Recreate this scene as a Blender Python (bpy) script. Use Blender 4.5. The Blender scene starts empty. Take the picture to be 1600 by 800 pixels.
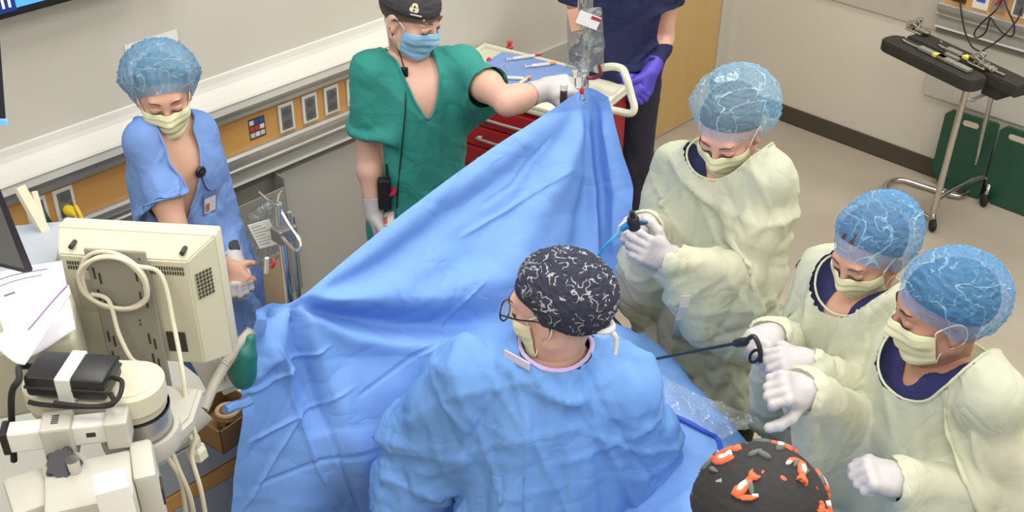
import bpy, bmesh, math, random, time
import numpy as np
from mathutils import Vector, Matrix, noise as mnoise
random.seed(7); np.random.seed(7)
T0 = time.time()
PI = math.pi
SC = bpy.context.scene
COL = SC.collection
# ------------------------------------------------------------------ camera and measuring helpers
FPX = 1760.0; HC = 3.0
M = np.array([[0.69156, 0.39166, -0.60692], [-0.7222, 0.39002, -0.57124], [0.01298, 0.83336, 0.55258]])
u_, s_, vt_ = np.linalg.svd(M); M = u_ @ vt_
FW = np.array([-M[0, 2], -M[1, 2], 0.0]); FW /= np.linalg.norm(FW)
RT = np.array([FW[1], -FW[0], 0.0]); UP = np.array([0, 0, 1.0])
CAM = np.array([0, 0, HC])
WY, WX = 3.365, 5.476
def ray(px, py): return M @ np.array([px - 800.0, 400.0 - py, -FPX])
def A(px, py, u): d = ray(px, py); return CAM + d * u / (d @ FW)        # point seen at a pixel, u metres ahead of the camera
def Z(px, py, z): d = ray(px, py); return CAM + d * (z - HC) / d[2]      # ... at height z
def WLp(px, py, y=WY): d = ray(px, py); return CAM + d * y / d[1]
def WRp(px, py, x=WX): d = ray(px, py); return CAM + d * x / d[0]
def px_of(p):
    q = M.T @ (np.array(p) - CAM); return 800 + FPX * q[0] / -q[2], 400 - FPX * q[1] / -q[2]
def nz(v): v = np.array(v, float); return v / max(np.linalg.norm(v), 1e-9)
# ------------------------------------------------------------------ materials
def lin(c):
    return tuple(((x / 255) / 12.92 if x / 255 <= .04045 else (((x / 255) + .055) / 1.055) ** 2.4) for x in c)
MATS = {}
def mat(name, rgb, rough=.6, metal=0, var=0, vscale=8, bump=0, bscale=60, alpha=1, trans=0, emit=None, es=1, sss=0, sheen=0, spec=.5, stretch=None, transl=0, coat=0, ior=None):
    if name in MATS: return MATS[name]
    m = bpy.data.materials.new(name); m.use_nodes = True
    nt = m.node_tree; N = nt.nodes; L = nt.links; b = N['Principled BSDF']; out = N['Material Output']
    c = lin(rgb)
    b.inputs['Base Color'].default_value = (*c, 1); b.inputs['Roughness'].default_value = rough; b.inputs['Metallic'].default_value = metal
    b.inputs['Specular IOR Level'].default_value = spec
    if ior: b.inputs['IOR'].default_value = ior
    if trans: b.inputs['Transmission Weight'].default_value = trans
    if sss: b.inputs['Subsurface Weight'].default_value = sss; b.inputs['Subsurface Radius'].default_value = (.012, .005, .003); b.inputs['Subsurface Scale'].default_value = 1
    if sheen: b.inputs['Sheen Weight'].default_value = sheen
    if coat: b.inputs['Coat Weight'].default_value = coat
    if emit: b.inputs['Emission Color'].default_value = (*lin(emit), 1); b.inputs['Emission Strength'].default_value = es
    tc = N.new('ShaderNodeTexCoord'); mp = N.new('ShaderNodeMapping'); L.new(tc.outputs['Object'], mp.inputs[0])
    if stretch: mp.inputs['Scale'].default_value = stretch
    if var:
        n = N.new('ShaderNodeTexNoise'); n.inputs['Scale'].default_value = vscale; n.inputs['Detail'].default_value = 4; L.new(mp.outputs[0], n.inputs['Vector'])
        mx = N.new('ShaderNodeMix'); mx.data_type = 'RGBA'; L.new(n.outputs['Fac'], mx.inputs['Factor'])
        mx.inputs['A'].default_value = (*[max(0, x * (1 - var)) for x in c], 1); mx.inputs['B'].default_value = (*[min(1, x * (1 + var)) for x in c], 1)
        L.new(mx.outputs['Result'], b.inputs['Base Color'])
    if bump:
        n = N.new('ShaderNodeTexNoise'); n.inputs['Scale'].default_value = bscale; n.inputs['Detail'].default_value = 5; L.new(mp.outputs[0], n.inputs['Vector'])
        bp = N.new('ShaderNodeBump'); bp.inputs['Strength'].default_value = bump; bp.inputs['Distance'].default_value = .01; L.new(n.outputs['Fac'], bp.inputs['Height']); L.new(bp.outputs[0], b.inputs['Normal'])
    sh = b.outputs[0]
    if transl:
        t = N.new('ShaderNodeBsdfTranslucent'); t.inputs[0].default_value = (*c, 1); ms = N.new('ShaderNodeMixShader'); ms.inputs[0].default_value = transl
        L.new(sh, ms.inputs[1]); L.new(t.outputs[0], ms.inputs[2]); sh = ms.outputs[0]
    if alpha < 1:
        t = N.new('ShaderNodeBsdfTransparent'); ms = N.new('ShaderNodeMixShader'); ms.inputs[0].default_value = alpha
        L.new(t.outputs[0], ms.inputs[1]); L.new(sh, ms.inputs[2]); sh = ms.outputs[0]
    L.new(sh, out.inputs[0])
    MATS[name] = m
    return m
def node_mat(name):
    m = bpy.data.materials.new(name); m.use_nodes = True; MATS[name] = m
    return m, m.node_tree.nodes, m.node_tree.links, m.node_tree.nodes['Principled BSDF'], m.node_tree.nodes['Material Output']
# ------------------------------------------------------------------ objects
def thing(name, label, cat, loc=(0, 0, 0), rotz=0, group=None):
    o = bpy.data.objects.new(name, None); COL.objects.link(o); o.location = Vector([float(x) for x in loc]); o.rotation_euler = (0, 0, rotz)
    o.empty_display_size = .1; o['label'] = label; o['category'] = cat
    if group: o['group'] = group
    return o
def tag(o, label, cat, group=None):
    o['label'] = label; o['category'] = cat
    if group: o['group'] = group
    return o
def link(name, me, m, parent=None, world=True, smooth=False, sharp=35):
    o = bpy.data.objects.new(name, me); COL.objects.link(o)
    for x in (m if isinstance(m, (list, tuple)) else [m]): me.materials.append(x)
    if smooth:
        me.polygons.foreach_set('use_smooth', [True] * len(me.polygons))
        if sharp:
            try: me.set_sharp_from_angle(angle=math.radians(sharp))
            except Exception: pass
    if parent is not None:
        o.parent = parent
        if world:
            w = parent; off = Vector((0, 0, 0))
            while w is not None: off += w.location; w = w.parent
            me.transform(Matrix.Translation(-off))
    elif world and len(me.vertices):
        # put the origin at the base of the thing
        co = np.empty(len(me.vertices) * 3); me.vertices.foreach_get('co', co); co = co.reshape(-1, 3)
        c = Vector((float(co[:, 0].mean()), float(co[:, 1].mean()), float(co[:, 2].min())))
        me.transform(Matrix.Translation(-c)); o.location = c
    return o
def ob(name, bm, m, parent=None, world=True, smooth=False, sharp=35):
    me = bpy.data.meshes.new(name); bmesh.ops.recalc_face_normals(bm, faces=bm.faces); bm.to_mesh(me); bm.free()
    return link(name, me, m, parent, world, smooth, sharp)
def ob_np(name, v, f, m, parent=None, world=True, sub=0, solid=0, sharp=0):
    me = bpy.data.meshes.new(name)
    v = np.asarray(v, np.float32); f = np.asarray(f, np.int32); k = f.shape[1]
    me.vertices.add(len(v)); me.vertices.foreach_set('co', v.ravel())
    me.loops.add(f.size); me.loops.foreach_set('vertex_index', f.ravel())
    me.polygons.add(len(f)); me.polygons.foreach_set('loop_start', np.arange(0, f.size, k)); me.polygons.foreach_set('loop_total', np.full(len(f), k))
    me.update(); me.validate()
    o = link(name, me, m, parent, world, True, sharp)
    if solid: s = o.modifiers.new('solid', 'SOLIDIFY'); s.thickness = solid; s.offset = 0
    if sub: s = o.modifiers.new('sub', 'SUBSURF'); s.levels = sub; s.render_levels = sub
    return o
def struct(name, bm, m, parent=None, **k):
    o = ob(name, bm, m, parent, **k)
    if parent is None: o['kind'] = 'structure'
    return o
def frame(x, y, z, o=(0, 0, 0)):
    return Matrix(((x[0], y[0], z[0], o[0]), (x[1], y[1], z[1], o[1]), (x[2], y[2], z[2], o[2]), (0, 0, 0, 1)))
def B(): return bmesh.new()
def bx(bm, lo, hi, bev=0, F=None, seg=2):
    lo = Vector([float(a) for a in lo]); hi = Vector([float(a) for a in hi])
    r = bmesh.ops.create_cube(bm, size=1)
    vs = r['verts']; c = (lo + hi) / 2; d = hi - lo
    for v in vs: v.co = Vector((v.co.x * d.x + c.x, v.co.y * d.y + c.y, v.co.z * d.z + c.z))
    if bev:
        es = list({e for v in vs for e in v.link_edges})
        r = bmesh.ops.bevel(bm, geom=es, offset=min(bev, abs(min(d)) * .45), segments=seg, affect='EDGES', profile=.5)
        vs = list({v for f in r['faces'] for v in f.verts} | {v for v in vs if v.is_valid})
    if F is not None:
        for v in vs: v.co = F @ v.co
    return vs
def box(lo, hi, bev=0, F=None): bm = B(); bx(bm, lo, hi, bev, F); return bm
def tube(bm, pts, r, seg=10, closed=False, cap=True):
    P = [Vector([float(a) for a in p]) for p in pts]; n = len(P); rings = []
    rr = r if isinstance(r, (list, tuple)) else [r] * n
    pu = None
    for i, p in enumerate(P):
        if closed: t = P[(i + 1) % n] - P[i - 1]
        else: t = P[min(i + 1, n - 1)] - P[max(i - 1, 0)]
        t.normalize()
        if pu is None: pu = t.orthogonal().normalized()
        pu = (pu - t * pu.dot(t)); pu = pu.normalized() if pu.length > 1e-6 else t.orthogonal().normalized()
        w = t.cross(pu)
        rings.append([bm.verts.new(p + (pu * math.cos(a) + w * math.sin(a)) * rr[i]) for a in [2 * PI * k / seg for k in range(seg)]])
    for i in range(n if closed else n - 1):
        a, b = rings[i], rings[(i + 1) % n]
        for k in range(seg): bm.faces.new((a[k], a[(k + 1) % seg], b[(k + 1) % seg], b[k]))
    if cap and not closed:
        bm.faces.new(rings[0][::-1]); bm.faces.new(rings[-1])
    return bm
def spline(pts, n=8, closed=False):
    P = [np.array(p, float) for p in pts]; out = []; m = len(P)
    for i in range(m if closed else m - 1):
        g = (lambda k: P[k % m]) if closed else (lambda k: P[max(0, min(m - 1, k))])
        a, b, c, d = g(i - 1), g(i), g(i + 1), g(i + 2)
        for k in range(n):
            t = k / n
            out.append(.5 * ((2 * b) + (c - a) * t + (2 * a - 5 * b + 4 * c - d) * t * t + (3 * b - a - 3 * c + d) * t ** 3))
    if not closed: out.append(P[-1])
    return out
def tb(pts, r, seg=10, sp=0, closed=False):
    return tube(B(), spline(pts, sp, closed) if sp else pts, r, seg, closed)
def lathe(bm, prof, F=None, seg=24, cap=True):
    rings = []
    for (r, z) in prof:
        rings.append([bm.verts.new(Vector((r * math.cos(2 * PI * k / seg), r * math.sin(2 * PI * k / seg), z))) for k in range(seg)])
    for a, b in zip(rings, rings[1:]):
        for k in range(seg): bm.faces.new((a[k], a[(k + 1) % seg], b[(k + 1) % seg], b[k]))
    if cap: bm.faces.new(rings[0][::-1]); bm.faces.new(rings[-1])
    if F is not None:
        for rg in rings:
            for v in rg: v.co = F @ v.co
    return bm
def prism(bm, poly, a, b, F=None):
    """poly: 2-D outline in x,z; extruded along y from a to b."""
    lo = [bm.verts.new(Vector((p[0], a, p[1]))) for p in poly]; hi = [bm.verts.new(Vector((p[0], b, p[1]))) for p in poly]
    n = len(poly); bm.faces.new(lo); bm.faces.new(hi[::-1])
    for i in range(n): bm.faces.new((lo[i], hi[i], hi[(i + 1) % n], lo[(i + 1) % n]))
    if F is not None:
        for v in lo + hi: v.co = F @ v.co
    return bm
def grid_mesh(P):
    """P: array (n,m,3) -> verts, quads"""
    n, m = P.shape[:2]; i, j = np.meshgrid(np.arange(n - 1), np.arange(m - 1), indexing='ij'); a = (i * m + j).ravel()
    return P.reshape(-1, 3), np.stack([a, a + 1, a + m + 1, a + m], 1)
def rr_poly(w, h, r, n=5):
    out = []
    for cx, cy, a0 in ((w / 2 - r, h / 2 - r, 0), (-w / 2 + r, h / 2 - r, 90), (-w / 2 + r, -h / 2 + r, 180), (w / 2 - r, -h / 2 + r, 270)):
        for k in range(n + 1):
            a = math.radians(a0 + 90 * k / n); out.append((cx + r * math.cos(a), cy + r * math.sin(a)))
    return out
def text_bm(s, size, F, depth=.0006):
    cu = bpy.data.curves.new('t', 'FONT'); cu.body = s; cu.size = size; cu.extrude = depth; cu.align_x = 'CENTER'; cu.align_y = 'CENTER'; cu.resolution_u = 2
    o = bpy.data.objects.new('t', cu); COL.objects.link(o); dg = bpy.context.evaluated_depsgraph_get()
    me = bpy.data.meshes.new_from_object(o.evaluated_get(dg)); bm = B(); bm.from_mesh(me); bm.transform(F)
    bpy.data.objects.remove(o); bpy.data.curves.remove(cu); bpy.data.meshes.remove(me); return bm
def copy_tree(o, parent=None):
    c = o.copy(); COL.objects.link(c); c.parent = parent
    for ch in list(o.children): copy_tree(ch, c)
    return c
# ------------------------------------------------------------------ signed-distance bodies
class Pr:
    __slots__ = ('f', 'lo', 'hi', 'k', 'op')
    def __init__(s, f, lo, hi, k, op): s.f, s.lo, s.hi, s.k, s.op = f, np.array(lo, float), np.array(hi, float), k, op
def cone(a, b, ra, rb, k=.02, flat=None, op='+'):
    a = np.array(a, float); b = np.array(b, float); ba = b - a
    if flat is not None: n = nz(flat[0]); s = flat[1] - 1; ba2 = ba + n * (ba @ n) * s
    else: n = None; ba2 = ba
    L2 = max(ba2 @ ba2, 1e-9)
    def f(p):
        q = p - a
        if n is not None: q = q + ((q @ n) * s)[..., None] * n
        t = np.clip(q @ ba2 / L2, 0, 1); return np.sqrt(((q - t[..., None] * ba2) ** 2).sum(-1)) - (ra + (rb - ra) * t)
    r = max(ra, rb)
    return Pr(f, np.minimum(a, b) - r, np.maximum(a, b) + r, k, op)
def ell(c, r, R=None, k=.02, op='+'):
    c = np.array(c, float); r = np.array(r, float); R = np.eye(3) if R is None else np.array(R, float)
    def f(p):
        q = (p - c) @ R; k0 = np.sqrt(((q / r) ** 2).sum(-1)); k1 = np.sqrt(((q / r ** 2) ** 2).sum(-1)) + 1e-9; return k0 * (k0 - 1) / k1
    e = np.sqrt(((R * r) ** 2).sum(1))
    return Pr(f, c - e, c + e, k, op)
def rbox(c, h, R=None, rad=.01, k=.01, op='+'):
    c = np.array(c, float); h = np.array(h, float) - rad; R = np.eye(3) if R is None else np.array(R, float)
    def f(p):
        q = np.abs((p - c) @ R) - h; return np.sqrt((np.maximum(q, 0) ** 2).sum(-1)) + np.minimum(q.max(-1), 0) - rad
    e = np.abs(R) @ (h + rad)
    return Pr(f, c - e, c + e, k, op)
def comb(D, d, k, op):
    if op == '+': h = np.maximum(k - np.abs(D - d), 0) / k; return np.minimum(D, d) - h * h * k * .25
    d = -d; h = np.maximum(k - np.abs(D - d), 0) / k; return np.maximum(D, d) + h * h * k * .25
def ev(prims, p):
    D = np.full(p.shape[:-1], .4)
    for q in prims: D = comb(D, q.f(p), q.k, q.op)
    return D
class Grid:
    def __init__(s, prims, h, margin=.03, inflate=0):
        lo = np.min([p.lo for p in prims if p.op == '+'], 0) - margin - inflate; hi = np.max([p.hi for p in prims if p.op == '+'], 0) + margin + inflate
        n = np.ceil((hi - lo) / h).astype(int) + 1; s.h, s.o, s.n = h, lo, n; D = np.full(n, .3, np.float32)
        for q in prims:
            a = np.clip(np.floor((q.lo - lo - margin - inflate) / h).astype(int), 0, n); b = np.clip(np.ceil((q.hi - lo + margin + inflate) / h).astype(int) + 1, 0, n)
            if (b <= a).any(): continue
            ax = [lo[i] + h * np.arange(a[i], b[i]) for i in range(3)]
            G = np.stack(np.meshgrid(*ax, indexing='ij'), -1)
            sl = tuple(slice(a[i], b[i]) for i in range(3))
            D[sl] = comb(D[sl], q.f(G), q.k, q.op)
        s.D = D - inflate
    def mesh(s):
        D, h, o = s.D, s.h, s.o; S = D < 0
        nx, ny, nz_ = D.shape; cs = (nx - 1, ny - 1, nz_ - 1)
        cnt = np.zeros(cs, np.int8)
        for i in (0, 1):
            for j in (0, 1):
                for k in (0, 1): cnt += S[i:nx - 1 + i, j:ny - 1 + j, k:nz_ - 1 + k]
        cells = np.argwhere((cnt > 0) & (cnt < 8)); idx = np.full(cs, -1, np.int32); idx[tuple(cells.T)] = np.arange(len(cells))
        acc = np.zeros((len(cells), 3)); num = np.zeros(len(cells)); cr = [(i, j, k) for i in (0, 1) for j in (0, 1) for k in (0, 1)]
        g = {c: D[cells[:, 0] + c[0], cells[:, 1] + c[1], cells[:, 2] + c[2]] for c in cr}
        for c in cr:
            for ax in range(3):
                if c[ax] == 0:
                    e = list(c); e[ax] = 1; e = tuple(e); a, b = g[c], g[e]; m = (a < 0) != (b < 0)
                    t = np.where(m, a / np.where(m, a - b, 1), 0); p = np.tile(np.array(c, float), (len(cells), 1)); p[:, ax] = t
                    acc += p * m[:, None]; num += m
        V = (cells + acc / num[:, None]) * h + o; Q = []
        for ax in range(3):
            o1, o2 = (ax + 1) % 3, (ax + 2) % 3
            sa = [slice(None)] * 3; sb = [slice(None)] * 3; sa[ax] = slice(0, -1); sb[ax] = slice(1, None)
            X = S[tuple(sa)] != S[tuple(sb)]; E = np.argwhere(X); E = E[(E[:, o1] > 0) & (E[:, o2] > 0) & (E[:, o1] < D.shape[o1] - 1) & (E[:, o2] < D.shape[o2] - 1)]
            def I(d1, d2): c = E.copy(); c[:, o1] += d1; c[:, o2] += d2; return idx[tuple(c.T)]
            q = np.stack([I(-1, -1), I(0, -1), I(0, 0), I(-1, 0)], 1); ins = S[tuple(E.T)]; q[~ins] = q[~ins][:, ::-1]; Q.append(q)
        return V, np.concatenate(Q)
    def samp(s, p):
        q = (p - s.o) / s.h; q = np.clip(q, 1, np.array(s.n) - 2.001); i = q.astype(int); f = q - i; r = 0
        for a in (0, 1):
            for b in (0, 1):
                for c in (0, 1):
                    w = (f[:, 0] if a else 1 - f[:, 0]) * (f[:, 1] if b else 1 - f[:, 1]) * (f[:, 2] if c else 1 - f[:, 2])
                    r = r + w * s.D[i[:, 0] + a, i[:, 1] + b, i[:, 2] + c]
        return r
    def push(s, p, off):
        d = s.samp(p); m = np.where(d < off)[0]
        if len(m):
            q = p[m]; e = s.h; g = np.stack([s.samp(q + v) - s.samp(q - v) for v in np.eye(3) * e], 1)
            g /= np.maximum(np.linalg.norm(g, axis=1), 1e-6)[:, None]; p[m] = q + g * np.minimum(off - d[m], .03)[:, None]
        return m
def edges_of(F):
    E = np.concatenate([F[:, [i, (i + 1) % 4]] for i in range(4)]); Es = np.sort(E, 1); U, c = np.unique(Es, axis=0, return_counts=True); return U, c
def smooth_np(V, F, it=2, lam=.5, fix=None):
    E, c = edges_of(F); n = len(V); deg = np.bincount(E.ravel(), minlength=n).clip(1)
    for _ in range(it):
        S = np.stack([np.bincount(E[:, 0], V[E[:, 1], k], n) + np.bincount(E[:, 1], V[E[:, 0], k], n) for k in range(3)], 1) / deg[:, None]
        W = V + (S - V) * lam
        if fix is not None: W[fix] = V[fix]
        V = W
    return V
def keep(V, F, mask):
    """keep faces all of whose vertices satisfy mask; drop loose pieces"""
    F = F[mask[F].all(1)]; u, inv = np.unique(F, return_inverse=True); V = V[u]; F = inv.reshape(F.shape)
    lab = np.arange(len(V)); E, _ = edges_of(F)
    for _ in range(400):
        l2 = lab.copy(); np.minimum.at(l2, E[:, 0], lab[E[:, 1]]); np.minimum.at(l2, E[:, 1], lab[E[:, 0]]); l2 = l2[l2]
        if (l2 == lab).all(): break
        lab = l2
    b = np.bincount(lab).argmax(); F = F[(lab[F] == b).all(1)]; u, inv = np.unique(F, return_inverse=True); return V[u], inv.reshape(F.shape)
def cloth(V, F, body, scale=1.06, steps=40, iters=8, off=.006, pin=None, bend=.2, g=2.6, seed=1, amp=.004, extra=None, damp=.86):
    n = len(V); E, _ = edges_of(F); V = smooth_np(V, F, 2, .5)
    D = np.concatenate([F[:, [0, 2]], F[:, [1, 3]]])
    K = []; PV = []; NE = []
    for i in range(4):
        a, b = F[:, i], F[:, (i + 1) % 4]; K.append(np.minimum(a, b) * n + np.maximum(a, b)); PV.append(F[:, (i - 1) % 4]); NE.append(F[:, (i + 2) % 4])
    K = np.concatenate(K); PV = np.concatenate(PV); NE = np.concatenate(NE); o = np.argsort(K, kind='stable'); K, PV, NE = K[o], PV[o], NE[o]; m = np.where(K[1:] == K[:-1])[0]
    Bd = np.concatenate([np.stack([PV[m], NE[m + 1]], 1), np.stack([NE[m], PV[m + 1]], 1)]); Bd = Bd[Bd[:, 0] != Bd[:, 1]]
    C = np.concatenate([E, D, Bd]); st = np.concatenate([np.full(len(E), 1.), np.full(len(D), .6), np.full(len(Bd), bend)])
    L = np.linalg.norm(V[C[:, 0]] - V[C[:, 1]], axis=1); sc = scale if np.isscalar(scale) else (scale[C[:, 0]] + scale[C[:, 1]]) / 2; L = L * sc
    w = np.ones(n)
    if pin is not None: w[pin] = 0
    W = w[C[:, 0]] + w[C[:, 1]]; ok = W > 0; C, L, st, W = C[ok], L[ok], st[ok], W[ok]
    cnt = np.bincount(C[:, 0], st, n) + np.bincount(C[:, 1], st, n); cnt = np.maximum(cnt, 1)
    rng = np.random.RandomState(seed); ph = rng.rand(6, 3) * 50 - 25
    dn = sum(np.sin(V @ (ph[i] * 2) + i * 1.7) for i in range(6)) / 3
    P = V.copy(); P += dn[:, None] * nz([.6, .5, .2]) * amp * w[:, None] + rng.randn(n, 3) * .0006 * w[:, None]
    vel = np.zeros_like(P); dt = 1 / 60; c0, c1 = C[:, 0], C[:, 1]; w0, w1 = w[c0] / W, w[c1] / W
    for s in range(steps):
        old = P.copy(); vel[:, 2] -= g * dt; P = P + vel * dt * w[:, None]
        for _ in range(iters):
            d = P[c0] - P[c1]; l = np.sqrt((d * d).sum(1)) + 1e-9; f = ((l - L) / l * st)[:, None] * d
            a, b = f * w0[:, None], f * w1[:, None]
            dP = np.stack([np.bincount(c1, b[:, k], n) - np.bincount(c0, a[:, k], n) for k in range(3)], 1)
            P += dP / cnt[:, None] * 1.5
            if body is not None and _ % 2 == 1: body.push(P, off)
        if body is not None: body.push(P, off)
        if extra: extra(P)
        if pin is not None: P[pin] = V[pin]
        vel = (P - old) / dt * damp
        sp = np.linalg.norm(vel, axis=1); vel *= np.minimum(1, 1.5 / np.maximum(sp, 1e-6))[:, None]
    return P

def subdiv_np(V, F):
    """one linear split of every quad"""
    n = len(V); K = []
    for i in range(4): a, b = F[:, i], F[:, (i + 1) % 4]; K.append(np.minimum(a, b).astype(np.int64) * n + np.maximum(a, b))
    u, inv = np.unique(np.concatenate(K), return_inverse=True); inv = inv.reshape(4, -1).T; mid = (V[u // n] + V[u % n]) / 2; cen = V[F].mean(1)
    W = np.concatenate([V, mid, cen]); m = n + inv; c = n + len(u) + np.arange(len(F)); Q = []
    for i in range(4): Q.append(np.stack([F[:, i], m[:, i], c, m[:, (i - 1) % 4]], 1))
    return W, np.concatenate(Q)
def normals_np(V, F):
    n = np.cross(V[F[:, 2]] - V[F[:, 0]], V[F[:, 3]] - V[F[:, 1]]); N_ = np.stack([sum(np.bincount(F[:, i], n[:, k], len(V)) for i in range(4)) for k in range(3)], 1)
    return N_ / np.maximum(np.linalg.norm(N_, axis=1), 1e-9)[:, None]
def creases(V, amp=.006, n=16, f0=9, f1=26, seed=0, axis=None, sharp=3, warp=.012, al=.9):
    """scattered sharp folds: plane waves, each alive only in patches of the cloth"""
    r = np.random.RandomState(seed); d = np.zeros(len(V))
    W = V + warp * np.stack([np.sin(V @ (r.randn(3) * 7) + r.rand() * 6) for _ in range(3)], 1) + warp * .3 * np.stack([np.sin(V @ (r.randn(3) * 22) + r.rand() * 6) for _ in range(3)], 1)
    for i in range(n):
        k = nz(r.randn(3))
        if axis is not None: k = nz(k - np.array(axis) * (k @ np.array(axis)) * al)
        f = f0 + (f1 - f0) * r.rand(); ph = W @ k * f + r.rand() * 6
        mk = np.clip(np.sin(V @ (nz(r.randn(3)) * (4 + 5 * r.rand())) + r.rand() * 6) * 1.6 - .3, 0, 1) * np.clip(np.sin(V @ (nz(r.randn(3)) * (4 + 5 * r.rand())) + r.rand() * 6) * 1.6 - .1, 0, 1)
        d += mk * (1 - np.abs(np.sin(ph))) ** sharp * (1 if r.rand() < .6 else -1) * 14 / f
    return d * amp
def loops_of(F):
    E = np.concatenate([F[:, [i, (i + 1) % 4]] for i in range(4)]); key = np.sort(E, 1); k = key[:, 0].astype(np.int64) * (F.max() + 1) + key[:, 1]; u, inv, c = np.unique(k, return_inverse=True, return_counts=True)
    b = E[c[inv] == 1]; nx = {}
    for a_, b_ in b: nx.setdefault(int(a_), []).append(int(b_))
    out = []
    while nx:
        s = next(iter(nx)); L_ = [s]; cur = s
        while cur in nx:
            q = nx[cur].pop()
            if not nx[cur]: del nx[cur]
            if q == s: break
            L_.append(q); cur = q
        if len(L_) > 12: out.append(L_)
    return out
def smooth_loops(V, F, it=8):
    V = V.copy()
    for L_ in loops_of(F):
        i = np.array(L_); P = V[i]
        for _ in range(it): P = P * .5 + (np.roll(P, 1, 0) + np.roll(P, -1, 0)) * .25
        V[i] = P
    return V
# ================================================================== ROOM
XL, YB, CZ = -1.6, -2.2, 3.45
def noisy(name, rgb, **k): return mat(name, rgb, **k)
m_wall = mat('wall_paint', (206, 200, 186), .7, var=.02, vscale=2, bump=.03, bscale=180)
m_wall_low = mat('wall_paint_lower', (184, 181, 172), .65, var=.02, vscale=3, bump=.03, bscale=180)
m_wall_r = mat('wall_paint_right', (212, 206, 192), .7, var=.02, vscale=2, bump=.03, bscale=180)
m_wall_rp = mat('wall_panel_right', (186, 180, 166), .65, var=.02, vscale=2)
m_base = mat('vinyl_base', (74, 66, 55), .5, var=.1, vscale=12)
m_metal = mat('brushed_alu', (190, 188, 182), .35, .75, var=.08, vscale=30, stretch=(.3, 6, 6))
m_metal_d = mat('dark_alu', (130, 128, 122), .4, .6)
m_cream = mat('cream_plastic', (226, 222, 200), .45)
m_white = mat('white_plastic', (224, 221, 212), .4)
m_wood = mat('orange_laminate', (205, 152, 84), .5, var=.08, vscale=5, stretch=(.4, 3, 3))
m_dark = mat('black_plastic', (30, 29, 29), .4)
m_chrome = mat('chrome', (205, 203, 198), .18, 1)
m_rubber = mat('rubber', (26, 25, 24), .7)
# floor: speckled vinyl
m_floor, N, L, b, out = node_mat('vinyl_floor')
tc = N.new('ShaderNodeTexCoord'); n1 = N.new('ShaderNodeTexNoise'); n1.inputs['Scale'].default_value = 1.6; n1.inputs['Detail'].default_value = 6; L.new(tc.outputs['Object'], n1.inputs[0])
n2 = N.new('ShaderNodeTexNoise'); n2.inputs['Scale'].default_value = 160; n2.inputs['Detail'].default_value = 2; L.new(tc.outputs['Object'], n2.inputs[0])
r1 = N.new('ShaderNodeValToRGB'); r1.color_ramp.elements[0].position = .35; r1.color_ramp.elements[1].position = .65
r1.color_ramp.elements[0].color = (*lin((174, 163, 145)), 1); r1.color_ramp.elements[1].color = (*lin((186, 175, 157)), 1); L.new(n1.outputs['Fac'], r1.inputs[0])
r2 = N.new('ShaderNodeValToRGB'); r2.color_ramp.elements[0].position = .4; r2.color_ramp.elements[1].position = .6; r2.color_ramp.elements[0].color = (.82, .82, .82, 1); r2.color_ramp.elements[1].color = (1, 1, 1, 1); L.new(n2.outputs['Fac'], r2.inputs[0])
mx = N.new('ShaderNodeMix'); mx.data_type = 'RGBA'; mx.blend_type = 'MULTIPLY'; mx.inputs['Factor'].default_value = .6; L.new(r1.outputs[0], mx.inputs['A']); L.new(r2.outputs[0], mx.inputs['B']); L.new(mx.outputs['Result'], b.inputs['Base Color'])
b.inputs['Roughness'].default_value = .42
struct('floor', box((XL, YB, -.1), (WX, WY, 0)), m_floor)
struct('ceiling', box((XL, YB, CZ), (WX, WY, CZ + .1)), mat('ceiling_tile', (225, 224, 218), .9, var=.05, vscale=40))
DX0, DX1 = 4.42, 5.32      # door opening in the left wall
bm = box((XL, WY, 0), (DX0, WY + .12, CZ)); bx(bm, (DX1, WY, 0), (WX, WY + .12, CZ)); bx(bm, (DX0, WY, 2.13), (DX1, WY + .12, CZ))
struct('wall_left', bm, m_wall)
struct('wall_right', box((WX, YB, 0), (WX + .12, WY + .12, CZ)), m_wall_r)
struct('wall_near', box((XL, YB - .12, 0), (WX, YB, CZ)), m_wall)
struct('wall_far_left', box((XL - .12, YB, 0), (XL, WY, CZ)), m_wall)
# door and its frame
m_door = mat('door_veneer', (198, 165, 106), .45, var=.06, vscale=6, stretch=(5, 5, .35), bump=.04, bscale=30)
d = struct('door_1', box((DX0 + .05, WY - .012, .012), (DX1 - .05, WY + .033, 2.10), .002), m_door)
for z in (.21, 1.05, 1.86):
    F = frame((1, 0, 0), (0, 1, 0), (0, 0, 1), (DX1 - .048, WY - .02, z)); h = B(); bx(h, (-.03, -.004, -.055), (.0, .006, .055), F=F); lathe(h, [(.008, -.055), (.008, .055)], F=F, seg=12)
    ob('door_hinge', h, mat('bronze', (92, 70, 42), .4, .7), d, smooth=True)
h = B(); lathe(h, [(.028, 0), (.028, .008), (.011, .01), (.011, .05)], frame((1, 0, 0), (0, 0, 1), (0, -1, 0), (DX0 + .12, WY - .012, 1.0))); tube(h, [(DX0 + .12, WY - .06, 1.0), (DX0 + .24, WY - .06, 1.0)], .009)
ob('door_handle', h, m_chrome, d, smooth=True)
bm = box((DX0 - .05, WY - .02, 0), (DX0 + .045, WY + .1, 2.18), .003); bx(bm, (DX1 - .045, WY - .02, 0), (DX1 + .06, WY + .1, 2.18), .003); bx(bm, (DX0 + .045, WY - .02, 2.105), (DX1 - .045, WY + .1, 2.18), .003)
struct('trim_1', bm, mat('frame_paint', (196, 192, 180), .5))
struct('baseboard_right', box((WX - .012, YB, 0), (WX, WY - .002, .105), .003), m_base)
bm = box((XL, WY - .012, 0), (DX0 - .052, WY, .105), .003); struct('baseboard_left', bm, m_base)
struct('baseboard_near', box((XL, YB, 0), (WX - .012, YB + .012, .105), .003), m_base)
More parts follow.
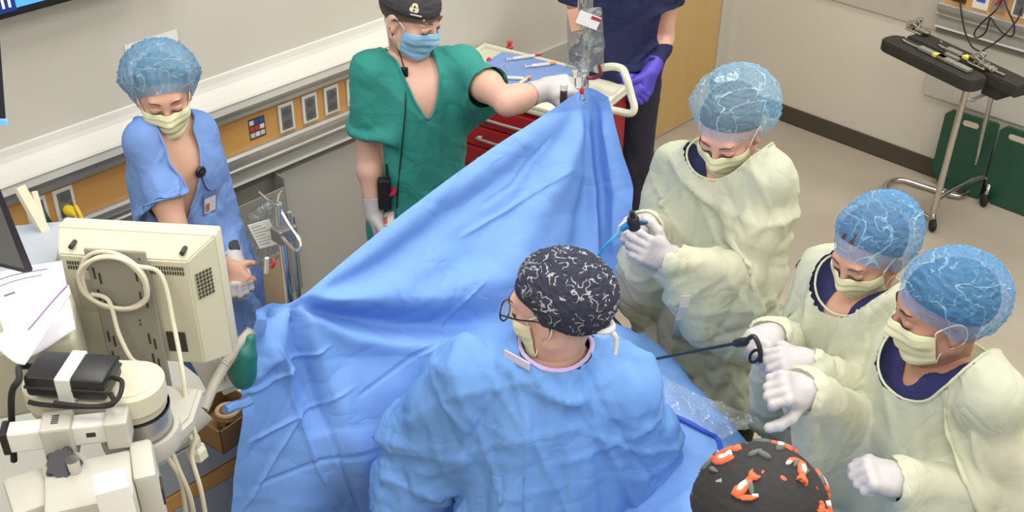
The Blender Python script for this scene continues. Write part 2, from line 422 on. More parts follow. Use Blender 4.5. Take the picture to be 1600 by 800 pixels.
# lower cladding of the left wall (cooler grey, below the service rail)
struct('trim_2', box((XL, WY - .018, .107), (3.95, WY, .84), .002), m_wall_low)
# upper panel of the right wall, left of the service rail
struct('trim_3', box((WX - .014, 2.18, .80), (WX, WY - .002, 2.6), .003), m_wall_rp)
o = ob('wall_mounted_bumper', lathe(B(), [(.032, 0), (.032, .01), (.02, .03), (.022, .045), (.012, .05)], frame((0, 1, 0), (0, 0, 1), (-1, 0, 0), (WX - .014, 2.37, 1.0))), mat('grey_rubber', (110, 106, 98), .6), smooth=True)
tag(o, 'round grey bumper on the wall panel above the armboard stand', 'door stop')
# ------------------------------------------------------------------ service rails (a profile run along each wall)
def extr(prof, x0, x1):          # prof: (offset from wall, z)
    return prism(B(), prof, x0, x1)
def rail(name, label, FR, a, b_, lid=True):
    t = thing(name, label, 'wall rail', FR @ Vector((0, (a + b_) / 2, 0)))
    def part(n, prof, m, **k):
        bm = extr(prof, a, b_); bm.transform(FR); return ob(n, bm, m, t, **k)
    if lid:
        part('sloped_cover', [(0, 1.275), (.008, 1.272), (.013, 1.250), (.020, 1.234), (.034, 1.220), (.052, 1.211), (.070, 1.206), (.088, 1.202), (.093, 1.194), (.093, 1.162), (.0, 1.162)], mat('cover_white', (216, 212, 202), .5))
        part('groove_strip', [(.085, 1.196), (.0945, 1.194), (.0945, 1.190), (.085, 1.190)], mat('groove_grey', (170, 168, 160), .5))
    part('upper_rail', [(0, 1.162), (.07, 1.162), (.078, 1.155), (.07, 1.147), (.07, 1.140), (.08, 1.135), (.08, 1.122), (.07, 1.112), (0, 1.112)], m_metal)
    part('laminate_strip', [(0, 1.112), (.052, 1.112), (.052, .968), (0, .968)], m_wood)
    part('lower_rail', [(0, .972), (.07, .972), (.082, .965), (.084, .948), (.075, .935), (.066, .93), (.066, .918), (.074, .912), (.074, .905), (.0, .905)], m_metal)
    part('skirt_panel', [(0, .905), (.05, .905), (.05, .848), (.056, .846), (.056, .838), (.0, .838)], mat('skirt_grey', (168, 166, 158), .5))
    part('skirt_lip', [(.05, .846), (.0600, .846), (.0600, .838), (.05, .838)], mat('lip_light', (222, 219, 208), .4))
    part('shadow_strip', [(0, .838), (.035, .838), (.030, .80), (0, .795)], mat('shadow_grey', (120, 118, 112), .6))  # dark strip stands in for the shadow below the skirt lip
    return t
FRL = Matrix(((0, 1, 0, 0), (-1, 0, 0, WY), (0, 0, 1, 0), (0, 0, 0, 1)))      # off -> -y, run -> x
FRR = Matrix(((-1, 0, 0, WX), (0, 1, 0, 0), (0, 0, 1, 0), (0, 0, 0, 1)))
rail('service_rail', 'long service rail with white sloped cover and orange laminate strip behind the two standing staff', FRL, XL + .01, 2.93)
rail('service_rail', 'grey service rail with orange laminate strip behind the armboard stand', FRR, YB + .02, 2.175, lid=False)
bm = B()
for k, z in enumerate((.80, .62)):
    bx(bm, (WX - .016, YB + .02, z - .17), (WX, 2.17, z - .004), .002)
struct('trim_4', bm, mat('clad_right', (196, 192, 182), .6))
# ------------------------------------------------------------------ outlets
m_out = mat('steel_plate', (128, 128, 128), .4, .5, var=.35, vscale=60)
def outlet(name, label, FR, run, z, plug=None, group=None, off=.052, face=None, w=.072, h=.118):
    F = FR @ Matrix.Translation((off, run, z))
    t = thing(name, label, 'socket', F.translation, group=group)
    bm = B(); bx(bm, (0, -w / 2, -h / 2), (.008, w / 2, h / 2), .003, F); ob('cover_plate', bm, m_white, t)
    bm = B(); bx(bm, (.008, -w / 2 + .012, -h / 2 + .012), (.011, w / 2 - .012, h / 2 - .012), .002, F); fp = ob('face_plate', bm, face or m_out, t)
    for s in (-1, 1):
        bm = B(); lathe(bm, [(.015, 0), (.015, .003)], F @ frame((0, 1, 0), (0, 0, 1), (1, 0, 0), (.011, 0, s * .024)), 16)
        for dy, zz in ((-.005, .003), (.005, .003)): bx(bm, (.0135, dy - .0012, s * .024 + zz - .004), (.0145, dy + .0012, s * .024 + zz + .004), 0, F)
        ob('receptacle', bm, mat('socket_grey', (88, 90, 92), .5) if True else 0, t)
    return t
def pl(name, label, rgb, FR, run, z, pts, r=.005, rgb2=None):
    F = FR @ Matrix.Translation((.063, run, z)); t = thing(name, label, 'cable', F.translation)
    bm = B(); lathe(bm, [(.017, 0), (.019, .012), (.016, .03), (.009, .045), (.007, .06)], F @ frame((0, 1, 0), (0, 0, 1), (1, 0, 0)), 14); m = mat('cable_' + name, rgb, .45)
    ob('plug', bm, m, t, smooth=True)
    bm = tube(B(), spline([F @ Vector((.055, 0, 0)), F @ Vector((.085, 0, -.012))] + list(pts), 6), r, 8); ob('cable', bm, mat('cord_' + name, rgb2 or rgb, .45), t, smooth=True)
    return t
def zl(px, py): p = WLp(px, py, WY - .055); return p[0], p[2]
for i, (px, py, lab) in enumerate([(445, 163, 'first plain steel socket to the right of the coloured sticker'), (482, 149, 'second plain steel socket to the right of the coloured sticker'), (516, 136, 'third plain steel socket to the right of the coloured sticker'), (551, 122, 'steel socket at the shoulder of the teal scrubs, nearest the hook'), (584, 101, 'steel socket mostly hidden by the teal shoulder')]):
    x, z = zl(px, py); outlet('wall_socket', lab, FRL, x, 1.041, group=None)
x1_, z1_ = zl(97, 299); outlet('wall_socket', 'steel socket on the orange strip with a yellow plug in it', FRL, x1_, 1.041)
x2_, z2_ = zl(55, 318); outlet('wall_socket', 'steel socket on the orange strip with a green plug in it', FRL, x2_, 1.041)
pl('yellow_cord', 'yellow power cord plugged in above the monitor', (232, 204, 40), FRL, x1_, 1.02, [WLp(118, 322, WY - .2), WLp(131, 350, WY - .25), WLp(140, 400, WY - .3), WLp(142, 470, WY - .3)], .007, (226, 188, 50))
pl('green_cord', 'dark green power cord plugged in at the end of the orange strip', (26, 74, 62), FRL, x2_, 1.05, [WLp(70, 335, WY - .2), WLp(82, 370, WY - .22), WLp(88, 420, WY - .25), WLp(92, 500, WY - .25)], .006, (44, 74, 66))
# coloured sticker: three rows
x, z = zl(400, 181); F = FRL @ Matrix.Translation((.052, x, 1.042))
t = thing('switch_label', 'small label of blue red and white squares on the orange strip', 'label', F.translation)
ob('backing', box((0, -.036, -.042), (.002, .036, .042), 0, F), mat('label_dark', (70, 66, 70), .5), t)
rows = [(52, 84, 150), (190, 60, 60), (205, 200, 185)]
for r_ in range(3):
    for c_ in range(3):
        ob('label_square', box((.002, -.033 + c_ * .0225, .018 - r_ * .026), (.003, -.033 + c_ * .0225 + .019, .036 - r_ * .026), 0, F), mat('sq_%d_%d' % (r_, c_), rows[r_] if (r_ + c_) % 3 else (225, 220, 210), .5), t)
# pole hook on the rail
x, z = zl(561, 95); bm = tube(B(), [(x, WY - .10, 1.20), (x, WY - .10, 1.06)], .008, 10); bx(bm, (x - .018, WY - .115, 1.115), (x + .018, WY - .07, 1.15), .004)
tag(ob('rail_bracket', bm, m_chrome, smooth=True), 'short steel bracket post clamped on the rail beside the teal shoulder', 'bracket')
# paper notice on the wall
p = WLp(240, 86); F = frame((1, 0, 0), (0, 0, 1), (0, -1, 0), (p[0], WY - .001, p[2] - .01)); t = thing('wall_notice', 'white paper notice with red print taped above the blue bouffant cap', 'notice', F.translation)
ob('paper_sheet', box((-.10, -.08, 0), (.10, .075, .002), 0, F), mat('paper', (236, 234, 228), .7), t)
bm = text_bm('CAUTION', .022, F @ Matrix.Translation((.055, .028, .0022))); bx(bm, (-.085, .045, .002), (-.02, .048, .0028), 0, F); ob('print', bm, mat('red_ink', (190, 50, 60), .6), t)
# right-wall plates
def zr(px, py): p = WRp(px, py, WX - .055); return p[1], p[2]
y, z = zr(1533, 2); F = FRR @ Matrix.Translation((.052, y, z + .02)); t = thing('wall_plate', 'white plate with a blue sticker on the right wall rail', 'wall plate', F.translation)
ob('plate', box((0, -.04, -.06), (.006, .04, .06), .002, F), m_white, t); ob('sticker', box((.006, -.022, -.025), (.0065, .022, .03), 0, F), mat('blue_sticker', (60, 90, 170), .5), t)
y3_, z3_ = zr(1561, 8); F = FRR @ Matrix.Translation((.052, y3_, z3_ + .02)); t = thing('wall_plate', 'grey plate with a red cross mark on the right wall rail', 'wall plate', F.translation)
ob('plate', box((0, -.036, -.06), (.006, .036, .06), .002, F), mat('plate_grey', (150, 132, 124), .5), t)
bm = tube(B(), [F @ Vector((.009, -.018, -.02)), F @ Vector((.009, .018, .03))], .004, 8); tube(bm, [F @ Vector((.009, .018, -.02)), F @ Vector((.009, -.018, .03))], .004, 8); ob('cross', bm, mat('red_plastic', (200, 40, 44), .45), t)
y, z = zr(1594, 12); outlet('wall_socket', 'grey double socket at the far right end of the right wall rail', FRR, y, z + .01)
y4_, z4_ = zr(1500, -6); F = FRR @ Matrix.Translation((.052, y4_, z4_ + .02)); t = thing('wall_socket', 'dark brown socket above the clamps on the right wall rail', 'socket', F.translation); ob('face_plate', box((0, -.036, -.05), (.01, .036, .05), .002, F), mat('brown_plate', (66, 46, 34), .5), t)
# screens at the left edge of the picture
m_scr = mat('screen_blue', (60, 130, 200), .2, emit=(90, 170, 225), es=.8)
t = thing('wall_television', 'black television on the wall showing a blue picture with a pause button', 'television', WLp(60, 0, WY - .1))
x0, x1, z1 = -.35, 1.56, 1.70; pz = WLp(60, 10, WY - .12)
zb = WLp(50, 18, WY - .12)[2]; xr = WLp(262, -40, WY - .12)[0]
ob('bezel', box((xr - 1.25, WY - .13, zb), (xr, WY - .05, zb + .72), .012), m_dark, t)
ob('screen', box((xr - 1.225, WY - .133, zb + .028), (xr - .025, WY - .128, zb + .69), .001), m_scr, t)
bm = B(); p = WLp(9, 6, WY - .135); bx(bm, (p[0] - .028, WY - .1365, p[2] - .026), (p[0] + .028, WY - .134, p[2] + .03), .001); ob('pause_button', bm, mat('button_navy', (30, 50, 120), .3, emit=(30, 50, 130), es=.4), t)
bm = B()
for dx in (-.013, .006): bx(bm, (p[0] + dx, WY - .138, p[2] - .012), (p[0] + dx + .007, WY - .1365, p[2] + .016))
ob('pause_bars', bm, mat('button_white', (230, 240, 250), .3, emit=(230, 240, 250), es=.8), t)
ob('mount', box((xr - .8, WY - .05, zb + .2), (xr - .5, WY, zb + .5)), m_dark, t)
# ================================================================== PEOPLE
def bez(a, b, t): return a + (b - a) * t
HS = 1.0
def head_frame(hc, fwd, roll=0):
    y = nz(fwd); x = nz(np.cross(y, UP)); z = np.cross(x, y)      # x = subject's right
    c, s = math.cos(roll), math.sin(roll); x2 = x * c + z * s; z2 = -x * s + z * c
    return np.stack([x2, y, z2], 1), np.array(hc, float)
def head_prims(R, c, neck, s=1.0, male=False, full=True):
    W = lambda x, y, z: c + R @ (np.array([x, y, z]) * s)
    P = []
    e = lambda x, y, z, rx, ry, rz, k=.02, op='+': P.append(ell(W(x, y, z), np.array([rx, ry, rz]) * s, R, k * s, op))
    k_ = lambda a, b, ra, rb, k=.02, op='+': P.append(cone(W(*a), W(*b), ra * s, rb * s, k * s, op=op))
    e(0, -.014, .036, .074, .096, .084); e(0, .022, -.028, .060, .064, .086, .04)
    e(0, .062, -.100, .026 if male else .021, .022, .020, .03)
    for sx in (-1, 1):
        k_((sx * .056, -.004, -.056), (sx * .020, .060, -.100), .020 if male else .016, .016, .03)
        e(sx * .044, .062, -.030, .022, .020, .020, .025)
    k_((-.034, .078, .026), (.034, .078, .026), .013, .013, .02)
    for sx in (-1, 1): e(sx * .033, .102, .006, .018, .018, .0135, .012, '-')
    for sx in (-1, 1): e(sx * .032, .080, .003, .0155, .0125, .0125, .004)
    for sx in (-1, 1):   # upper lid fold
        k_((sx * .018, .091, .0085), (sx * .046, .084, .0085), .0035, .003, .005)
    k_((0, .088, .012), (0, .110, -.034), .0085, .0115, .014)
    for sx in (-1, 1): e(sx * .011, .099, -.036, .008, .010, .007, .008)
    e(0, .088, -.064, .022, .012, .008, .008); e(0, .086, -.074, .019, .011, .007, .008)
    for sx in (-1, 1):
        a = math.radians(18) * sx
        Re = R @ np.array([[math.cos(a), math.sin(a), 0], [-math.sin(a), math.cos(a), 0], [0, 0, 1]]).T
        P.append(ell(W(sx * .079, -.008, -.006), np.array([.0085, .019, .031]) * s, Re, .006))
        P.append(ell(W(sx * .088, -.004, -.004), np.array([.007, .010, .018]) * s, Re, .005, '-'))
        P.append(ell(W(sx * .077, -.002, -.030), np.array([.007, .009, .010]) * s, Re, .006))
    P.append(cone(W(0, -.022, -.035), neck, .053 * s, .058 * s, .03))
    return P
def finger(P, base, d, n, lens, r, curl, k=.004):
    """d: direction, n: bend towards (palm side)"""
    p = np.array(base, float); ang = 0; ds = (curl * 80, curl * 95, curl * 60)
    for i, (l, dg) in enumerate(zip(lens, ds)):
        ang += math.radians(dg); v = d * math.cos(ang) + n * math.sin(ang); q = p + v * l
        P.append(cone(p, q, r * (1 - .08 * i), r * (.92 - .08 * i), k)); p = q
    return p
def hand_prims(wr, fd, dors, side, curl=(.3, .3, .3, .3), thumb=.4, s=1.0, spread=.06):
    x = nz(fd); z = nz(np.array(dors) - x * (np.array(dors) @ x)); y = np.cross(z, x) * (1 if side == 'R' else -1)
    W = lambda a, b, c: np.array(wr) + (x * a + y * b + z * c) * s
    R = np.stack([x, y, z], 1); P = []
    P.append(rbox(W(.047, 0, -.002), np.array([.045, .041, .014]) * s, R, .012, .012))
    P.append(cone(W(-.01, 0, 0), W(.03, 0, 0), .026 * s, .024 * s, .02, (z, 1.35)))
    P.append(ell(W(.035, .028, -.012), np.array([.030, .017, .016]) * s, R, .012)); P.append(ell(W(.035, -.026, -.010), np.array([.032, .014, .014]) * s, R, .012))
    for i, (b, L_) in enumerate(((.031, .072), (.0105, .080), (-.0105, .074), (-.031, .058))):
        d = nz(x + y * (1.5 - i) * spread); L_ *= s
        finger(P, W(.088 - abs(i - 1.2) * .004, b, -.001), d, -z, (L_ * .48, L_ * .29, L_ * .23), (.0092 if i < 3 else .008) * s, curl[i])
    td = nz(x * .55 + y * .75 - z * .35); P_ = W(.022, .034, -.010)
    tn = nz(-y * .6 - z * .8 + x * .1)
    p = P_; ang = 0
    for i, l in enumerate((.040, .032, .026)):
        ang += thumb * (15, 45, 45)[i] * PI / 180; v = td * math.cos(ang) + tn * math.sin(ang); q = p + v * l * s
        P.append(cone(p, q, (.0125 - .001 * i) * s, (.0115 - .001 * i) * s, .006)); p = q
    return P
def face_extras(root, R, c, s, gp, brow, hairm, mask_m, strap_m, mask=True, drop=0.0, lashes=True, mask_up=0):
    L = lambda x, y, z: c + R @ (np.array([x, y, z]) * s)
    def onface(x, z, off=.0005):      # march inwards along -y to the face
        ys = np.linspace(.16, -.02, 181); pts = np.array([L(x, y, z) for y in ys]); d = ev(gp, pts)
        m = np.where(d < off)[0]; return ys[m[0]] if len(m) else 0.0
    for sx in (-1, 1):
        bm = tube(B(), [L(sx * (.014 + .036 * t), onface(sx * (.014 + .036 * t), .0275 + .006 * math.sin(t * 2.6)) + .0004, .0275 + .006 * math.sin(t * 2.6)) for t in np.linspace(0, 1, 8)], [.0022 * s * v for v in (.6, 1.1, 1.3, 1.3, 1.2, 1, .8, .4)], 6)
        ob('eyebrow', bm, brow, root, smooth=True)
        if lashes:
            zz = -.002
            pts = [L(sx * (.019 + .027 * t), onface(sx * (.019 + .027 * t), zz - .0035 * math.sin(t * PI)) + .0006, zz - .0035 * math.sin(t * PI)) for t in np.linspace(0, 1, 9)]
            ob('eyelashes', tube(B(), pts, [.0013 * s * v for v in (.5, .8, 1, 1.1, 1.2, 1.2, 1.1, .9, .5)], 6), mat('lash', (52, 36, 30), .7), root, smooth=True)
    if not mask: return
    # surgical mask: radial sheet over nose and chin
    n, m = 33, 25; G = np.zeros((n, m, 3)); rr = np.zeros((n, m)); zt, zb = -.004 + mask_up, -.112
    for i in range(n):
        t = i / (n - 1); z = zt + (zb - zt) * t - .000
        for j in range(m):
            a = (j / (m - 1) * 2 - 1); th = math.radians(66) * a; z2 = z - .010 * a * a * (1 - t) + .020 * a * a * t - .004 * (1 - abs(a)) * 0
            rs = np.linspace(.17, .03, 71); dx, dy = math.sin(th), math.cos(th); oy = .0
            pts = c + (np.stack([dx * rs, oy + dy * rs, np.full(71, z2)], 1) * s) @ R.T
            d = ev(gp, pts); k = np.where(d < .003)[0]; rr[i, j] = rs[k[0]] if len(k) else .06
            G[i, j] = (dx, dy, z2)
    for _ in range(10):   # tent over the hollows
        sm = rr.copy(); sm[1:-1, 1:-1] = (rr[:-2, 1:-1] + rr[2:, 1:-1] + rr[1:-1, :-2] + rr[1:-1, 2:]) / 4; rr = np.maximum(rr, sm)
    rr[-6:, :] = np.maximum(rr[-6:, :], rr[-7:-6, :] * np.linspace(1, .86, 6)[:, None])
    P = np.zeros((n, m, 3))
    for i in range(n):
        t = i / (n - 1)
        for j in range(m):
            a = (j / (m - 1) * 2 - 1); pl_ = .0022 * math.sin(t * PI * 7) * (1 - a * a) * (1 if .12 < t < .9 else 0)
            r = rr[i, j] + .003 + pl_; dx, dy, z2 = G[i, j]; P[i, j] = L(dx * r, dy * r, z2)
    v, f = grid_mesh(P); ob_np('face_mask', v, f, mask_m, root, sub=1, solid=.0012)
    for sx, j in ((-1, 0), (1, m - 1)):
        top, bot = P[1, j], P[-3, j]
        ear_t, ear_b = L(sx * .082, -.012, .022), L(sx * .083, -.022, -.028)
        eb = L(sx * .080, -.030, .0)
        ob('mask_strap', tb([top, L(sx * .077, .03, .004), ear_t, eb, ear_b, L(sx * .068, .018, -.06), bot], .0016 * s, 6, 5), strap_m, root, smooth=True)
def cap(root, name, R, c, s, m, tilt=38, back=(.115, .125, .11), cen=(0, -.028, .035), rimr=None, gp=None, puff=1.0, wr=.006, nr=30, seed=0, drop0=-14, n=60, na=96, lift=.0, sag=None, cr=1.0):
    """fabric cap: rim lies on the head in a plane tilted back; the crown is a puffed bag"""
    t = math.radians(tilt); ax = np.array([0, -math.sin(t), math.cos(t)]); ex = np.array([1., 0, 0]); ey = np.cross(ax, ex)
    cen = np.array(cen, float); back = np.array(back, float); rc = cen + ax * lift
    P = np.zeros((n, na, 3)); rnd = np.random.RandomState(seed)
    phs = rnd.rand(8) * 6.28
    phi = np.linspace(0, 2 * PI, na, endpoint=False)
    if gp is not None:
        rr = []
        for p in phi:
            d = ex * math.cos(p) + ey * math.sin(p) + ax * math.tan(math.radians(drop0)); rs = np.linspace(.18, .03, 101); pts = c + ((rc + rs[:, None] * d) * s) @ R.T
            q = ev(gp, pts); k = np.where(q < .003)[0]; rr.append(rs[k[0]] if len(k) else .07)
        rr = np.array(rr); rr = np.array([np.mean(np.take(rr, range(i - 3, i + 4), mode='wrap')) for i in range(na)]) + .002
    for i in range(n):
        tt = i / (n - 1); psi = math.radians(drop0 + (90 - drop0) * tt)
        for j in range(na):
            d = (ex * math.cos(phi[j]) + ey * math.sin(phi[j])) * math.cos(psi) + ax * math.sin(psi)
            R_ell = 1 / math.sqrt(((d / back) ** 2).sum())
            w = min(1, tt / .16) if puff else 1; w = math.sin(w * PI / 2) ** .7 if w > 0 else 0
            r0 = (rr[j] if gp is not None else R_ell * .8) / max(math.cos(psi), .3) if tt < .3 else R_ell
            r = r0 * (1 - w) + R_ell * w
            g = math.sin(phi[j] * nr + 1.5 * math.sin(phi[j] * 5 + phs[0]) + 3 * tt) * math.exp(-((tt - .10) / .12) ** 2)
            q = d * 6 * cr + phs[:3]; nn = mnoise.noise(Vector(q * 2.2)); n2 = 1 - abs(mnoise.noise(Vector(q * 3.1 + 7))) * 3.2; n3 = 1 - abs(mnoise.noise(Vector(q * 6.0 + 3))) * 3.2
            r += wr * (g * .8 + nn * 1.4 + n2 * .55 + n3 * .22) * (w if tt > 0 else 0)
            p = cen + (rc - cen) * (1 - w) + d * r
            if sag is not None: p = p + np.array(sag) * (w * max(0, 1 - abs(tt - .35) * 2.2)) * max(0, -math.sin(phi[j]) if False else (d @ np.array([0, -1, 0])))
            P[i, j] = c + R @ (p * s)
    P = np.concatenate([P, P[:, :1]], 1); v, f = grid_mesh(P)
    v = v.reshape(n, na + 1, 3); v = v[:, :na].reshape(-1, 3)
    i, j = np.meshgrid(np.arange(n - 1), np.arange(na), indexing='ij'); i, j = i.ravel(), j.ravel(); j2 = (j + 1) % na
    f = np.stack([i * na + j, i * na + j2, (i + 1) * na + j2, (i + 1) * na + j], 1)
    return ob_np(name, v, f, m, root, sub=0)
def limb(P, a, b, ra, rb, k=.03, flat=None): P.append(cone(a, b, ra, rb, k, flat))
class Person: pass
def skeleton(cfg):
    p = Person(); p.__dict__.update(cfg); f = nz([*p.f[:2], 0]); p.f = f; p.l = np.array([-f[1], f[0], 0.])
    s = p.s
    p.neck = p.neck if 'neck' in cfg else p.hc + np.array([0, 0, -.170 * s]) - f * .03
    p.chest = (p.shL + p.shR) / 2 + np.array([0, 0, -.13 * s]) if 'chest' not in cfg else p.chest
    gx, gy = p.base; p.pelvis = np.array([gx, gy, .94 * s]); p.waist = bez(p.pelvis, p.chest, .4)
    for sd, sg in (('L', 1), ('R', -1)):
        hip = p.pelvis + p.l * sg * .085 * s + np.array([0, 0, -.05]); ank = np.array([gx, gy, .09 * s]) + p.l * sg * .13 * s - f * .02; kn = bez(hip, ank, .47) + f * .02
        setattr(p, 'hip' + sd, hip); setattr(p, 'kn' + sd, kn); setattr(p, 'ank' + sd, ank)
    return p
def torso_prims(p, g=0, k=.05, low=None, w=1.0):
    P = []; fl = (p.f, 1.42); s = p.s * w
    P.append(cone(p.waist, p.chest, .142 * s + g, .160 * s + g, k, fl))
    P.append(cone(p.pelvis, p.waist, .160 * s + g, .142 * s + g, k, (p.f, 1.3)))
    for sh in (p.shL, p.shR):
        P.append(cone(p.neck + np.array([0, 0, -.03]), sh + np.array([0, 0, .005]), .050 * s + g, .052 * s + g, .05))
        P.append(cone(bez(p.chest, sh, .35), sh, .085 * s + g, .056 * s + g, .05))
    if low is not None: pass
    return P
def build_person(cfg, skin, h=.0075):
    p = skeleton(cfg); s = p.s; t0 = time.time()
    for sd in 'LR':
        a, b, c_ = getattr(p, 'sh' + sd), getattr(p, 'el' + sd), getattr(p, 'wr' + sd)
        print(p.name_, sd, 'upper %.2f fore %.2f' % (np.linalg.norm(a - b), np.linalg.norm(b - c_)), 'z', a.round(2)[2], b.round(2)[2], c_.round(2)[2])
    print('   shoulders %.2f head z %.2f neck %s' % (np.linalg.norm(p.shL - p.shR), p.hc[2], p.neck.round(2)))
    root = thing('person', p.label, 'person', (p.base[0], p.base[1], 0)); p.root = root
    R, c = head_frame(p.hc, p.hf, cfg.get('roll', 0)); p.R, p.c = R, c
    hp = head_prims(R, c, p.neck, s, cfg.get('male', False)); p.hp = hp
    bp = torso_prims(p, w=cfg.get('bw', 1)); p.tp = list(bp)
    arms = []
    for sd in 'LR':
        sh, el, wr = getattr(p, 'sh' + sd), getattr(p, 'el' + sd), getattr(p, 'wr' + sd)
        arms += [cone(sh, bez(sh, el, .55), .054 * s, .048 * s, .03), cone(bez(sh, el, .5), el, .048 * s, .039 * s, .03), cone(el, bez(el, wr, .3), .040 * s, .043 * s, .02), cone(bez(el, wr, .3), wr, .043 * s, .0275 * s, .02)]
    legs = []
    for sd in 'LR':
        hip, kn, an = getattr(p, 'hip' + sd), getattr(p, 'kn' + sd), getattr(p, 'ank' + sd)
        legs += [cone(hip, kn, .088 * s, .058 * s, .05), cone(kn, bez(kn, an, .35), .055 * s, .056 * s), cone(bez(kn, an, .35), an, .056 * s, .036 * s), cone(an + np.array([0, 0, -.045]), an + p.f * .15 * s + np.array([0, 0, -.055]), .034, .026)]
    hands = {}
    for sd in 'LR':
        hd = getattr(p, 'hand' + sd); hands[sd] = hand_prims(getattr(p, 'wr' + sd), hd[0], hd[1], sd, hd[2], hd[3], s * cfg.get('hs', 1.0))
    p.hands = hands
    neck_thin = cone(p.c + R @ np.array([0, -.022, -.06]) * s, p.neck, .045 * s, .054 * s, .03)
    allb = bp + arms + legs + [neck_thin] + sum(hands.values(), [])
    G = Grid(allb, h, .05); V, F = G.mesh(); p.grid = G
    V = smooth_np(V, F, 1, .4)
    # only where no garment hides it completely is the fine head needed
    hh = Grid([q for q in hp], .0036, .012); Vh, Fh = hh.mesh(); p.hgrid = hh
    zc = (Vh - p.c) @ R
    V2 = np.concatenate([V, Vh]); F2 = np.concatenate([F, Fh + len(V)])
    ob_np('body', V2, F2, skin, root)
    return p
def glove(p, sd, m, cuff=.05, inf=.0022):
    wr, el = getattr(p, 'wr' + sd), getattr(p, 'el' + sd); d = nz(el - wr)
    pr = [q for q in p.hands[sd]] + [cone(wr - d * .005, wr + d * cuff, .031 * p.s, .036 * p.s, .012)]
    G = Grid(pr, .0031, .014, inf); V, F = G.mesh(); t = (V - wr) @ d
    V = V + (np.sin(V[:, 0] * 420 + np.sin(V[:, 1] * 300) * 2) * np.sin(V[:, 2] * 380))[:, None] * .0003
    V, F = keep(V, F, t < cuff - .002); ob_np('glove', V, F, m, p.root, solid=.001)
    # rolled cuff bead
    return
def garment(p, name, prims, m, h=.013, cut=None, body=None, pinf=None, sub=1, **k):
    G = Grid(prims, h, .03); V, F = G.mesh(); V = smooth_np(V, F, 2, .5)
    if cut is not None: V, F = keep(V, F, cut(V))
    V = smooth_loops(V, F, 14); E, c = edges_of(F); bd = np.unique(E[c == 1]); pin = None; cr = k.pop('cr', None); bind = k.pop('bind', None); post = k.pop('post', None)
    if pinf is not None: mk = pinf(V); bm_ = np.zeros(len(V), bool); bm_[bd] = True; pin = np.where(mk & bm_)[0]
    if k.pop('sim', True): V = cloth(V, F, body, pin=pin, **k)
    LP = [V[np.array(q)] for q in loops_of(F)]
    V, F = subdiv_np(V, F); V = smooth_np(V, F, 1, .5)
    if cr:
        nn = normals_np(V, F); dd = sum(creases(V, **c_) for c_ in (cr if isinstance(cr, list) else [cr])); V = V + nn * dd[:, None]
    if body is not None:
        for _ in range(2): body.push(V, k.get('off', .006) * .8)
    if post: V = post(V, normals_np(V, F))
    o = ob_np(name, V, F, m, p.root)
    if bind:      # stitched binding round the neck opening
        L_ = min(LP, key=lambda q: np.linalg.norm(q.mean(0) - p.neck)); 
        for _ in range(3): L_ = L_ * .5 + (np.roll(L_, 1, 0) + np.roll(L_, -1, 0)) * .25
        ob('neck_binding', tube(B(), L_[::2], bind[1], 6, closed=True), bind[0], o, smooth=True)
    print('   ', name, len(V), 'verts', round(time.time() - T0, 1))
    return o
def arm_t(V, a, b): d = b - a; return ((V - a) @ d) / (d @ d)
def gown(p, m, name='surgical_gown', hem=.42, g=.030, sleeve=(.090, .090, .044), bw=1.0, scale=1.11, flare=.10, neckr=.085, neck_tilt=(0, 0), back=False, cuffback=-.022, h=.0135, steps=42, seed=1, cr=None, bind=None, post=None, amp=.005, neckc=None, bend=.15, off=.015, noff=(0, 0)):
    s = p.s; pr = torso_prims(p, g * 1.0, w=bw); z0 = hem - .05
    low = np.array([p.base[0], p.base[1], z0])
    pr.append(cone(low, p.waist, (.20 + flare * .9) * s * bw, .155 * s * bw + g, .06, (p.f, 1.22)))
    pr.append(cone(p.waist, p.chest, .150 * s * bw + g, .165 * s * bw + g, .06, (p.f, 1.22)))
    for sd in 'LR':
        sh, el, wr = getattr(p, 'sh' + sd), getattr(p, 'el' + sd), getattr(p, 'wr' + sd)
        a, b, c_ = sleeve; d = nz(wr - el)
        pr += [cone(sh, el, a * s, b * s, .045), cone(el, bez(el, wr, .6), b * s, (b + c_) / 2 * s, .03), cone(bez(el, wr, .6), wr - d * .01, (b + c_) / 2 * s, c_ * s, .02)]
    nc = p.neck + p.l * noff[0] + p.f * noff[1]; ntz = nz(p.c - nc + p.f * .0)
    def cut(V):
        ok = V[:, 2] > hem
        q = V - nc; ax = nz(ntz + p.f * neck_tilt[0]); hgt = q @ ax; rad = np.linalg.norm(q - hgt[:, None] * ax, axis=1)
        ok &= ~((hgt > -.09) & (rad < neckr * s)); ok &= ~((hgt > .06) & (rad < neckr * s * 1.25))
        for sd in 'LR':
            el, wr = getattr(p, 'el' + sd), getattr(p, 'wr' + sd); d = nz(wr - el); t = (V - wr) @ d; rr = np.linalg.norm((V - wr) - t[:, None] * d, axis=1)
            ok &= ~((t > -cuffback) & (rr < .11) & (t < .12))
        return ok
    def pinf(V): return V[:, 2] > hem + .1
    return garment(p, name, pr, m, h, cut, p.grid, pinf, scale=scale, steps=steps, seed=seed, amp=amp, bend=bend, off=off, bind=bind, post=post, cr=cr or [dict(amp=.012, n=30, f0=9, f1=26, seed=seed, axis=UP, warp=.010, sharp=2), dict(amp=.011, n=40, f0=10, f1=26, seed=seed + 50, warp=.006, sharp=4)])
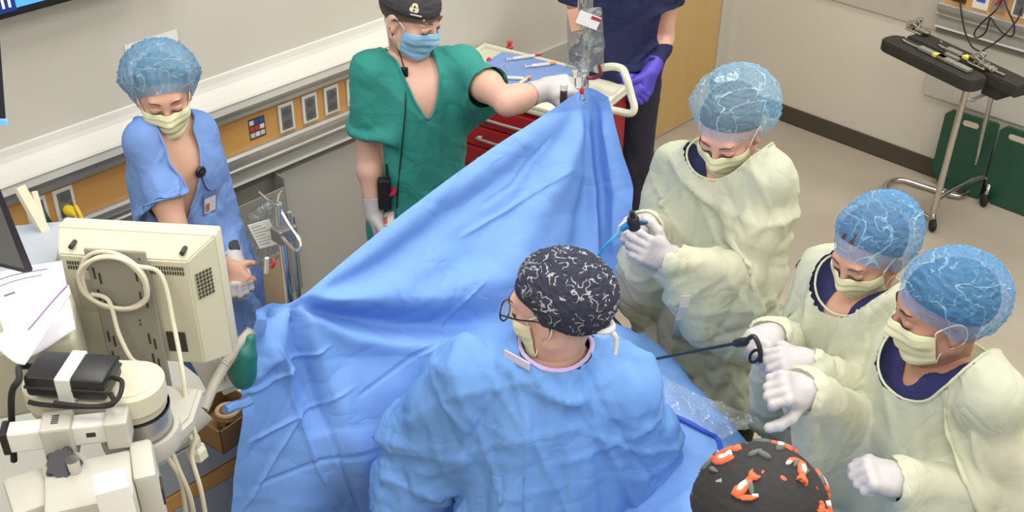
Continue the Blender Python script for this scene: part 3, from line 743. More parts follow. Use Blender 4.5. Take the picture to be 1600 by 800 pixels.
def scrub_top(p, m, sim=True, bind=None, collar=9, hem=.86, g=.016, vneck=(.075, .15), sl=.62, sr=.078, scale=1.035, h=.012, steps=30, seed=1, bw=1.0, neckr=.060, name='scrub_top', low_r=.172):
    s = p.s; pr = torso_prims(p, g, w=bw); low = p.pelvis + np.array([0, 0, hem - .06 - p.pelvis[2]])
    pr.append(cone(low, p.waist, low_r * s * bw + g, .155 * s * bw + g, .06, (p.f, 1.3)))
    for sd in 'LR':
        sh, el = getattr(p, 'sh' + sd), getattr(p, 'el' + sd); e = bez(sh, el, sl + .2); pr.append(cone(sh, e, .066 * s, sr * s, .03))
    nc = p.neck; ax = nz(UP + .25 * nz(p.c - nc)); tp = torso_prims(p, g, w=bw) + [cone(low, p.waist, low_r * s * bw + g, .155 * s * bw + g, .06, (p.f, 1.3))]
    def cut(V):
        tor = ev(tp, V); ok = V[:, 2] > hem; ok &= (np.linalg.norm(V - nc, axis=1) < collar); q = V - nc; hg = q @ ax; rad = np.linalg.norm(q - hg[:, None] * ax, axis=1)
        ok &= ~((hg > -.05) & (rad < neckr * s)) & ~((hg > .05) & (rad < neckr * s * 1.4))
        front = q @ p.f; lat = np.abs(q @ p.l); dz = -(q[:, 2]); ok &= ~((front > .0) & (dz < vneck[1]) & (lat < vneck[0] * np.clip(1 - dz / vneck[1], 0, 1)))
        for sd in 'LR':
            sh, el = getattr(p, 'sh' + sd), getattr(p, 'el' + sd); t = arm_t(V, sh, el); d = nz(el - sh); q2 = V - sh; rr = np.linalg.norm(q2 - (q2 @ d)[:, None] * d, axis=1)
            ok &= ~((t > sl) & (rr < .125) & (t < 1.4) & (tor > .014))
        return ok
    return garment(p, name, pr, m, h, cut, p.grid, lambda V: V[:, 2] > p.neck[2] - .25, sim=sim, scale=scale, steps=steps, seed=seed, off=.006, bind=bind, cr=[dict(amp=.0075, n=24, f0=10, f1=26, seed=seed, axis=UP, sharp=2), dict(amp=.006, n=22, f0=10, f1=26, seed=seed + 4, sharp=4)])
def trousers(p, m, top=1.0, g=.022, scale=1.03, sim=False, h=.015):
    s = p.s; pr = [cone(p.pelvis + np.array([0, 0, .10]), p.pelvis, .150 * s + g, .165 * s + g, .05, (p.f, 1.35))]
    for sd in 'LR':
        hip, kn, an = getattr(p, 'hip' + sd), getattr(p, 'kn' + sd), getattr(p, 'ank' + sd)
        pr += [cone(hip, kn, .095 * s + g, .068 * s + g, .04), cone(kn, an + np.array([0, 0, -.08]), .068 * s + g, .052 * s + g, .03)]
    return garment(p, 'scrub_trousers', pr, m, h, lambda V: (V[:, 2] > .07) & (V[:, 2] < top), p.grid, lambda V: V[:, 2] > .5, sim=sim, scale=scale, steps=25, cr=dict(amp=.006, n=24, f0=10, f1=26, seed=9, axis=UP, sharp=2))
def shoes(p, m):
    for sd in 'LR':
        an = getattr(p, 'ank' + sd); a = an + np.array([0, 0, -.045]); pr = [cone([a[0], a[1], .042], np.array([a[0], a[1], .036]) + p.f * .16, .043, .036, .02), cone(an, [a[0], a[1], .05], .045, .05, .02)]
        pr.append(rbox(np.array([a[0], a[1], .012]) + p.f * .07, [.14, .048, .012], np.stack([p.f, p.l, UP], 1), .01, .02))
        V, F = Grid(pr, .009, .02).mesh(); V[:, 2] = np.maximum(V[:, 2], .001); ob_np('shoe', V, F, m, p.root)
def skinm(name, rgb):
    g = sum(rgb) / 3; rgb = tuple(x * .86 + g * .14 for x in rgb)
    m = mat(name, rgb, .5, sss=.12, var=.07, vscale=18, bump=.05, bscale=220); return m
sk_light = skinm('skin_light', (226, 172, 146)); sk_tan = skinm('skin_tan', (212, 158, 128)); sk_olive = skinm('skin_olive', (190, 134, 104)); sk_pink = skinm('skin_pink', (224, 164, 142))
brow_b = mat('brow_brown', (104, 70, 48), .8); brow_d = mat('brow_dark', (52, 38, 32), .8)
mk_y = mat('mask_yellow', (236, 232, 190), .75, var=.04, vscale=20, transl=.15); mk_b = mat('mask_blue', (150, 196, 226), .7, transl=.1); strap_w = mat('ear_loop', (238, 236, 228), .6)
gl_w = mat('glove_nitrile_white', (190, 184, 182), .42, var=.05, vscale=30, bump=.08, bscale=120); gl_p = mat('glove_violet', (82, 68, 190), .4, var=.12, vscale=26, bump=.1, bscale=120)
def fabric(name, rgb, var=.05, rough=.8, sb=.12, transl=0, alpha=1, wr=.16, wscale=9, ws=None):
    """woven or non-woven cloth: fine grain plus shallow creases"""
    m, N, L, b, out = node_mat(name); c = lin(rgb)
    tc = N.new('ShaderNodeTexCoord'); n = N.new('ShaderNodeTexNoise'); n.inputs['Scale'].default_value = 7; n.inputs['Detail'].default_value = 5; L.new(tc.outputs['Object'], n.inputs[0])
    mx = N.new('ShaderNodeMix'); mx.data_type = 'RGBA'; mx.inputs['A'].default_value = (*[x * (1 - var) for x in c], 1); mx.inputs['B'].default_value = (*[min(1, x * (1 + var)) for x in c], 1); L.new(n.outputs['Fac'], mx.inputs['Factor']); L.new(mx.outputs['Result'], b.inputs['Base Color'])
    b.inputs['Roughness'].default_value = rough; b.inputs['Specular IOR Level'].default_value = .3
    # creases: warped ridged noise
    n2 = N.new('ShaderNodeTexNoise'); n2.inputs['Scale'].default_value = wscale; n2.inputs['Detail'].default_value = 3; n2.inputs['Roughness'].default_value = .55; n2.inputs['Distortion'].default_value = .6; L.new(tc.outputs['Object'], n2.inputs[0])
    q1 = N.new('ShaderNodeMath'); q1.operation = 'SUBTRACT'; q1.inputs[1].default_value = .5; L.new(n2.outputs['Fac'], q1.inputs[0]); q2 = N.new('ShaderNodeMath'); q2.operation = 'ABSOLUTE'; L.new(q1.outputs[0], q2.inputs[0]); q3 = N.new('ShaderNodeMath'); q3.operation = 'POWER'; q3.inputs[1].default_value = .6; L.new(q2.outputs[0], q3.inputs[0])
    n3 = N.new('ShaderNodeTexNoise'); n3.inputs['Scale'].default_value = 260; L.new(tc.outputs['Object'], n3.inputs[0])
    b1 = N.new('ShaderNodeBump'); b1.inputs['Strength'].default_value = wr; b1.inputs['Distance'].default_value = .05; L.new(q3.outputs[0], b1.inputs['Height'])
    b2 = N.new('ShaderNodeBump'); b2.inputs['Strength'].default_value = sb; b2.inputs['Distance'].default_value = .002; L.new(n3.outputs['Fac'], b2.inputs['Height']); L.new(b1.outputs[0], b2.inputs['Normal']); L.new(b2.outputs[0], b.inputs['Normal'])
    sh = b.outputs[0]
    if transl:
        t = N.new('ShaderNodeBsdfTranslucent'); t.inputs[0].default_value = (*c, 1); ms = N.new('ShaderNodeMixShader'); ms.inputs[0].default_value = transl; L.new(sh, ms.inputs[1]); L.new(t.outputs[0], ms.inputs[2]); sh = ms.outputs[0]
    if alpha < 1:
        t = N.new('ShaderNodeBsdfTransparent'); ms = N.new('ShaderNodeMixShader'); ms.inputs[0].default_value = alpha; L.new(t.outputs[0], ms.inputs[1]); L.new(sh, ms.inputs[2]); sh = ms.outputs[0]
    L.new(sh, out.inputs[0]); return m
f_blue = fabric('scrubs_ceil_blue', (118, 150, 206)); f_teal = fabric('scrubs_teal', (52, 140, 128)); f_navy = fabric('scrubs_navy', (36, 40, 76)); f_navy2 = fabric('scrubs_dark_navy', (44, 46, 92))
f_jean = fabric('trousers_blue', (92, 122, 180)); f_black = fabric('trousers_black', (28, 27, 30))
f_gy = fabric('gown_yellow', (226, 228, 200), .03, .75, transl=.25, alpha=.86, wr=.18, wscale=7)
f_gb = fabric('gown_blue', (112, 158, 220), .04, .7, wr=.15, wscale=6)
# net cap: sheer non-woven with gathered, denser creases
def net_cap(name, rgb, crease, a0=.42):
    m, N, L, b, out = node_mat(name); tc = N.new('ShaderNodeTexCoord')
    nn = N.new('ShaderNodeTexNoise'); nn.inputs['Scale'].default_value = 14; nn.inputs['Detail'].default_value = 3; L.new(tc.outputs['Object'], nn.inputs[0])
    add = N.new('ShaderNodeMix'); add.data_type = 'RGBA'; add.blend_type = 'LINEAR_LIGHT'; add.inputs['Factor'].default_value = .05; L.new(tc.outputs['Object'], add.inputs['A']); L.new(nn.outputs['Color'], add.inputs['B'])
    outs = []
    for sc, w in ((8, .013), (17, .016)):
        v = N.new('ShaderNodeTexNoise'); v.inputs['Scale'].default_value = sc; v.inputs['Detail'].default_value = .8; v.inputs['Distortion'].default_value = .7; L.new(tc.outputs['Object'], v.inputs[0])
        sb_ = N.new('ShaderNodeMath'); sb_.operation = 'SUBTRACT'; sb_.inputs[1].default_value = .5; L.new(v.outputs['Fac'], sb_.inputs[0]); ab = N.new('ShaderNodeMath'); ab.operation = 'ABSOLUTE'; L.new(sb_.outputs[0], ab.inputs[0])
        mr = N.new('ShaderNodeMapRange'); mr.inputs['From Min'].default_value = 0; mr.inputs['From Max'].default_value = w; mr.inputs['To Min'].default_value = 1; mr.inputs['To Max'].default_value = 0; L.new(ab.outputs[0], mr.inputs['Value']); outs.append(mr.outputs[0])
    mm = N.new('ShaderNodeMath'); mm.operation = 'MAXIMUM'; L.new(outs[0], mm.inputs[0]); h = N.new('ShaderNodeMath'); h.operation = 'MULTIPLY'; h.inputs[1].default_value = .6; L.new(outs[1], h.inputs[0]); L.new(h.outputs[0], mm.inputs[1])
    mx = N.new('ShaderNodeMix'); mx.data_type = 'RGBA'; mx.inputs['A'].default_value = (*lin(rgb), 1); mx.inputs['B'].default_value = (*lin(crease), 1); L.new(mm.outputs[0], mx.inputs['Factor']); L.new(mx.outputs['Result'], b.inputs['Base Color'])
    b.inputs['Roughness'].default_value = .7; bp = N.new('ShaderNodeBump'); bp.inputs['Strength'].default_value = .5; bp.inputs['Distance'].default_value = .004; L.new(mm.outputs[0], bp.inputs['Height']); L.new(bp.outputs[0], b.inputs['Normal'])
    al = N.new('ShaderNodeMapRange'); al.inputs['To Min'].default_value = a0; al.inputs['To Max'].default_value = .75; L.new(mm.outputs[0], al.inputs['Value'])
    t = N.new('ShaderNodeBsdfTransparent'); ms = N.new('ShaderNodeMixShader'); L.new(al.outputs[0], ms.inputs[0]); L.new(t.outputs[0], ms.inputs[1]); L.new(b.outputs[0], ms.inputs[2]); L.new(ms.outputs[0], out.inputs[0]); return m
nc_a = net_cap('net_cap_blue', (140, 196, 226), (206, 230, 238), .27); nc_b = net_cap('net_cap_strong', (92, 166, 222), (178, 218, 240), .38); nc_c = net_cap('net_cap_grey', (112, 156, 186), (170, 204, 222), .62)
hair_br = mat('hair_brown', (74, 54, 42), .6, bump=.5, bscale=40, stretch=(1, 1, 6)); hair_bk = mat('hair_black', (34, 28, 26), .55, bump=.5, bscale=40)
def D_(a): a = math.radians(a); return FW * math.cos(a) + RT * math.sin(a)
def hdir(a, pitch): p = math.radians(pitch); return D_(a) * math.cos(p) + UP * math.sin(p)
def toward(p, q): return nz(np.array(q) - np.array(p))
def jn(d): return {k: (A(*v) if isinstance(v, tuple) and len(v) == 3 else v) for k, v in d.items()}
def hair(p, m, tilt=34, size=1.0): return cap(p.root, 'hair', p.R, p.c, p.s, m, tilt, back=(.081 * size, .101 * size, .090 * size), cen=(0, -.016, .035), gp=p.hp, wr=.0015, drop0=-8, n=24, na=64, puff=1)
def neckline(p): pass
# ---- woman in blue scrubs, back left
c = jn(dict(hc=(255, 147, 3.0), shR=(230, 222, 2.94), shL=(303, 208, 3.08), elR=(280, 375, 2.80), elL=(342, 336, 3.08), wrR=(352, 418, 2.88), wrL=(366, 412, 2.92)))
c.update(name_='W', label='person in light blue scrubs and blue bouffant cap standing with hands clasped by the wall', base=A(285, 230, 3.03)[:2], f=D_(142), hf=hdir(160, -12), s=.94, hs=.93,
    handR=(toward(A(352, 418, 2.88), A(388, 452, 2.86)), D_(180) + UP * .6, (.6, .6, .6, .6), .5), handL=(toward(A(366, 412, 2.92), A(382, 455, 2.84)), D_(150) + UP * .2, (.55, .55, .6, .6), .5))
W = build_person(c, sk_tan); face_extras(W.root, W.R, W.c, W.s, W.hp, brow_b, None, mk_y, strap_w)
hair(W, hair_br, 40); cap(W.root, 'bouffant_cap', W.R, W.c, W.s, nc_c, 46, lift=-.045, back=(.122, .135, .108), cen=(0, -.036, .040), gp=W.hp, seed=3, wr=.0055, nr=26)
scrub_top(W, f_blue, bind=(f_blue, .004), hem=.80, vneck=(.048, .14), seed=2); trousers(W, f_jean)
glove(W, 'L', gl_w); shoes(W, mat('shoe_grey', (90, 90, 95), .6))
# ---- man in teal scrubs
c = jn(dict(hc=(641, 24, 3.37), shR=(582, 112, 3.32), shL=(722, 104, 3.40), elR=(575, 236, 3.32), elL=(793, 160, 3.10), wrR=(585, 332, 3.26), wrL=(850, 140, 3.22)))
c.update(name_='T', label='person in teal scrubs and black cap reaching out to the top of the tall drape', base=A(655, 200, 3.4)[:2], f=D_(155), hf=hdir(122, -18), s=1.0, male=True, bw=.92,
    handR=(-UP + D_(120) * .2, D_(270), (.3, .3, .35, .35), .3), handL=(toward(A(850, 140, 3.22), A(905, 130, 3.26)), UP + D_(180) * .5, (.35, .4, .45, .5), .4))
Tm = build_person(c, sk_light); face_extras(Tm.root, Tm.R, Tm.c, Tm.s, Tm.hp, brow_b, None, mk_b, strap_w)
scrub_top(Tm, f_teal, bind=(f_teal, .004), hem=.84, vneck=(.052, .14), seed=5, sl=.62, sr=.076, bw=.96, g=.012); trousers(Tm, f_teal)
glove(Tm, 'L', gl_w, cuff=.07); glove(Tm, 'R', gl_w, cuff=.06); shoes(Tm, MATS['shoe_grey'])
# ---- man in navy behind the cart
b0 = A(962, 100, 4.55); f_ = D_(182); l_ = np.array([-f_[1], f_[0], 0])
c = dict(hc=np.array([b0[0], b0[1], 1.72]) + f_ * .05, shL=np.array([b0[0], b0[1], 1.46]) + l_ * .185, shR=np.array([b0[0], b0[1], 1.46]) - l_ * .185, elL=A(1038, 60, 4.58), elR=A(905, 52, 4.58), wrL=A(1016, 112, 4.42), wrR=A(974, 124, 4.40))
c.update(name_='N', label='person in navy scrubs with violet gloves standing behind the red cart by the door', base=b0[:2], f=f_, hf=hdir(200, -20), s=1.0, male=True,
    handL=(toward(c['wrL'], A(1004, 168, 4.36)), D_(120) + UP * .2, (.55, .6, .6, .6), .4), handR=(toward(c['wrR'], A(1003, 156, 4.34)), D_(185) + UP * .4, (.5, .5, .5, .5), .4))
Nv = build_person(c, sk_light); face_extras(Nv.root, Nv.R, Nv.c, Nv.s, Nv.hp, brow_b, None, mk_b, strap_w, mask=True)
hair(Nv, hair_br, 10)
scrub_top(Nv, f_navy, hem=.90, vneck=(.05, .12), seed=8, sl=.42, sr=.088, bw=1.03); trousers(Nv, mat('trousers_navy', (30, 31, 48), .8, var=.1)); glove(Nv, 'L', gl_p, cuff=.06, inf=.006); glove(Nv, 'R', gl_p, cuff=.02, inf=.006); shoes(Nv, mat('shoe_black', (24, 24, 24), .5))
# ---- gowned woman holding the scope
c = jn(dict(hc=(1140, 200, 2.80), shR=(1066, 262, 2.93), shL=(1196, 282, 2.72), elR=(1024, 374, 2.88), elL=(1168, 432, 2.62), wrR=(1010, 352, 2.62), wrL=(1038, 402, 2.50)))
c.update(name_='G1', label='person in pale yellow gown looking down at the scope held in both hands', base=A(1135, 330, 2.84)[:2], f=D_(222), hf=hdir(212, -28), s=1.0, hs=.92,
    handR=(toward(A(1010, 352, 2.62), A(975, 352, 2.50)), UP + D_(200) * .4, (.5, .55, .6, .6), .5), handL=(toward(A(1038, 402, 2.50), A(975, 375, 2.44)), D_(185) + UP * .5, (.5, .55, .6, .6), .5))
G1 = build_person(c, sk_pink); face_extras(G1.root, G1.R, G1.c, G1.s, G1.hp, brow_b, None, mk_y, strap_w)
hair(G1, hair_br, 34); cap(G1.root, 'bouffant_cap', G1.R, G1.c, G1.s, nc_a, 40, lift=-.045, back=(.124, .144, .090), cen=(0, -.038, .042), gp=G1.hp, seed=11, wr=.005, nr=30)
scrub_top(G1, f_navy, hem=.85, vneck=(.02, .03), g=.003, sim=False, sl=.10, sr=.05); trousers(G1, f_black)
gown(G1, f_gy, bind=(f_gy, .003), hem=.86, bw=1.08, seed=21, neckr=.088); glove(G1, 'L', gl_w, cuff=.03); glove(G1, 'R', gl_w, cuff=.03); shoes(G1, MATS['shoe_black'])
# ---- gowned woman holding the grasper
c = jn(dict(hc=(1358, 392, 2.33), shR=(1290, 432, 2.46), shL=(1400, 500, 2.20), elR=(1240, 560, 2.40), elL=(1345, 620, 2.12), wrR=(1205, 525, 2.16), wrL=(1262, 567, 2.06)))
c.update(name_='G2', label='person in pale yellow gown with navy collar holding the long grasper rod', base=A(1350, 520, 2.34)[:2], f=D_(236), hf=hdir(234, -24), s=.95, hs=.92,
    handR=(toward(A(1205, 525, 2.16), A(1160, 540, 2.04)), UP + D_(180) * .3, (.7, .75, .8, .8), .7), handL=(toward(A(1262, 567, 2.06), A(1180, 560, 2.02)), UP + D_(150) * .5, (.55, .6, .65, .7), .5))
G2 = build_person(c, sk_tan); face_extras(G2.root, G2.R, G2.c, G2.s, G2.hp, brow_b, None, mk_y, strap_w)
hair(G2, hair_br, 44); cap(G2.root, 'bouffant_cap', G2.R, G2.c, G2.s, nc_b, 46, lift=-.045, back=(.104, .126, .108), cen=(0, -.038, .030), gp=G2.hp, seed=17, wr=.0045, nr=30)
scrub_top(G2, f_navy2, hem=.85, vneck=(.03, .05), g=.003, sim=False, sl=.10, sr=.05); trousers(G2, f_black)
gown(G2, f_gy, bind=(f_gy, .003), hem=.45, bw=1.0, seed=22, noff=(.03, .0), neckr=.092, neck_tilt=(.35, 0)); glove(G2, 'L', gl_w, cuff=.035); glove(G2, 'R', gl_w, cuff=.02); shoes(G2, MATS['shoe_black'])
# ---- gowned man at the right edge
c = jn(dict(hc=(1474, 486, 1.99), shR=(1408, 560, 2.12), shL=(1545, 622, 1.84), elR=(1345, 665, 2.04), elL=(1560, 770, 1.79), wrR=(1258, 612, 1.86), wrL=(1405, 748, 1.74)))
c.update(name_='G3', label='person in pale yellow gown resting one fist on the table drape at its right edge', base=A(1480, 640, 1.97)[:2], f=D_(247), hf=hdir(274, -12), s=1.0, male=True, hs=.92,
    handR=(toward(A(1258, 612, 1.86), A(1200, 600, 1.80)), UP + D_(180) * .6, (.8, .85, .9, .9), .5), handL=(toward(A(1405, 748, 1.74), A(1330, 735, 1.72)), UP + D_(200) * .3, (.85, .9, .95, .95), .8))
G3 = build_person(c, sk_olive); face_extras(G3.root, G3.R, G3.c, G3.s, G3.hp, brow_d, None, mk_y, strap_w)
hair(G3, hair_bk, 30); cap(G3.root, 'bouffant_cap', G3.R, G3.c, G3.s, nc_b, 36, lift=-.035, back=(.106, .119, .104), cen=(0, -.022, .040), gp=G3.hp, seed=31, wr=.0045, nr=30)
scrub_top(G3, f_navy2, hem=.85, vneck=(.02, .03), g=.003, sim=False, sl=.10, sr=.05); trousers(G3, f_black)
gown(G3, f_gy, bind=(f_gy, .003), hem=.45, bw=1.06, seed=25, noff=(.025, -.005), neckr=.100, neck_tilt=(.35, 0)); glove(G3, 'L', gl_w, cuff=.02); glove(G3, 'R', gl_w, cuff=.01); shoes(G3, MATS['shoe_black'])
# ---- surgeon, back to us
c = jn(dict(hc=(868, 478, 2.05), shL=(742, 588, 2.06), shR=(976, 604, 2.04), elL=(636, 674, 2.12), elR=(1035, 730, 2.06), wrL=(690, 722, 2.34), wrR=(1010, 745, 2.28)))
c.update(name_='S', label='person in blue surgical gown seen from behind in a dark patterned cap and glasses', base=A(858, 650, 2.05)[:2], f=D_(8), hf=hdir(-62, -14), s=1.02, male=True, neck=A(868, 548, 2.04),
    handL=(toward(A(700, 725, 2.36), A(740, 735, 2.45)), UP, (.4, .4, .4, .4), .3), handR=(toward(A(1010, 745, 2.28), A(1000, 740, 2.4)), UP, (.4, .4, .4, .4), .3))
S = build_person(c, sk_light); face_extras(S.root, S.R, S.c, S.s, S.hp, brow_d, None, mk_y, strap_w); hair(S, hair_bk, 24)
def back_seams(V, n):
    q = V - S.neck; x = q @ S.l; z = -q[:, 2]; back = (q @ S.f) < .05
    sx = .045 - .06 * z; st = 1 / (1 + np.exp((sx - x) * 420)); fade = np.clip(z * 6, 0, 1) * back      # overlapping back panel with a clear edge
    V = V + n * (st * fade * .016 * np.exp(-np.maximum(x - sx, 0) * 9))[:, None]
    for sg in (-1, 1):     # raglan seams
        l0 = sg * (.075 + .55 * np.minimum(z, .35)); d = np.abs(x - l0); V = V - n * ((np.exp(-(d / .006) ** 2) * .004) * back * (z < .4))[:, None]
    return V
gown(S, f_gb, post=back_seams, hem=.40, bw=.98, flare=.03, seed=27, neckr=.078, neck_tilt=(-.1, 0), bind=(mat('binding_lilac', (196, 176, 220), .7), .0055), sleeve=(.080, .088, .066), g=.030); glove(S, 'L', gl_w); glove(S, 'R', gl_w); trousers(S, f_jean); shoes(S, MATS['shoe_black'])
# ---- assistant under the lower edge of the picture
h0 = A(1180, 830, 1.30); f_ = D_(43); l_ = np.array([-f_[1], f_[0], 0]); nk = h0 - UP * .2
c = dict(hc=h0, shL=nk + l_ * .19 - UP * .06, shR=nk - l_ * .19 - UP * .06)
c['elL'] = c['shL'] - UP * .27 + f_ * .05 + l_ * .05; c['elR'] = c['shR'] - UP * .27 + f_ * .05 - l_ * .05; c['wrL'] = c['elL'] + f_ * .22 + UP * .0 - l_ * .08; c['wrR'] = c['elR'] + f_ * .22 + l_ * .08
c.update(name_='F', label='person in black cap printed with orange foxes bending over the table', base=(h0 - f_ * .05)[:2], f=f_, hf=hdir(20, -38), s=1.0, handL=(f_, UP, (.4,) * 4, .3), handR=(f_, UP, (.4,) * 4, .3))
Fx = build_person(c, sk_light); face_extras(Fx.root, Fx.R, Fx.c, Fx.s, Fx.hp, brow_b, None, mk_y, strap_w); hair(Fx, hair_br, 24)
gown(Fx, f_gb, hem=.45, seed=29, steps=20); glove(Fx, 'L', gl_w); glove(Fx, 'R', gl_w); trousers(Fx, f_jean); shoes(Fx, MATS['shoe_black'])

# waist tie hanging on the front of the tall gown
# ================================================================== FITTED CAPS AND SMALL WORN THINGS
def printed(name, base, items, rough=.8):
    """dark cotton with a scattered printed motif: items = (scale, radius, rgb, seed)"""
    m, N, L, b, out = node_mat(name); tc = N.new('ShaderNodeTexCoord'); col = None
    prev = N.new('ShaderNodeRGB'); prev.outputs[0].default_value = (*lin(base), 1); src = prev.outputs[0]
    for sc, lo, hi, rgb, seed, rnd in items:
        mp = N.new('ShaderNodeMapping'); mp.inputs['Location'].default_value = (seed, seed * 1.7, seed * .6); L.new(tc.outputs['Object'], mp.inputs[0])
        nn = N.new('ShaderNodeTexNoise'); nn.inputs['Scale'].default_value = sc * 1.6; L.new(mp.outputs[0], nn.inputs[0])
        ad = N.new('ShaderNodeMix'); ad.data_type = 'RGBA'; ad.blend_type = 'LINEAR_LIGHT'; ad.inputs['Factor'].default_value = rnd / sc; L.new(mp.outputs[0], ad.inputs['A']); L.new(nn.outputs['Color'], ad.inputs['B'])
        v = N.new('ShaderNodeTexVoronoi'); v.inputs['Scale'].default_value = sc; L.new(ad.outputs['Result'], v.inputs[0])
        a = N.new('ShaderNodeMath'); a.operation = 'GREATER_THAN'; a.inputs[1].default_value = lo; L.new(v.outputs['Distance'], a.inputs[0]); c = N.new('ShaderNodeMath'); c.operation = 'LESS_THAN'; c.inputs[1].default_value = hi; L.new(v.outputs['Distance'], c.inputs[0])
        mu = N.new('ShaderNodeMath'); mu.operation = 'MULTIPLY'; L.new(a.outputs[0], mu.inputs[0]); L.new(c.outputs[0], mu.inputs[1])
        mx = N.new('ShaderNodeMix'); mx.data_type = 'RGBA'; L.new(mu.outputs[0], mx.inputs['Factor']); L.new(src, mx.inputs['A']); mx.inputs['B'].default_value = (*lin(rgb), 1); src = mx.outputs['Result']
    L.new(src, b.inputs['Base Color']); b.inputs['Roughness'].default_value = rough
    return m
def capfit(p, m, tilt, back=(.093, .112, .098), cen=(0, -.018, .036), **k):
    return cap(p.root, 'fitted_cap', p.R, p.c, p.s, m, tilt, back=back, cen=cen, gp=p.hp, wr=k.pop('wr', .002), nr=10, **k)
def decal(p, name, th, ph, m, draw, cen=(0, -.018, .036), back=(.093, .112, .098), lift=.0035):
    """small flat motif sewn on the cap: th = turn about the head (0 = subject's front, + = subject's right), ph = height"""
    d = np.array([math.sin(th) * math.cos(ph), math.cos(th) * math.cos(ph), math.sin(ph)]); r = 1 / math.sqrt(((d / np.array(back)) ** 2).sum()); pos = p.c + p.R @ ((np.array(cen) + d * (r + lift)) * p.s); n = p.R @ nz(d / np.array(back) ** 2)
    up = nz(p.R[:, 2] - n * (p.R[:, 2] @ n)); x = np.cross(up, n); F = frame(x, up, n, pos); return ob(name, draw(F), m, p.root)
m_capk = mat('cap_charcoal', (62, 60, 62), .85, var=.06, vscale=30)
capfit(Tm, m_capk, 8, back=(.090, .112, .100), seed=4, drop0=-2); cap(Tm.root, 'hair', Tm.R, Tm.c, Tm.s, hair_br, 20, back=(.078, .100, .088), cen=(0, -.016, .03), gp=Tm.hp, wr=.001, drop0=-16, n=20, na=64)
m_logo = mat('logo_cream', (226, 214, 184), .6)
def shield(F):
    bm = B()
    for (x, y, r) in ((0, .006, .010), (-.006, -.004, .0085), (.006, -.004, .0085)):
        bmesh.ops.create_cone(bm, cap_ends=True, segments=20, radius1=r, radius2=r, depth=.0016, matrix=F @ Matrix.Translation((x, y, 0)))
    for (x, y) in ((0, .003), (0, -.006)):
        lathe(bm, [(.003, .0005), (.0044, .0014), (.0058, .0005)], F @ Matrix.Translation((x, y, .0006)), 14, cap=False)
    return bm
decal(Tm, 'cap_emblem', .80, .42, m_logo, shield, back=(.090, .112, .100))
decal(Tm, 'cap_emblem_detail', .80, .42, m_capk, lambda F: lathe(lathe(B(), [(.0035, .0), (.0035, .0022)], F @ Matrix.Translation((0, .005, 0)), 12), [(.003, 0), (.003, .0022)], F @ Matrix.Translation((.0, -.006, 0)), 12), back=(.090, .112, .100))
decal(Tm, 'cap_wordmark', .72, .22, mat('thread_white', (226, 222, 214), .7), lambda F: box((-.018, -.0018, -.001), (.018, .0018, .0012), .0005, F), back=(.090, .112, .100))
# surgeon's cap: scattered light motifs on dark navy
m_scap, N, L, b, out = node_mat('cap_motif_navy')
tc = N.new('ShaderNodeTexCoord')
v = N.new('ShaderNodeTexVoronoi'); v.inputs['Scale'].default_value = 34; v.inputs['Randomness'].default_value = .7; L.new(tc.outputs['Object'], v.inputs[0])
n = N.new('ShaderNodeTexNoise'); n.inputs['Scale'].default_value = 62; n.inputs['Detail'].default_value = .6; L.new(tc.outputs['Object'], n.inputs[0])
s1 = N.new('ShaderNodeMath'); s1.operation = 'SUBTRACT'; s1.inputs[1].default_value = .5; L.new(n.outputs['Fac'], s1.inputs[0]); s2 = N.new('ShaderNodeMath'); s2.operation = 'ABSOLUTE'; L.new(s1.outputs[0], s2.inputs[0]); s3 = N.new('ShaderNodeMath'); s3.operation = 'LESS_THAN'; s3.inputs[1].default_value = .034; L.new(s2.outputs[0], s3.inputs[0])
s4 = N.new('ShaderNodeMath'); s4.operation = 'LESS_THAN'; s4.inputs[1].default_value = .52; L.new(v.outputs['Distance'], s4.inputs[0]); s5 = N.new('ShaderNodeMath'); s5.operation = 'MULTIPLY'; L.new(s3.outputs[0], s5.inputs[0]); L.new(s4.outputs[0], s5.inputs[1])
mx = N.new('ShaderNodeMix'); mx.data_type = 'RGBA'; mx.inputs['A'].default_value = (*lin((44, 46, 62)), 1); mx.inputs['B'].default_value = (*lin((164, 162, 164)), 1); L.new(s5.outputs[0], mx.inputs['Factor']); L.new(mx.outputs['Result'], b.inputs['Base Color']); b.inputs['Roughness'].default_value = .85
capfit(S, m_scap, 45, back=(.100, .124, .104), cen=(0, -.028, .034), seed=5, wr=.003, drop0=-14, lift=-.006)
nd = S.c + S.R @ (np.array([0, -.118, -.045]) * S.s)
bm = tube(B(), spline([nd + S.R @ np.array(v) for v in ((-.03, .01, .01), (-.01, -.006, 0), (.015, -.006, -.004), (.035, .012, -.002))], 5), .008, 8); bm2 = tube(bm, spline([nd, nd + S.R @ np.array([.01, -.012, -.03]), nd + S.R @ np.array([.004, -.006, -.07])], 5), [.007] * 5 + [.005] * 6, 8)
ob('cap_tie', bm2, mat('tie_white', (220, 218, 216), .8), S.root, smooth=True)
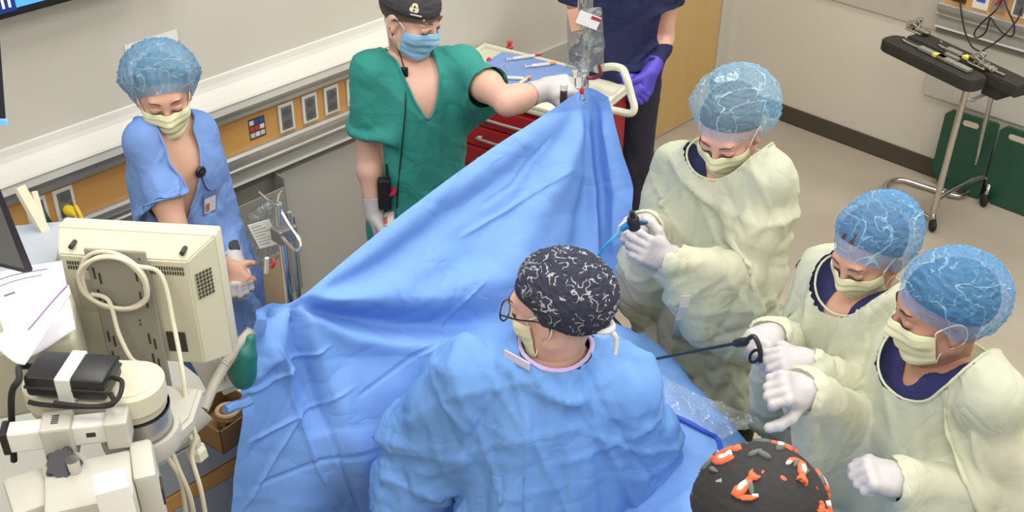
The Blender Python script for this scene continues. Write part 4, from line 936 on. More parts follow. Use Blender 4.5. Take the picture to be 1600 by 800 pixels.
# glasses
m_gls = mat('glasses_frame', (26, 30, 44), .3)
Lh = lambda x, y, z: S.c + S.R @ (np.array([x, y, z]) * S.s)
bm = B()
for sx in (-1, 1):
    c_ = np.array([sx * .034, .112, -.002]); ring = [Lh(c_[0] + .027 * math.cos(a) * (1 + .12 * abs(math.cos(a))), c_[1] - abs(c_[0] + .027 * math.cos(a)) * .18 + .006, c_[2] + .021 * math.sin(a)) for a in np.linspace(0, 2 * PI, 24, endpoint=False)]
    tube(bm, ring, .0022, 6, closed=True); tube(bm, spline([Lh(sx * .064, .104, .004), Lh(sx * .078, .05, .006), Lh(sx * .082, -.004, .008), Lh(sx * .080, -.03, -.012)], 5), .0022, 6)
tube(bm, [Lh(-.008, .117, 0), Lh(0, .120, .003), Lh(.008, .117, 0)], .002, 6)
gl_ = ob('glasses', bm, m_gls, S.root, smooth=True)
bm = B()
for sx in (-1, 1):
    F = frame(S.R[:, 0], S.R[:, 2], S.R[:, 1], Lh(sx * .034, .112, -.002)); lathe(bm, [(.001, 0), (.026, 0), (.026, .001), (.001, .001)], F, 20)
ob('lens', bm, mat('lens_clear', (235, 240, 245), .05, alpha=.15), gl_, smooth=True)
# fox print cap: each printed fox a small raised patch
m_fcap = printed('cap_fox_black', (40, 38, 36), [(20, 0, .10, (150, 150, 140), 3.1, .35), (16, 0, .07, (206, 92, 70), 8.4, .2)])
FB, FCn = (.112, .128, .112), (0, -.020, .036)
capfit(Fx, m_fcap, 26, back=FB, cen=FCn, seed=6, wr=.0012, drop0=-14)
m_fox = mat('print_orange', (226, 106, 66), .8, var=.1, vscale=60); m_fw = mat('print_white', (232, 226, 214), .8); m_leaf = mat('print_grey_leaf', (96, 100, 92), .8)
BASE_H = None
def surf(th, ph, x, y, lift):
    """point on the fox cap: local offsets x,y (metres) round direction (th,ph)"""
    d = np.array([math.sin(th) * math.cos(ph), math.cos(th) * math.cos(ph), math.sin(ph)]); up = nz(np.array([0, 0, 1.]) - d * d[2]) if abs(d[2]) < .999 else np.array([0, 1., 0]); xx = np.cross(up, d)
    r0 = 1 / math.sqrt(((d / np.array(FB)) ** 2).sum()); q = nz(d * r0 + xx * x + up * y); r = 1 / math.sqrt(((q / np.array(FB)) ** 2).sum()); return Fx.c + Fx.R @ ((np.array(FCn) + q * (r + lift)) * Fx.s)
def patch(bm, th, ph, poly, rot, sc, lift=.0062):
    c, s = math.cos(rot), math.sin(rot); P = [(sc * (x * c - y * s), sc * (x * s + y * c)) for x, y in poly]; cx = sum(q[0] for q in P) / len(P); cy = sum(q[1] for q in P) / len(P)
    vc = bm.verts.new(Vector(surf(th, ph, cx, cy, lift))); v1 = [bm.verts.new(Vector(surf(th, ph, (x + cx) / 2, (y + cy) / 2, lift))) for x, y in P]; v2 = [bm.verts.new(Vector(surf(th, ph, x, y, lift - .0008))) for x, y in P]; v3 = [bm.verts.new(Vector(surf(th, ph, x, y, lift - .009))) for x, y in P]; n = len(P)
    for i in range(n):
        j = (i + 1) % n; bm.faces.new((vc, v1[i], v1[j])); bm.faces.new((v1[i], v2[i], v2[j], v1[j])); bm.faces.new((v2[i], v3[i], v3[j], v2[j]))
def arc(cx, cy, r, a0, a1, n=10, ry=None): return [(cx + r * math.cos(a), cy + (ry or r) * math.sin(a)) for a in np.linspace(math.radians(a0), math.radians(a1), n)]
curled = arc(0, 0, 1, -40, 250, 16) + arc(0, 0, .35, 250, -40, 8); head = [(-.5, .45), (-.28, .25), (0, .3), (.28, .25), (.5, .45), (.45, -.05), (0, -.5), (-.45, -.05)]
sit = [(-.3, .9), (.1, 1.0), (.35, .5), (.5, -.2), (.45, -.9), (-.2, -1.0), (-.4, -.4), (-.2, .2)]; tail = [(.3, -.9), (.8, -.8), (1.3, -.3), (1.5, .3), (1.1, .1), (.7, -.3)]
leaf = [(0, 1), (.25, .5), (.3, 0), (.2, -.6), (0, -1), (-.2, -.6), (-.3, 0), (-.25, .5)]
foxes = [(-.25, .9, 0, 1.4), (-1.1, .55, 1, .5), (1.35, .65, 0, -.6), (2.4, .85, 1, 2.6), (-2.2, .75, 0, 2.0), (-2.9, .35, 1, -.5), (.5, .4, 1, .2), (0.6, 1.3, 0, 3.), (2.0, .2, 1, .9)]
bo, bw_, bl = B(), B(), B()
for i, (th, ph, k, rot) in enumerate(foxes):
    sc = .024
    if k == 0:
        patch(bo, th, ph, curled, rot, sc); patch(bo, th, ph, [(x * .75 + .75, y * .75 - .55) for x, y in head], rot, sc, .0068); patch(bw_, th, ph, arc(-.1, -.05, .5, 100, 330, 9) + arc(-.1, -.05, .15, 330, 100, 5), rot, sc, .0070)
    else:
        patch(bo, th, ph, sit, rot, sc * .85); patch(bo, th, ph, tail, rot, sc * .8, .0066); patch(bo, th, ph, [(x * .9 - .1, y * .9 + 1.15) for x, y in head], rot, sc * .85, .0072); patch(bw_, th, ph, [(-.2, .5), (.15, .4), (.2, -.3), (-.1, -.5), (-.28, 0)], rot, sc * .85, .0074); patch(bw_, th, ph, [(1.2, .0), (1.5, .35), (1.3, .45), (1.0, .1)], rot, sc * .8, .0072)
rl = np.random.RandomState(4)
for i in range(14): patch(bl, rl.rand() * 6.28, .25 + rl.rand() * 1.1, leaf, rl.rand() * 3, .013 + .004 * rl.rand(), .0058)
fc = [o for o in Fx.root.children if o.name.startswith('fitted_cap')][0]
jb = B(); jb.from_mesh(fc.data)
for k, (pb, pm) in enumerate(((bo, m_fox), (bw_, m_fw), (bl, m_leaf))):
    pb.transform(Matrix.Translation(-Fx.root.location)); tm = bpy.data.meshes.new('t'); bmesh.ops.recalc_face_normals(pb, faces=pb.faces); pb.to_mesh(tm); n0 = len(jb.faces); jb.from_mesh(tm); jb.faces.ensure_lookup_table(); fc.data.materials.append(pm)
    for q in jb.faces[n0:]: q.material_index = k + 1; q.smooth = True
    bpy.data.meshes.remove(tm); pb.free()
jb.to_mesh(fc.data); jb.free()
# ---- name badges, reel, watch, earpiece wire
def on_body(p, px, py, u0, u1, off=.004, gs=('scrub_top',)):
    from mathutils.bvhtree import BVHTree
    d = Vector([float(x) for x in nz(ray(px, py))])
    best = None; dg = bpy.context.evaluated_depsgraph_get()
    for o in p.root.children:
        if any(o.name.startswith(g) for g in gs):
            me = o.data; off_ = p.root.location; hit = BVHTree.FromPolygons([v.co + off_ for v in me.vertices], [f.vertices[:] for f in me.polygons]).ray_cast(Vector(CAM), d)
            if hit[0] is not None and (best is None or hit[3] < best[1]): best = (hit[0] - d * off, hit[3])
    return np.array(best[0]) if best else A(px, py, u0)
m_reel = mat('reel_black', (30, 30, 36), .35)
def badge(p, px, py, label, gs, reel=None, c1=(206, 208, 214), hold=None):
    c0 = on_body(p, px, py, 3, 3, .012, gs); up = nz(on_body(p, px, py - 14, 3, 3, .012, gs) - c0); rgt = nz(on_body(p, px + 9, py - 3, 3, 3, .012, gs) - c0); n = nz(np.cross(rgt, up)); rgt = np.cross(up, n)
    t = thing('name_badge', label, 'name badge', c0); F = frame(rgt, up, n, c0)
    ob('badge_card', box((-.027, -.040, -.001), (.027, .040, .001), .0008, F), mat('badge_blue_%d' % px, (96, 118, 160), .3, coat=.5), t)
    ob('card_print', box((-.022, -.033, .001), (.022, .018, .0016), 0, F), mat('badge_white_%d' % px, c1, .4), t)
    ob('photo', box((-.019, -.028, .0016), (-.003, .000, .002), 0, F), mat('badge_photo', (176, 110, 86), .5), t)
    if reel:
        r0 = on_body(p, *reel, 3, 3, .008, gs); FR = frame(rgt, up, n, r0); ob('badge_reel', lathe(lathe(B(), [(.018, 0), (.019, .004), (.017, .009), (.006, .010)], FR, 20), [(.005, .01), (.004, .012)], FR, 10), mat('reel_%d' % px, hold or (30, 30, 36), .35), t, smooth=True)
        ob('cord', tb([r0, (r0 + c0) / 2 + n * .004, c0 + up * .04], .0018, 6, 4), m_reel, t, smooth=True)
    return t
badge(W, 328, 316, 'name badge in a holder clipped to the light blue scrub top', ('scrub_top', 'body'), (312, 268))
badge(Tm, 607, 338, 'name badge on a red reel at the hip of the teal scrubs', ('scrub_top', 'scrub_trousers', 'body'), (613, 300), (226, 214, 200), (170, 44, 60))
# wrist watch (worn, part of her outfit)
wd = nz(W.elL - W.wrL); wc = W.wrL + wd * .055
t_ = tube(B(), [wc + (nz(np.cross(wd, UP)) * math.cos(a) + np.cross(wd, nz(np.cross(wd, UP))) * math.sin(a)) * .031 for a in np.linspace(0, 2 * PI, 20, endpoint=False)], .0055, 6, closed=True); wt = ob('wrist_watch', t_, mat('watch_band', (214, 212, 208), .5), W.root, smooth=True)
vd = nz(CAM - wc); vd = nz(vd - wd * (vd @ wd) + RT * .5); xx = np.cross(wd, vd); ob('watch_case', box((-.018, -.019, -.003), (.018, .019, .008), .004, frame(xx, wd, vd, wc + vd * .031)), m_dark, wt)
# ear-piece wire and clip microphone of the teal figure
tp = [on_body(Tm, x, y, 3.3, 3.3, .004, ('scrub_top', 'body', 'scrub_trousers')) for x, y in ((624, 82), (632, 112), (634, 160), (630, 210), (626, 250), (622, 290), (620, 325))]
t = thing('radio_earpiece', 'black earpiece cable running down the front of the teal scrubs', 'earpiece', tp[-1])
ob('cable', tb([Tm.c + Tm.R @ np.array([-.086 if False else .086, -.01, -.02])] + tp, .0022, 6, 4), m_dark, t, smooth=True)
F = frame(RT, UP, -FW, tp[1]); ob('clip_microphone', box((-.012, -.016, -.004), (.012, .016, .010), .004, F), m_dark, t)
p0 = on_body(Tm, 603, 300, 3.3, 3.3, .03, ('scrub_top', 'scrub_trousers', 'body')); F = frame(RT, UP, -FW, p0)
t = thing('radio', 'black radio on the hip of the teal scrubs', 'radio', p0); ob('radio_body', box((-.026, -.06, -.01), (.018, .055, .022), .006, F), m_dark, t); ob('antenna', tube(B(), [F @ Vector((.008, .05, .008)), F @ Vector((.008, .11, .008))], .004, 8), m_rubber, t)

g0 = [on_body(G1, x, y, 2.6, 2.6, .006, ('surgical_gown',)) for x, y in ((1072, 462), (1068, 480), (1062, 500), (1057, 530))]
bm = B(); rr_ = []
for q in g0:
    w_ = RT * .013; rr_.append([bm.verts.new(Vector(q - w_)), bm.verts.new(Vector(q + w_)), bm.verts.new(Vector(q + w_ - FW * .002)), bm.verts.new(Vector(q - w_ - FW * .002))])
for a, b in zip(rr_, rr_[1:]):
    for i in range(4): bm.faces.new((a[i], a[(i + 1) % 4], b[(i + 1) % 4], b[i]))
bm.faces.new(rr_[0]); bm.faces.new(rr_[-1][::-1]); ob('gown_tie', bm, mat('tie_cream', (214, 212, 190), .8), G1.root)

a_, b_ = on_body(S, 788, 552, 2.05, 2, .006, ('surgical_gown',)), on_body(S, 828, 574, 2.05, 2, .006, ('surgical_gown',))
x_ = nz(b_ - a_); z_ = nz(UP - x_ * (UP @ x_)); F = frame(x_, np.cross(z_, x_), z_, a_); ob('collar_tab', box((0, -.002, -.010), (float(np.linalg.norm(b_ - a_)), .002, .012), .0015, F), mat('collar_white', (214, 206, 226), .7), S.root)
# ================================================================== TABLE, DRAPES AND POLES
PL = A(454, 470, 2.36); PR = A(914, 142, 3.10)            # the two clips that hold the screen up
f_dr = fabric('drape_blue', (120, 162, 224), .03, .62, wr=.25, wscale=3.2, sb=.05)
# operating table under the drape
tdir = nz(np.array([-.38, -.92, 0])); tx = np.array([-tdir[1], tdir[0], 0]) * -1; tx = nz(np.cross(tdir, UP)); tc0 = np.array([1.90, 1.28, 0])
def TP(a, b, z): return tc0 + tdir * a + tx * b + UP * z         # a along the table, b across
FT = frame(tdir, np.cross(UP, tdir), UP, tc0)
t = thing('operating_table', 'operating table with black pads hidden under the blue drape', 'operating table', tc0)
ob('pad', box((-.75, -.22, .80), (1.15, .22, .875), .02, FT), m_dark, t, smooth=True); ob('frame', box((-.75, -.225, .74), (1.15, .225, .80), .01, FT), m_metal, t)
ob('column', box((-.15, -.16, .12), (.25, .16, .74), .02, FT), m_white, t); ob('base', box((-.45, -.24, .0), (.55, .24, .12), .03, FT), m_white, t)
# patient under the drape
pp = [cone(TP(-.05, 0, .965), TP(.30, 0, .96), .13, .13, .04, (UP, 1.6)), cone(TP(-.28, 0, .965), TP(-.05, 0, .965), .145, .13, .04, (UP, 1.6)), ell(TP(-.62, 0, .985), (.085, .10, .09), np.stack([tdir, tx, UP], 1), .03), cone(TP(-.52, 0, .96), TP(-.35, 0, .97), .05, .06, .04), cone(TP(.35, .08, .95), TP(1.05, .08, .925), .066, .042, .03), cone(TP(.35, -.08, .95), TP(1.05, -.08, .925), .066, .042, .03), cone(TP(-.30, .16, .95), TP(.25, .17, .92), .04, .03, .03), cone(TP(-.30, -.16, .95), TP(.25, -.17, .92), .04, .03, .03)]
V, F = Grid(pp, .012, .04).mesh(); V[:, 2] = np.maximum(V[:, 2], .877); pt = thing('person', 'person lying on the operating table entirely under the blue drape', 'person', TP(0, 0, .877)); ob_np('body', V, F, sk_light, pt)
# ---- the tall screen drape: control net across the screen, folds along picked lines
def screen():
    # rows: top hem -> bottom; columns from the left corner to the right edge (pixel x, pixel y, metres ahead)
    rows = [
        [(398, 484, 2.14), (425, 474, 2.26), (455, 470, 2.36), (540, 402, 2.50), (640, 322, 2.66), (760, 236, 2.86), (860, 172, 3.00), (905, 142, 3.09), (925, 138, 3.09), (950, 152, 3.06)],
        [(393, 530, 2.11), (425, 528, 2.22), (470, 520, 2.32), (560, 490, 2.44), (660, 430, 2.58), (770, 340, 2.76), (860, 260, 2.92), (915, 220, 3.03), (945, 222, 3.04), (972, 235, 3.00)],
        [(390, 590, 2.10), (425, 590, 2.19), (478, 590, 2.28), (570, 560, 2.38), (670, 510, 2.50), (775, 430, 2.66), (862, 360, 2.82), (920, 320, 2.96), (955, 312, 2.98), (988, 302, 2.94)],
        [(380, 650, 2.08), (420, 655, 2.15), (480, 660, 2.22), (570, 640, 2.30), (670, 600, 2.40), (780, 540, 2.54), (865, 480, 2.70), (925, 430, 2.84), (950, 415, 2.88), (978, 400, 2.88)],
        [(370, 720, 2.05), (415, 725, 2.11), (480, 735, 2.17), (570, 730, 2.24), (670, 710, 2.32), (780, 650, 2.44), (865, 590, 2.56), (920, 540, 2.70), (945, 510, 2.76), (962, 480, 2.80)],
        [(362, 800, 2.02), (412, 810, 2.07), (480, 820, 2.12), (570, 825, 2.18), (675, 810, 2.24), (785, 760, 2.32), (870, 700, 2.42), (925, 640, 2.52), (948, 600, 2.62), (955, 560, 2.72)],
        [(358, 900, 1.98), (410, 915, 2.02), (480, 930, 2.06), (570, 940, 2.10), (680, 930, 2.14), (790, 880, 2.20), (880, 820, 2.26), (940, 760, 2.34), (960, 720, 2.44), (965, 680, 2.56)],
        [(352, 1040, 1.92), (408, 1060, 1.96), (480, 1080, 2.0), (570, 1090, 2.04), (690, 1080, 2.08), (800, 1020, 2.12), (890, 950, 2.16), (950, 880, 2.22), (975, 840, 2.32), (980, 800, 2.44)]]
    C = np.array(rows, float); nr_, nc = C.shape[:2]; C[5:, 3:8, 2] += .14; C[4, 4:8, 2] += .06
    def up1(P, n):      # Catmull-Rom along axis 0
        m = len(P); t = np.linspace(0, m - 1, n); i = np.minimum(t.astype(int), m - 2); f = (t - i)[:, None, None]
        g = lambda k: P[np.clip(k, 0, m - 1)]; a, b, c, d = g(i - 1), g(i), g(i + 1), g(i + 2)
        return .5 * (2 * b + (c - a) * f + (2 * a - 5 * b + 4 * c - d) * f * f + (3 * b - a - 3 * c + d) * f ** 3)
    NR, NC = 200, 260
    G = up1(C, NR); G = up1(G.transpose(1, 0, 2), NC).transpose(1, 0, 2)
    G[..., 2] = np.minimum(G[..., 2], 3.12)
    dirs = np.stack([G[..., 0] - 800, 400 - G[..., 1], np.full(G.shape[:2], -FPX)], -1) @ M.T
    P = CAM + dirs * (G[..., 2] / (dirs @ FW))[..., None]
    n = np.cross(np.gradient(P, axis=1), np.gradient(P, axis=0)); n /= np.linalg.norm(n, axis=-1)[..., None] + 1e-9
    if (n[..., :] @ FW).mean() > 0: n = -n
    X, Y = G[..., 0], G[..., 1]; D = np.zeros(X.shape)
    def line(pts, amp, w0, w1=None, prof=2):     # fold running along pts (pixels), height amp (m), half-width w (pixels)
        w1 = w1 or w0; best = np.full(X.shape, 1e9); tt = np.zeros(X.shape); S_ = 0; L_ = []
        for a, b in zip(pts, pts[1:]): L_.append(math.hypot(b[0] - a[0], b[1] - a[1]))
        tot = sum(L_)
        for (a, b), l in zip(zip(pts, pts[1:]), L_):
            dx, dy = b[0] - a[0], b[1] - a[1]; t = np.clip(((X - a[0]) * dx + (Y - a[1]) * dy) / (l * l), 0, 1); d = np.hypot(X - a[0] - t * dx, Y - a[1] - t * dy)
            m = d < best; best = np.where(m, d, best); tt = np.where(m, (S_ + t * l) / tot, tt); S_ += l
        w = w0 + (w1 - w0) * tt; e = np.minimum(1, np.minimum(tt * 8 + .3, (1 - tt) * 5)); q = best / w
        return amp * e * (np.exp(-q * q) if prof == 2 else np.maximum(0, 1 - q) ** 1.2)
    # folded hem along the top
    D += line([(452, 474), (560, 405), (660, 325), (780, 245), (905, 160)], .022, 16, 30)
    D -= line([(462, 478), (600, 412), (700, 338), (800, 268), (905, 178)], .014, 12, 16)
    D += line([(465, 476), (620, 440), (740, 380), (860, 280), (915, 170)], .020, 20, 30)
    # radiating from the left clip
    D -= line([(470, 476), (540, 496), (620, 507), (700, 508), (800, 500)], .065, 11, 26)
    D += line([(465, 472), (560, 468), (660, 466), (780, 440), (880, 400)], .035, 14, 40)
    D += line([(470, 486), (560, 528), (660, 545), (780, 540)], .030, 16, 36)
    D -= line([(456, 485), (462, 540), (478, 600), (510, 680)], .040, 10, 22)
    D += line([(462, 480), (500, 560), (545, 680), (600, 800)], .025, 16, 36)
    D += line([(444, 482), (430, 560), (470, 600)], .022, 14, 20)
    D -= line([(430, 484), (408, 540), (392, 600), (384, 650)], .018, 8, 14)
    D += line([(402, 486), (420, 560), (400, 590), (384, 610)], .016, 10)
    # long soft billows
    D -= line([(700, 410), (800, 330), (880, 220), (912, 160)], .022, 30, 12)
    D += line([(780, 420), (850, 330), (905, 200), (915, 150)], .020, 32, 10)
    D -= line([(905, 400), (925, 280), (918, 150)], .028, 16, 8)
    D -= line([(944, 420), (942, 300), (926, 150)], .030, 9, 6)
    D += line([(962, 400), (965, 300), (940, 160)], .022, 15, 8)
    D += line([(936, 470), (932, 330), (922, 160)], .018, 9, 6)
    # pressed creases of the folded sheet
    for pts, a in (([(385, 622), (470, 560), (520, 535)], .008), ([(478, 560), (520, 690), (575, 830)], -.008), ([(390, 690), (470, 650), (560, 600)], .007), ([(425, 540), (500, 740), (540, 800)], .008), ([(400, 760), (500, 720), (600, 700)], -.006), ([(660, 600), (700, 500), (760, 430)], .006), ([(560, 620), (640, 560), (720, 520)], -.005), ([(720, 370), (790, 330), (890, 260)], .007), ([(800, 470), (870, 420), (930, 390)], .006), ([(380, 800), (440, 700), (490, 620)], .006), ([(600, 430), (640, 500), (660, 640)], .005), ([(860, 215), (800, 290), (740, 330)], -.006)):
        D += line(pts, a * 1.5, 4.5, 4.5, prof=1)
    P = P + n * D[..., None]
    return P
P = screen(); v, f = grid_mesh(P); nn = normals_np(v, f); v = v + nn * (creases(v, .004, 26, 8, 24, 77, warp=.006))[:, None]
o = ob_np('screen_drape', v, f, f_dr); tag(o, 'tall bright blue screen drape clipped between two poles', 'drape')
# ---- table drape: falls over the patient and the sides of the table
na, nb = 150, 120; a_ = np.linspace(-.32, 1.35, na); b_ = np.linspace(-.78, .78, nb); AA, BB = np.meshgrid(a_, b_, indexing='ij')
hw = .235; over = np.maximum(np.abs(BB) - hw, 0)
def body_top():
    q = (V - tc0); qa, qb = q @ tdir, q @ tx; H_ = np.full((na, nb), .885); bb = np.linspace(-.78, .78, nb); ia = np.clip(np.searchsorted(a_, qa), 0, na - 1); ib = np.clip(np.searchsorted(bb, qb), 0, nb - 1); np.maximum.at(H_, (ia, ib), V[:, 2] + .012)
    for _ in range(40):
        s_ = H_.copy(); s_[1:-1, 1:-1] = (H_[:-2, 1:-1] + H_[2:, 1:-1] + H_[1:-1, :-2] + H_[1:-1, 2:]) / 4; H_ = np.maximum(H_, s_)
    for _ in range(4):
        s_ = H_.copy(); s_[1:-1, 1:-1] = (H_[:-2, 1:-1] + H_[2:, 1:-1] + H_[1:-1, :-2] + H_[1:-1, 2:]) / 4; H_ = s_
    return H_ + .008
top = body_top(); fall = np.minimum(over, .50); yb = np.sign(BB) * (np.minimum(np.abs(BB), hw) + .035 * (1 - np.exp(-fall * 12)) + .05 * fall * np.sin(AA * 19 + np.sign(BB)))
ed = np.array([np.interp(hw, np.abs(b_[nb // 2:]), top[i, nb // 2:]) for i in range(na)])[:, None]
zz = np.where(over > 0, np.minimum(top, ed) - fall * .97, top)
Pn = tc0 + AA[..., None] * tdir + yb[..., None] * tx + zz[..., None] * UP
v, f = grid_mesh(Pn); nn = normals_np(v, f); v = v + nn * creases(v, .008, 40, 8, 26, 5, warp=.006)[:, None]
o = ob_np('table_drape', v, f, f_dr); tag(o, 'bright blue drape spread over the operating table', 'drape')
print('table z', top.max())
# dark adhesive edge of the pouch
from mathutils.bvhtree import BVHTree
def hit_of(objs, px, py, off=.004, default=None):
    d = Vector([float(x) for x in nz(ray(px, py))]); best = None
    for o in objs:
        off_ = o.matrix_basis.translation; T_ = BVHTree.FromPolygons([v.co + off_ for v in o.data.vertices], [f.vertices[:] for f in o.data.polygons]); h = T_.ray_cast(Vector(CAM), d)
        if h[0] is not None and (best is None or h[3] < best[1]): best = (h[0] - d * off, h[3])
    return np.array(best[0]) if best else default
tdr = o
m_tape = mat('tape_royal', (30, 76, 190), .5)
pts = [hit_of([tdr], x, y, .012, Z(x, y, .98)) for x, y in ((1036, 643), (1066, 656), (1100, 674), (1121, 686), (1126, 704), (1128, 722))]
bm = B(); P2 = spline(pts, 8); rows_ = []
for i, a in enumerate(P2):
    d = nz(P2[min(i + 1, len(P2) - 1)] - P2[max(i - 1, 0)]); s_ = nz(np.cross(d, UP)) * .006; rows_.append([bm.verts.new(Vector(q)) for q in (a - s_, a + s_, a + s_ + UP * .004, a - s_ + UP * .004)])
for a, b in zip(rows_, rows_[1:]):
    for i in range(4): bm.faces.new((a[i], a[(i + 1) % 4], b[(i + 1) % 4], b[i]))
bm.faces.new(rows_[0]); bm.faces.new(rows_[-1][::-1])
tag(ob('adhesive_strip', bm, m_tape), 'dark blue adhesive strip along the edge of the clear pouch', 'strip')
m_clear, N, L, b, out = node_mat('clear_film'); b.inputs['Base Color'].default_value = (.82, .85, .88, 1); b.inputs['Roughness'].default_value = .10; b.inputs['Specular IOR Level'].default_value = 1.0
tc = N.new('ShaderNodeTexCoord'); n = N.new('ShaderNodeTexNoise'); n.inputs['Scale'].default_value = 22; n.inputs['Detail'].default_value = 4; n.inputs['Distortion'].default_value = 1; L.new(tc.outputs['Object'], n.inputs[0]); bp = N.new('ShaderNodeBump'); bp.inputs['Strength'].default_value = .9; bp.inputs['Distance'].default_value = .03; L.new(n.outputs['Fac'], bp.inputs['Height']); L.new(bp.outputs[0], b.inputs['Normal'])
t_ = N.new('ShaderNodeBsdfTransparent'); ms = N.new('ShaderNodeMixShader'); ms.inputs[0].default_value = .27; L.new(t_.outputs[0], ms.inputs[1]); L.new(b.outputs[0], ms.inputs[2]); L.new(ms.outputs[0], out.inputs[0])
vn = N.new('ShaderNodeTexNoise'); vn.inputs['Scale'].default_value = 16; vn.inputs['Detail'].default_value = 2; vn.inputs['Distortion'].default_value = 1.5; L.new(tc.outputs['Object'], vn.inputs[0]); k1 = N.new('ShaderNodeMath'); k1.operation = 'SUBTRACT'; k1.inputs[1].default_value = .5; L.new(vn.outputs['Fac'], k1.inputs[0]); k2 = N.new('ShaderNodeMath'); k2.operation = 'ABSOLUTE'; L.new(k1.outputs[0], k2.inputs[0]); k3 = N.new('ShaderNodeMapRange'); k3.inputs['From Min'].default_value = 0; k3.inputs['From Max'].default_value = .016; k3.inputs['To Min'].default_value = .8; k3.inputs['To Max'].default_value = .16; L.new(k2.outputs[0], k3.inputs['Value']); L.new(k3.outputs[0], ms.inputs[0])  # pale, more opaque lines painted into the film as glints on its crinkles
R0 = [Z(918, 498, 1.26), Z(958, 520, 1.20), Z(1000, 560, 1.12), Z(1050, 596, 1.08), Z(1120, 628, 1.04), Z(1190, 656, 1.0)]
R1 = [Z(905, 520, 1.25), Z(950, 550, 1.18), Z(1000, 592, 1.12), Z(1045, 620, 1.08), Z(1095, 642, 1.05), Z(1160, 670, 1.01)]
R2 = [Z(898, 545, 1.20), Z(945, 580, 1.15), Z(1000, 622, 1.10)] + [hit_of([tdr], x, y, .02, Z(x, y, .99)) for x, y in ((1038, 640), (1082, 660), (1128, 688))]
C = np.array([R0, R1, R2]); Gs = np.array([spline(r, 18) for r in C]); Gs = np.array([spline(Gs[:, j], 18) for j in range(Gs.shape[1])]); v, f = grid_mesh(Gs); nn = normals_np(v, f); v = v + nn * (creases(v, .012, 50, 14, 60, 9, sharp=2, warp=.02))[:, None]
o = ob_np('fluid_pouch', v, f, m_clear); tag(o, 'clear crinkled plastic pouch hanging at the table edge beside the blue gown', 'plastic pouch')
# ---- right pole with pressure bag
zb = PR[2]; bx0, by0 = PR[0] + FW[0] * .03, PR[1] + FW[1] * .03
t = thing('infusion_pole', 'steel infusion pole behind the peak of the tall drape', 'infusion pole', (bx0, by0, 0))
ob('pole', tube(B(), [(bx0, by0, .06), (bx0, by0, 2.12)], .0125, 14), m_chrome, t, smooth=True)
bm = B()
for k in range(5): a = 2 * PI * k / 5; tube(bm, [(bx0, by0, .10), (bx0 + .26 * math.cos(a), by0 + .26 * math.sin(a), .07)], .014, 8)
ob('base', bm, m_chrome, t, smooth=True)
for k in range(5):
    a = 2 * PI * k / 5; c_ = (bx0 + .26 * math.cos(a), by0 + .26 * math.sin(a), .03); ob('caster', lathe(B(), [(.012, -.012), (.03, -.010), (.03, .010), (.012, .012)], frame((math.cos(a), math.sin(a), 0), (0, 0, 1), (math.sin(a), -math.cos(a), 0), c_), 16), m_rubber, t, smooth=True)
hk = A(908, 28, 3.06)
bm = tube(B(), spline([(bx0, by0, 2.11), (bx0, by0, 2.16), tuple(hk + UP * .10), tuple(hk), tuple(hk - FW * .03 - UP * .03), tuple(hk - FW * .05 - UP * .0), tuple(hk - FW * .055 + UP * .03)], 6), .010, 10); bm = tube(bm, [(bx0 - .06, by0, 2.12), (bx0 + .06, by0, 2.12)], .006, 8)
ob('hook', bm, m_chrome, t, smooth=True)
# the bag
m_bag, N, L, b, out = node_mat('bag_film'); b.inputs['Base Color'].default_value = (.42, .43, .42, 1); b.inputs['Roughness'].default_value = .07; b.inputs['Specular IOR Level'].default_value = 1; b.inputs['Metallic'].default_value = .35
tc = N.new('ShaderNodeTexCoord'); n = N.new('ShaderNodeTexNoise'); n.inputs['Scale'].default_value = 20; n.inputs['Detail'].default_value = 4; n.inputs['Distortion'].default_value = 1.5; L.new(tc.outputs['Object'], n.inputs[0]); bp = N.new('ShaderNodeBump'); bp.inputs['Strength'].default_value = 1; bp.inputs['Distance'].default_value = .03; L.new(n.outputs['Fac'], bp.inputs['Height']); L.new(bp.outputs[0], b.inputs['Normal'])
t_ = N.new('ShaderNodeBsdfTransparent'); t_.inputs[0].default_value = (.9, .92, .92, 1); ms = N.new('ShaderNodeMixShader'); ms.inputs[0].default_value = .36; L.new(t_.outputs[0], ms.inputs[1]); L.new(b.outputs[0], ms.inputs[2]); L.new(ms.outputs[0], out.inputs[0])
def bag(name, label, corners, u, thick, m, seed, cat='fluid bag'):
    tl, tr, br, bl = [A(x, y, u) for x, y in corners]; n_, m_ = 44, 30; s = np.linspace(0, 1, n_)[:, None, None]; q = np.linspace(0, 1, m_)[None, :, None]
    mid = (tl * (1 - q) + tr * q) * (1 - s) + (bl * (1 - q) + br * q) * s; nrm = nz(np.cross(tr - tl, bl - tl)); nrm = nrm if nrm @ FW < 0 else -nrm
    th = thick * (np.sin(s * PI) ** .45) * (np.sin(q * PI) ** .45); r = np.random.RandomState(seed); wv = .006 * np.sin(s * 21 + q * 9 + r.rand() * 6) * np.sin(q * 17 + s * 5) * (th / thick)
    t = thing(name, label, cat, (bl + br) / 2)
    for k, sg in enumerate((1, -1)):
        v, f = grid_mesh(mid + nrm * (th + wv * sg * 1.0) * sg); v = v + normals_np(v, f) * (creases(v, .010, 36, 20, 70, seed + k, warp=.02) * 1)[:, None]; ob_np('film', v, f, m, t)
    return t, nrm, (tl, tr, br, bl)
t, nb_, cs = bag('pressure_bag', 'clear pressure infusion bag hanging on the hook above the drape peak', [(888, 16), (938, 12), (943, 112), (884, 108)], 3.04, .035, m_bag, 3)
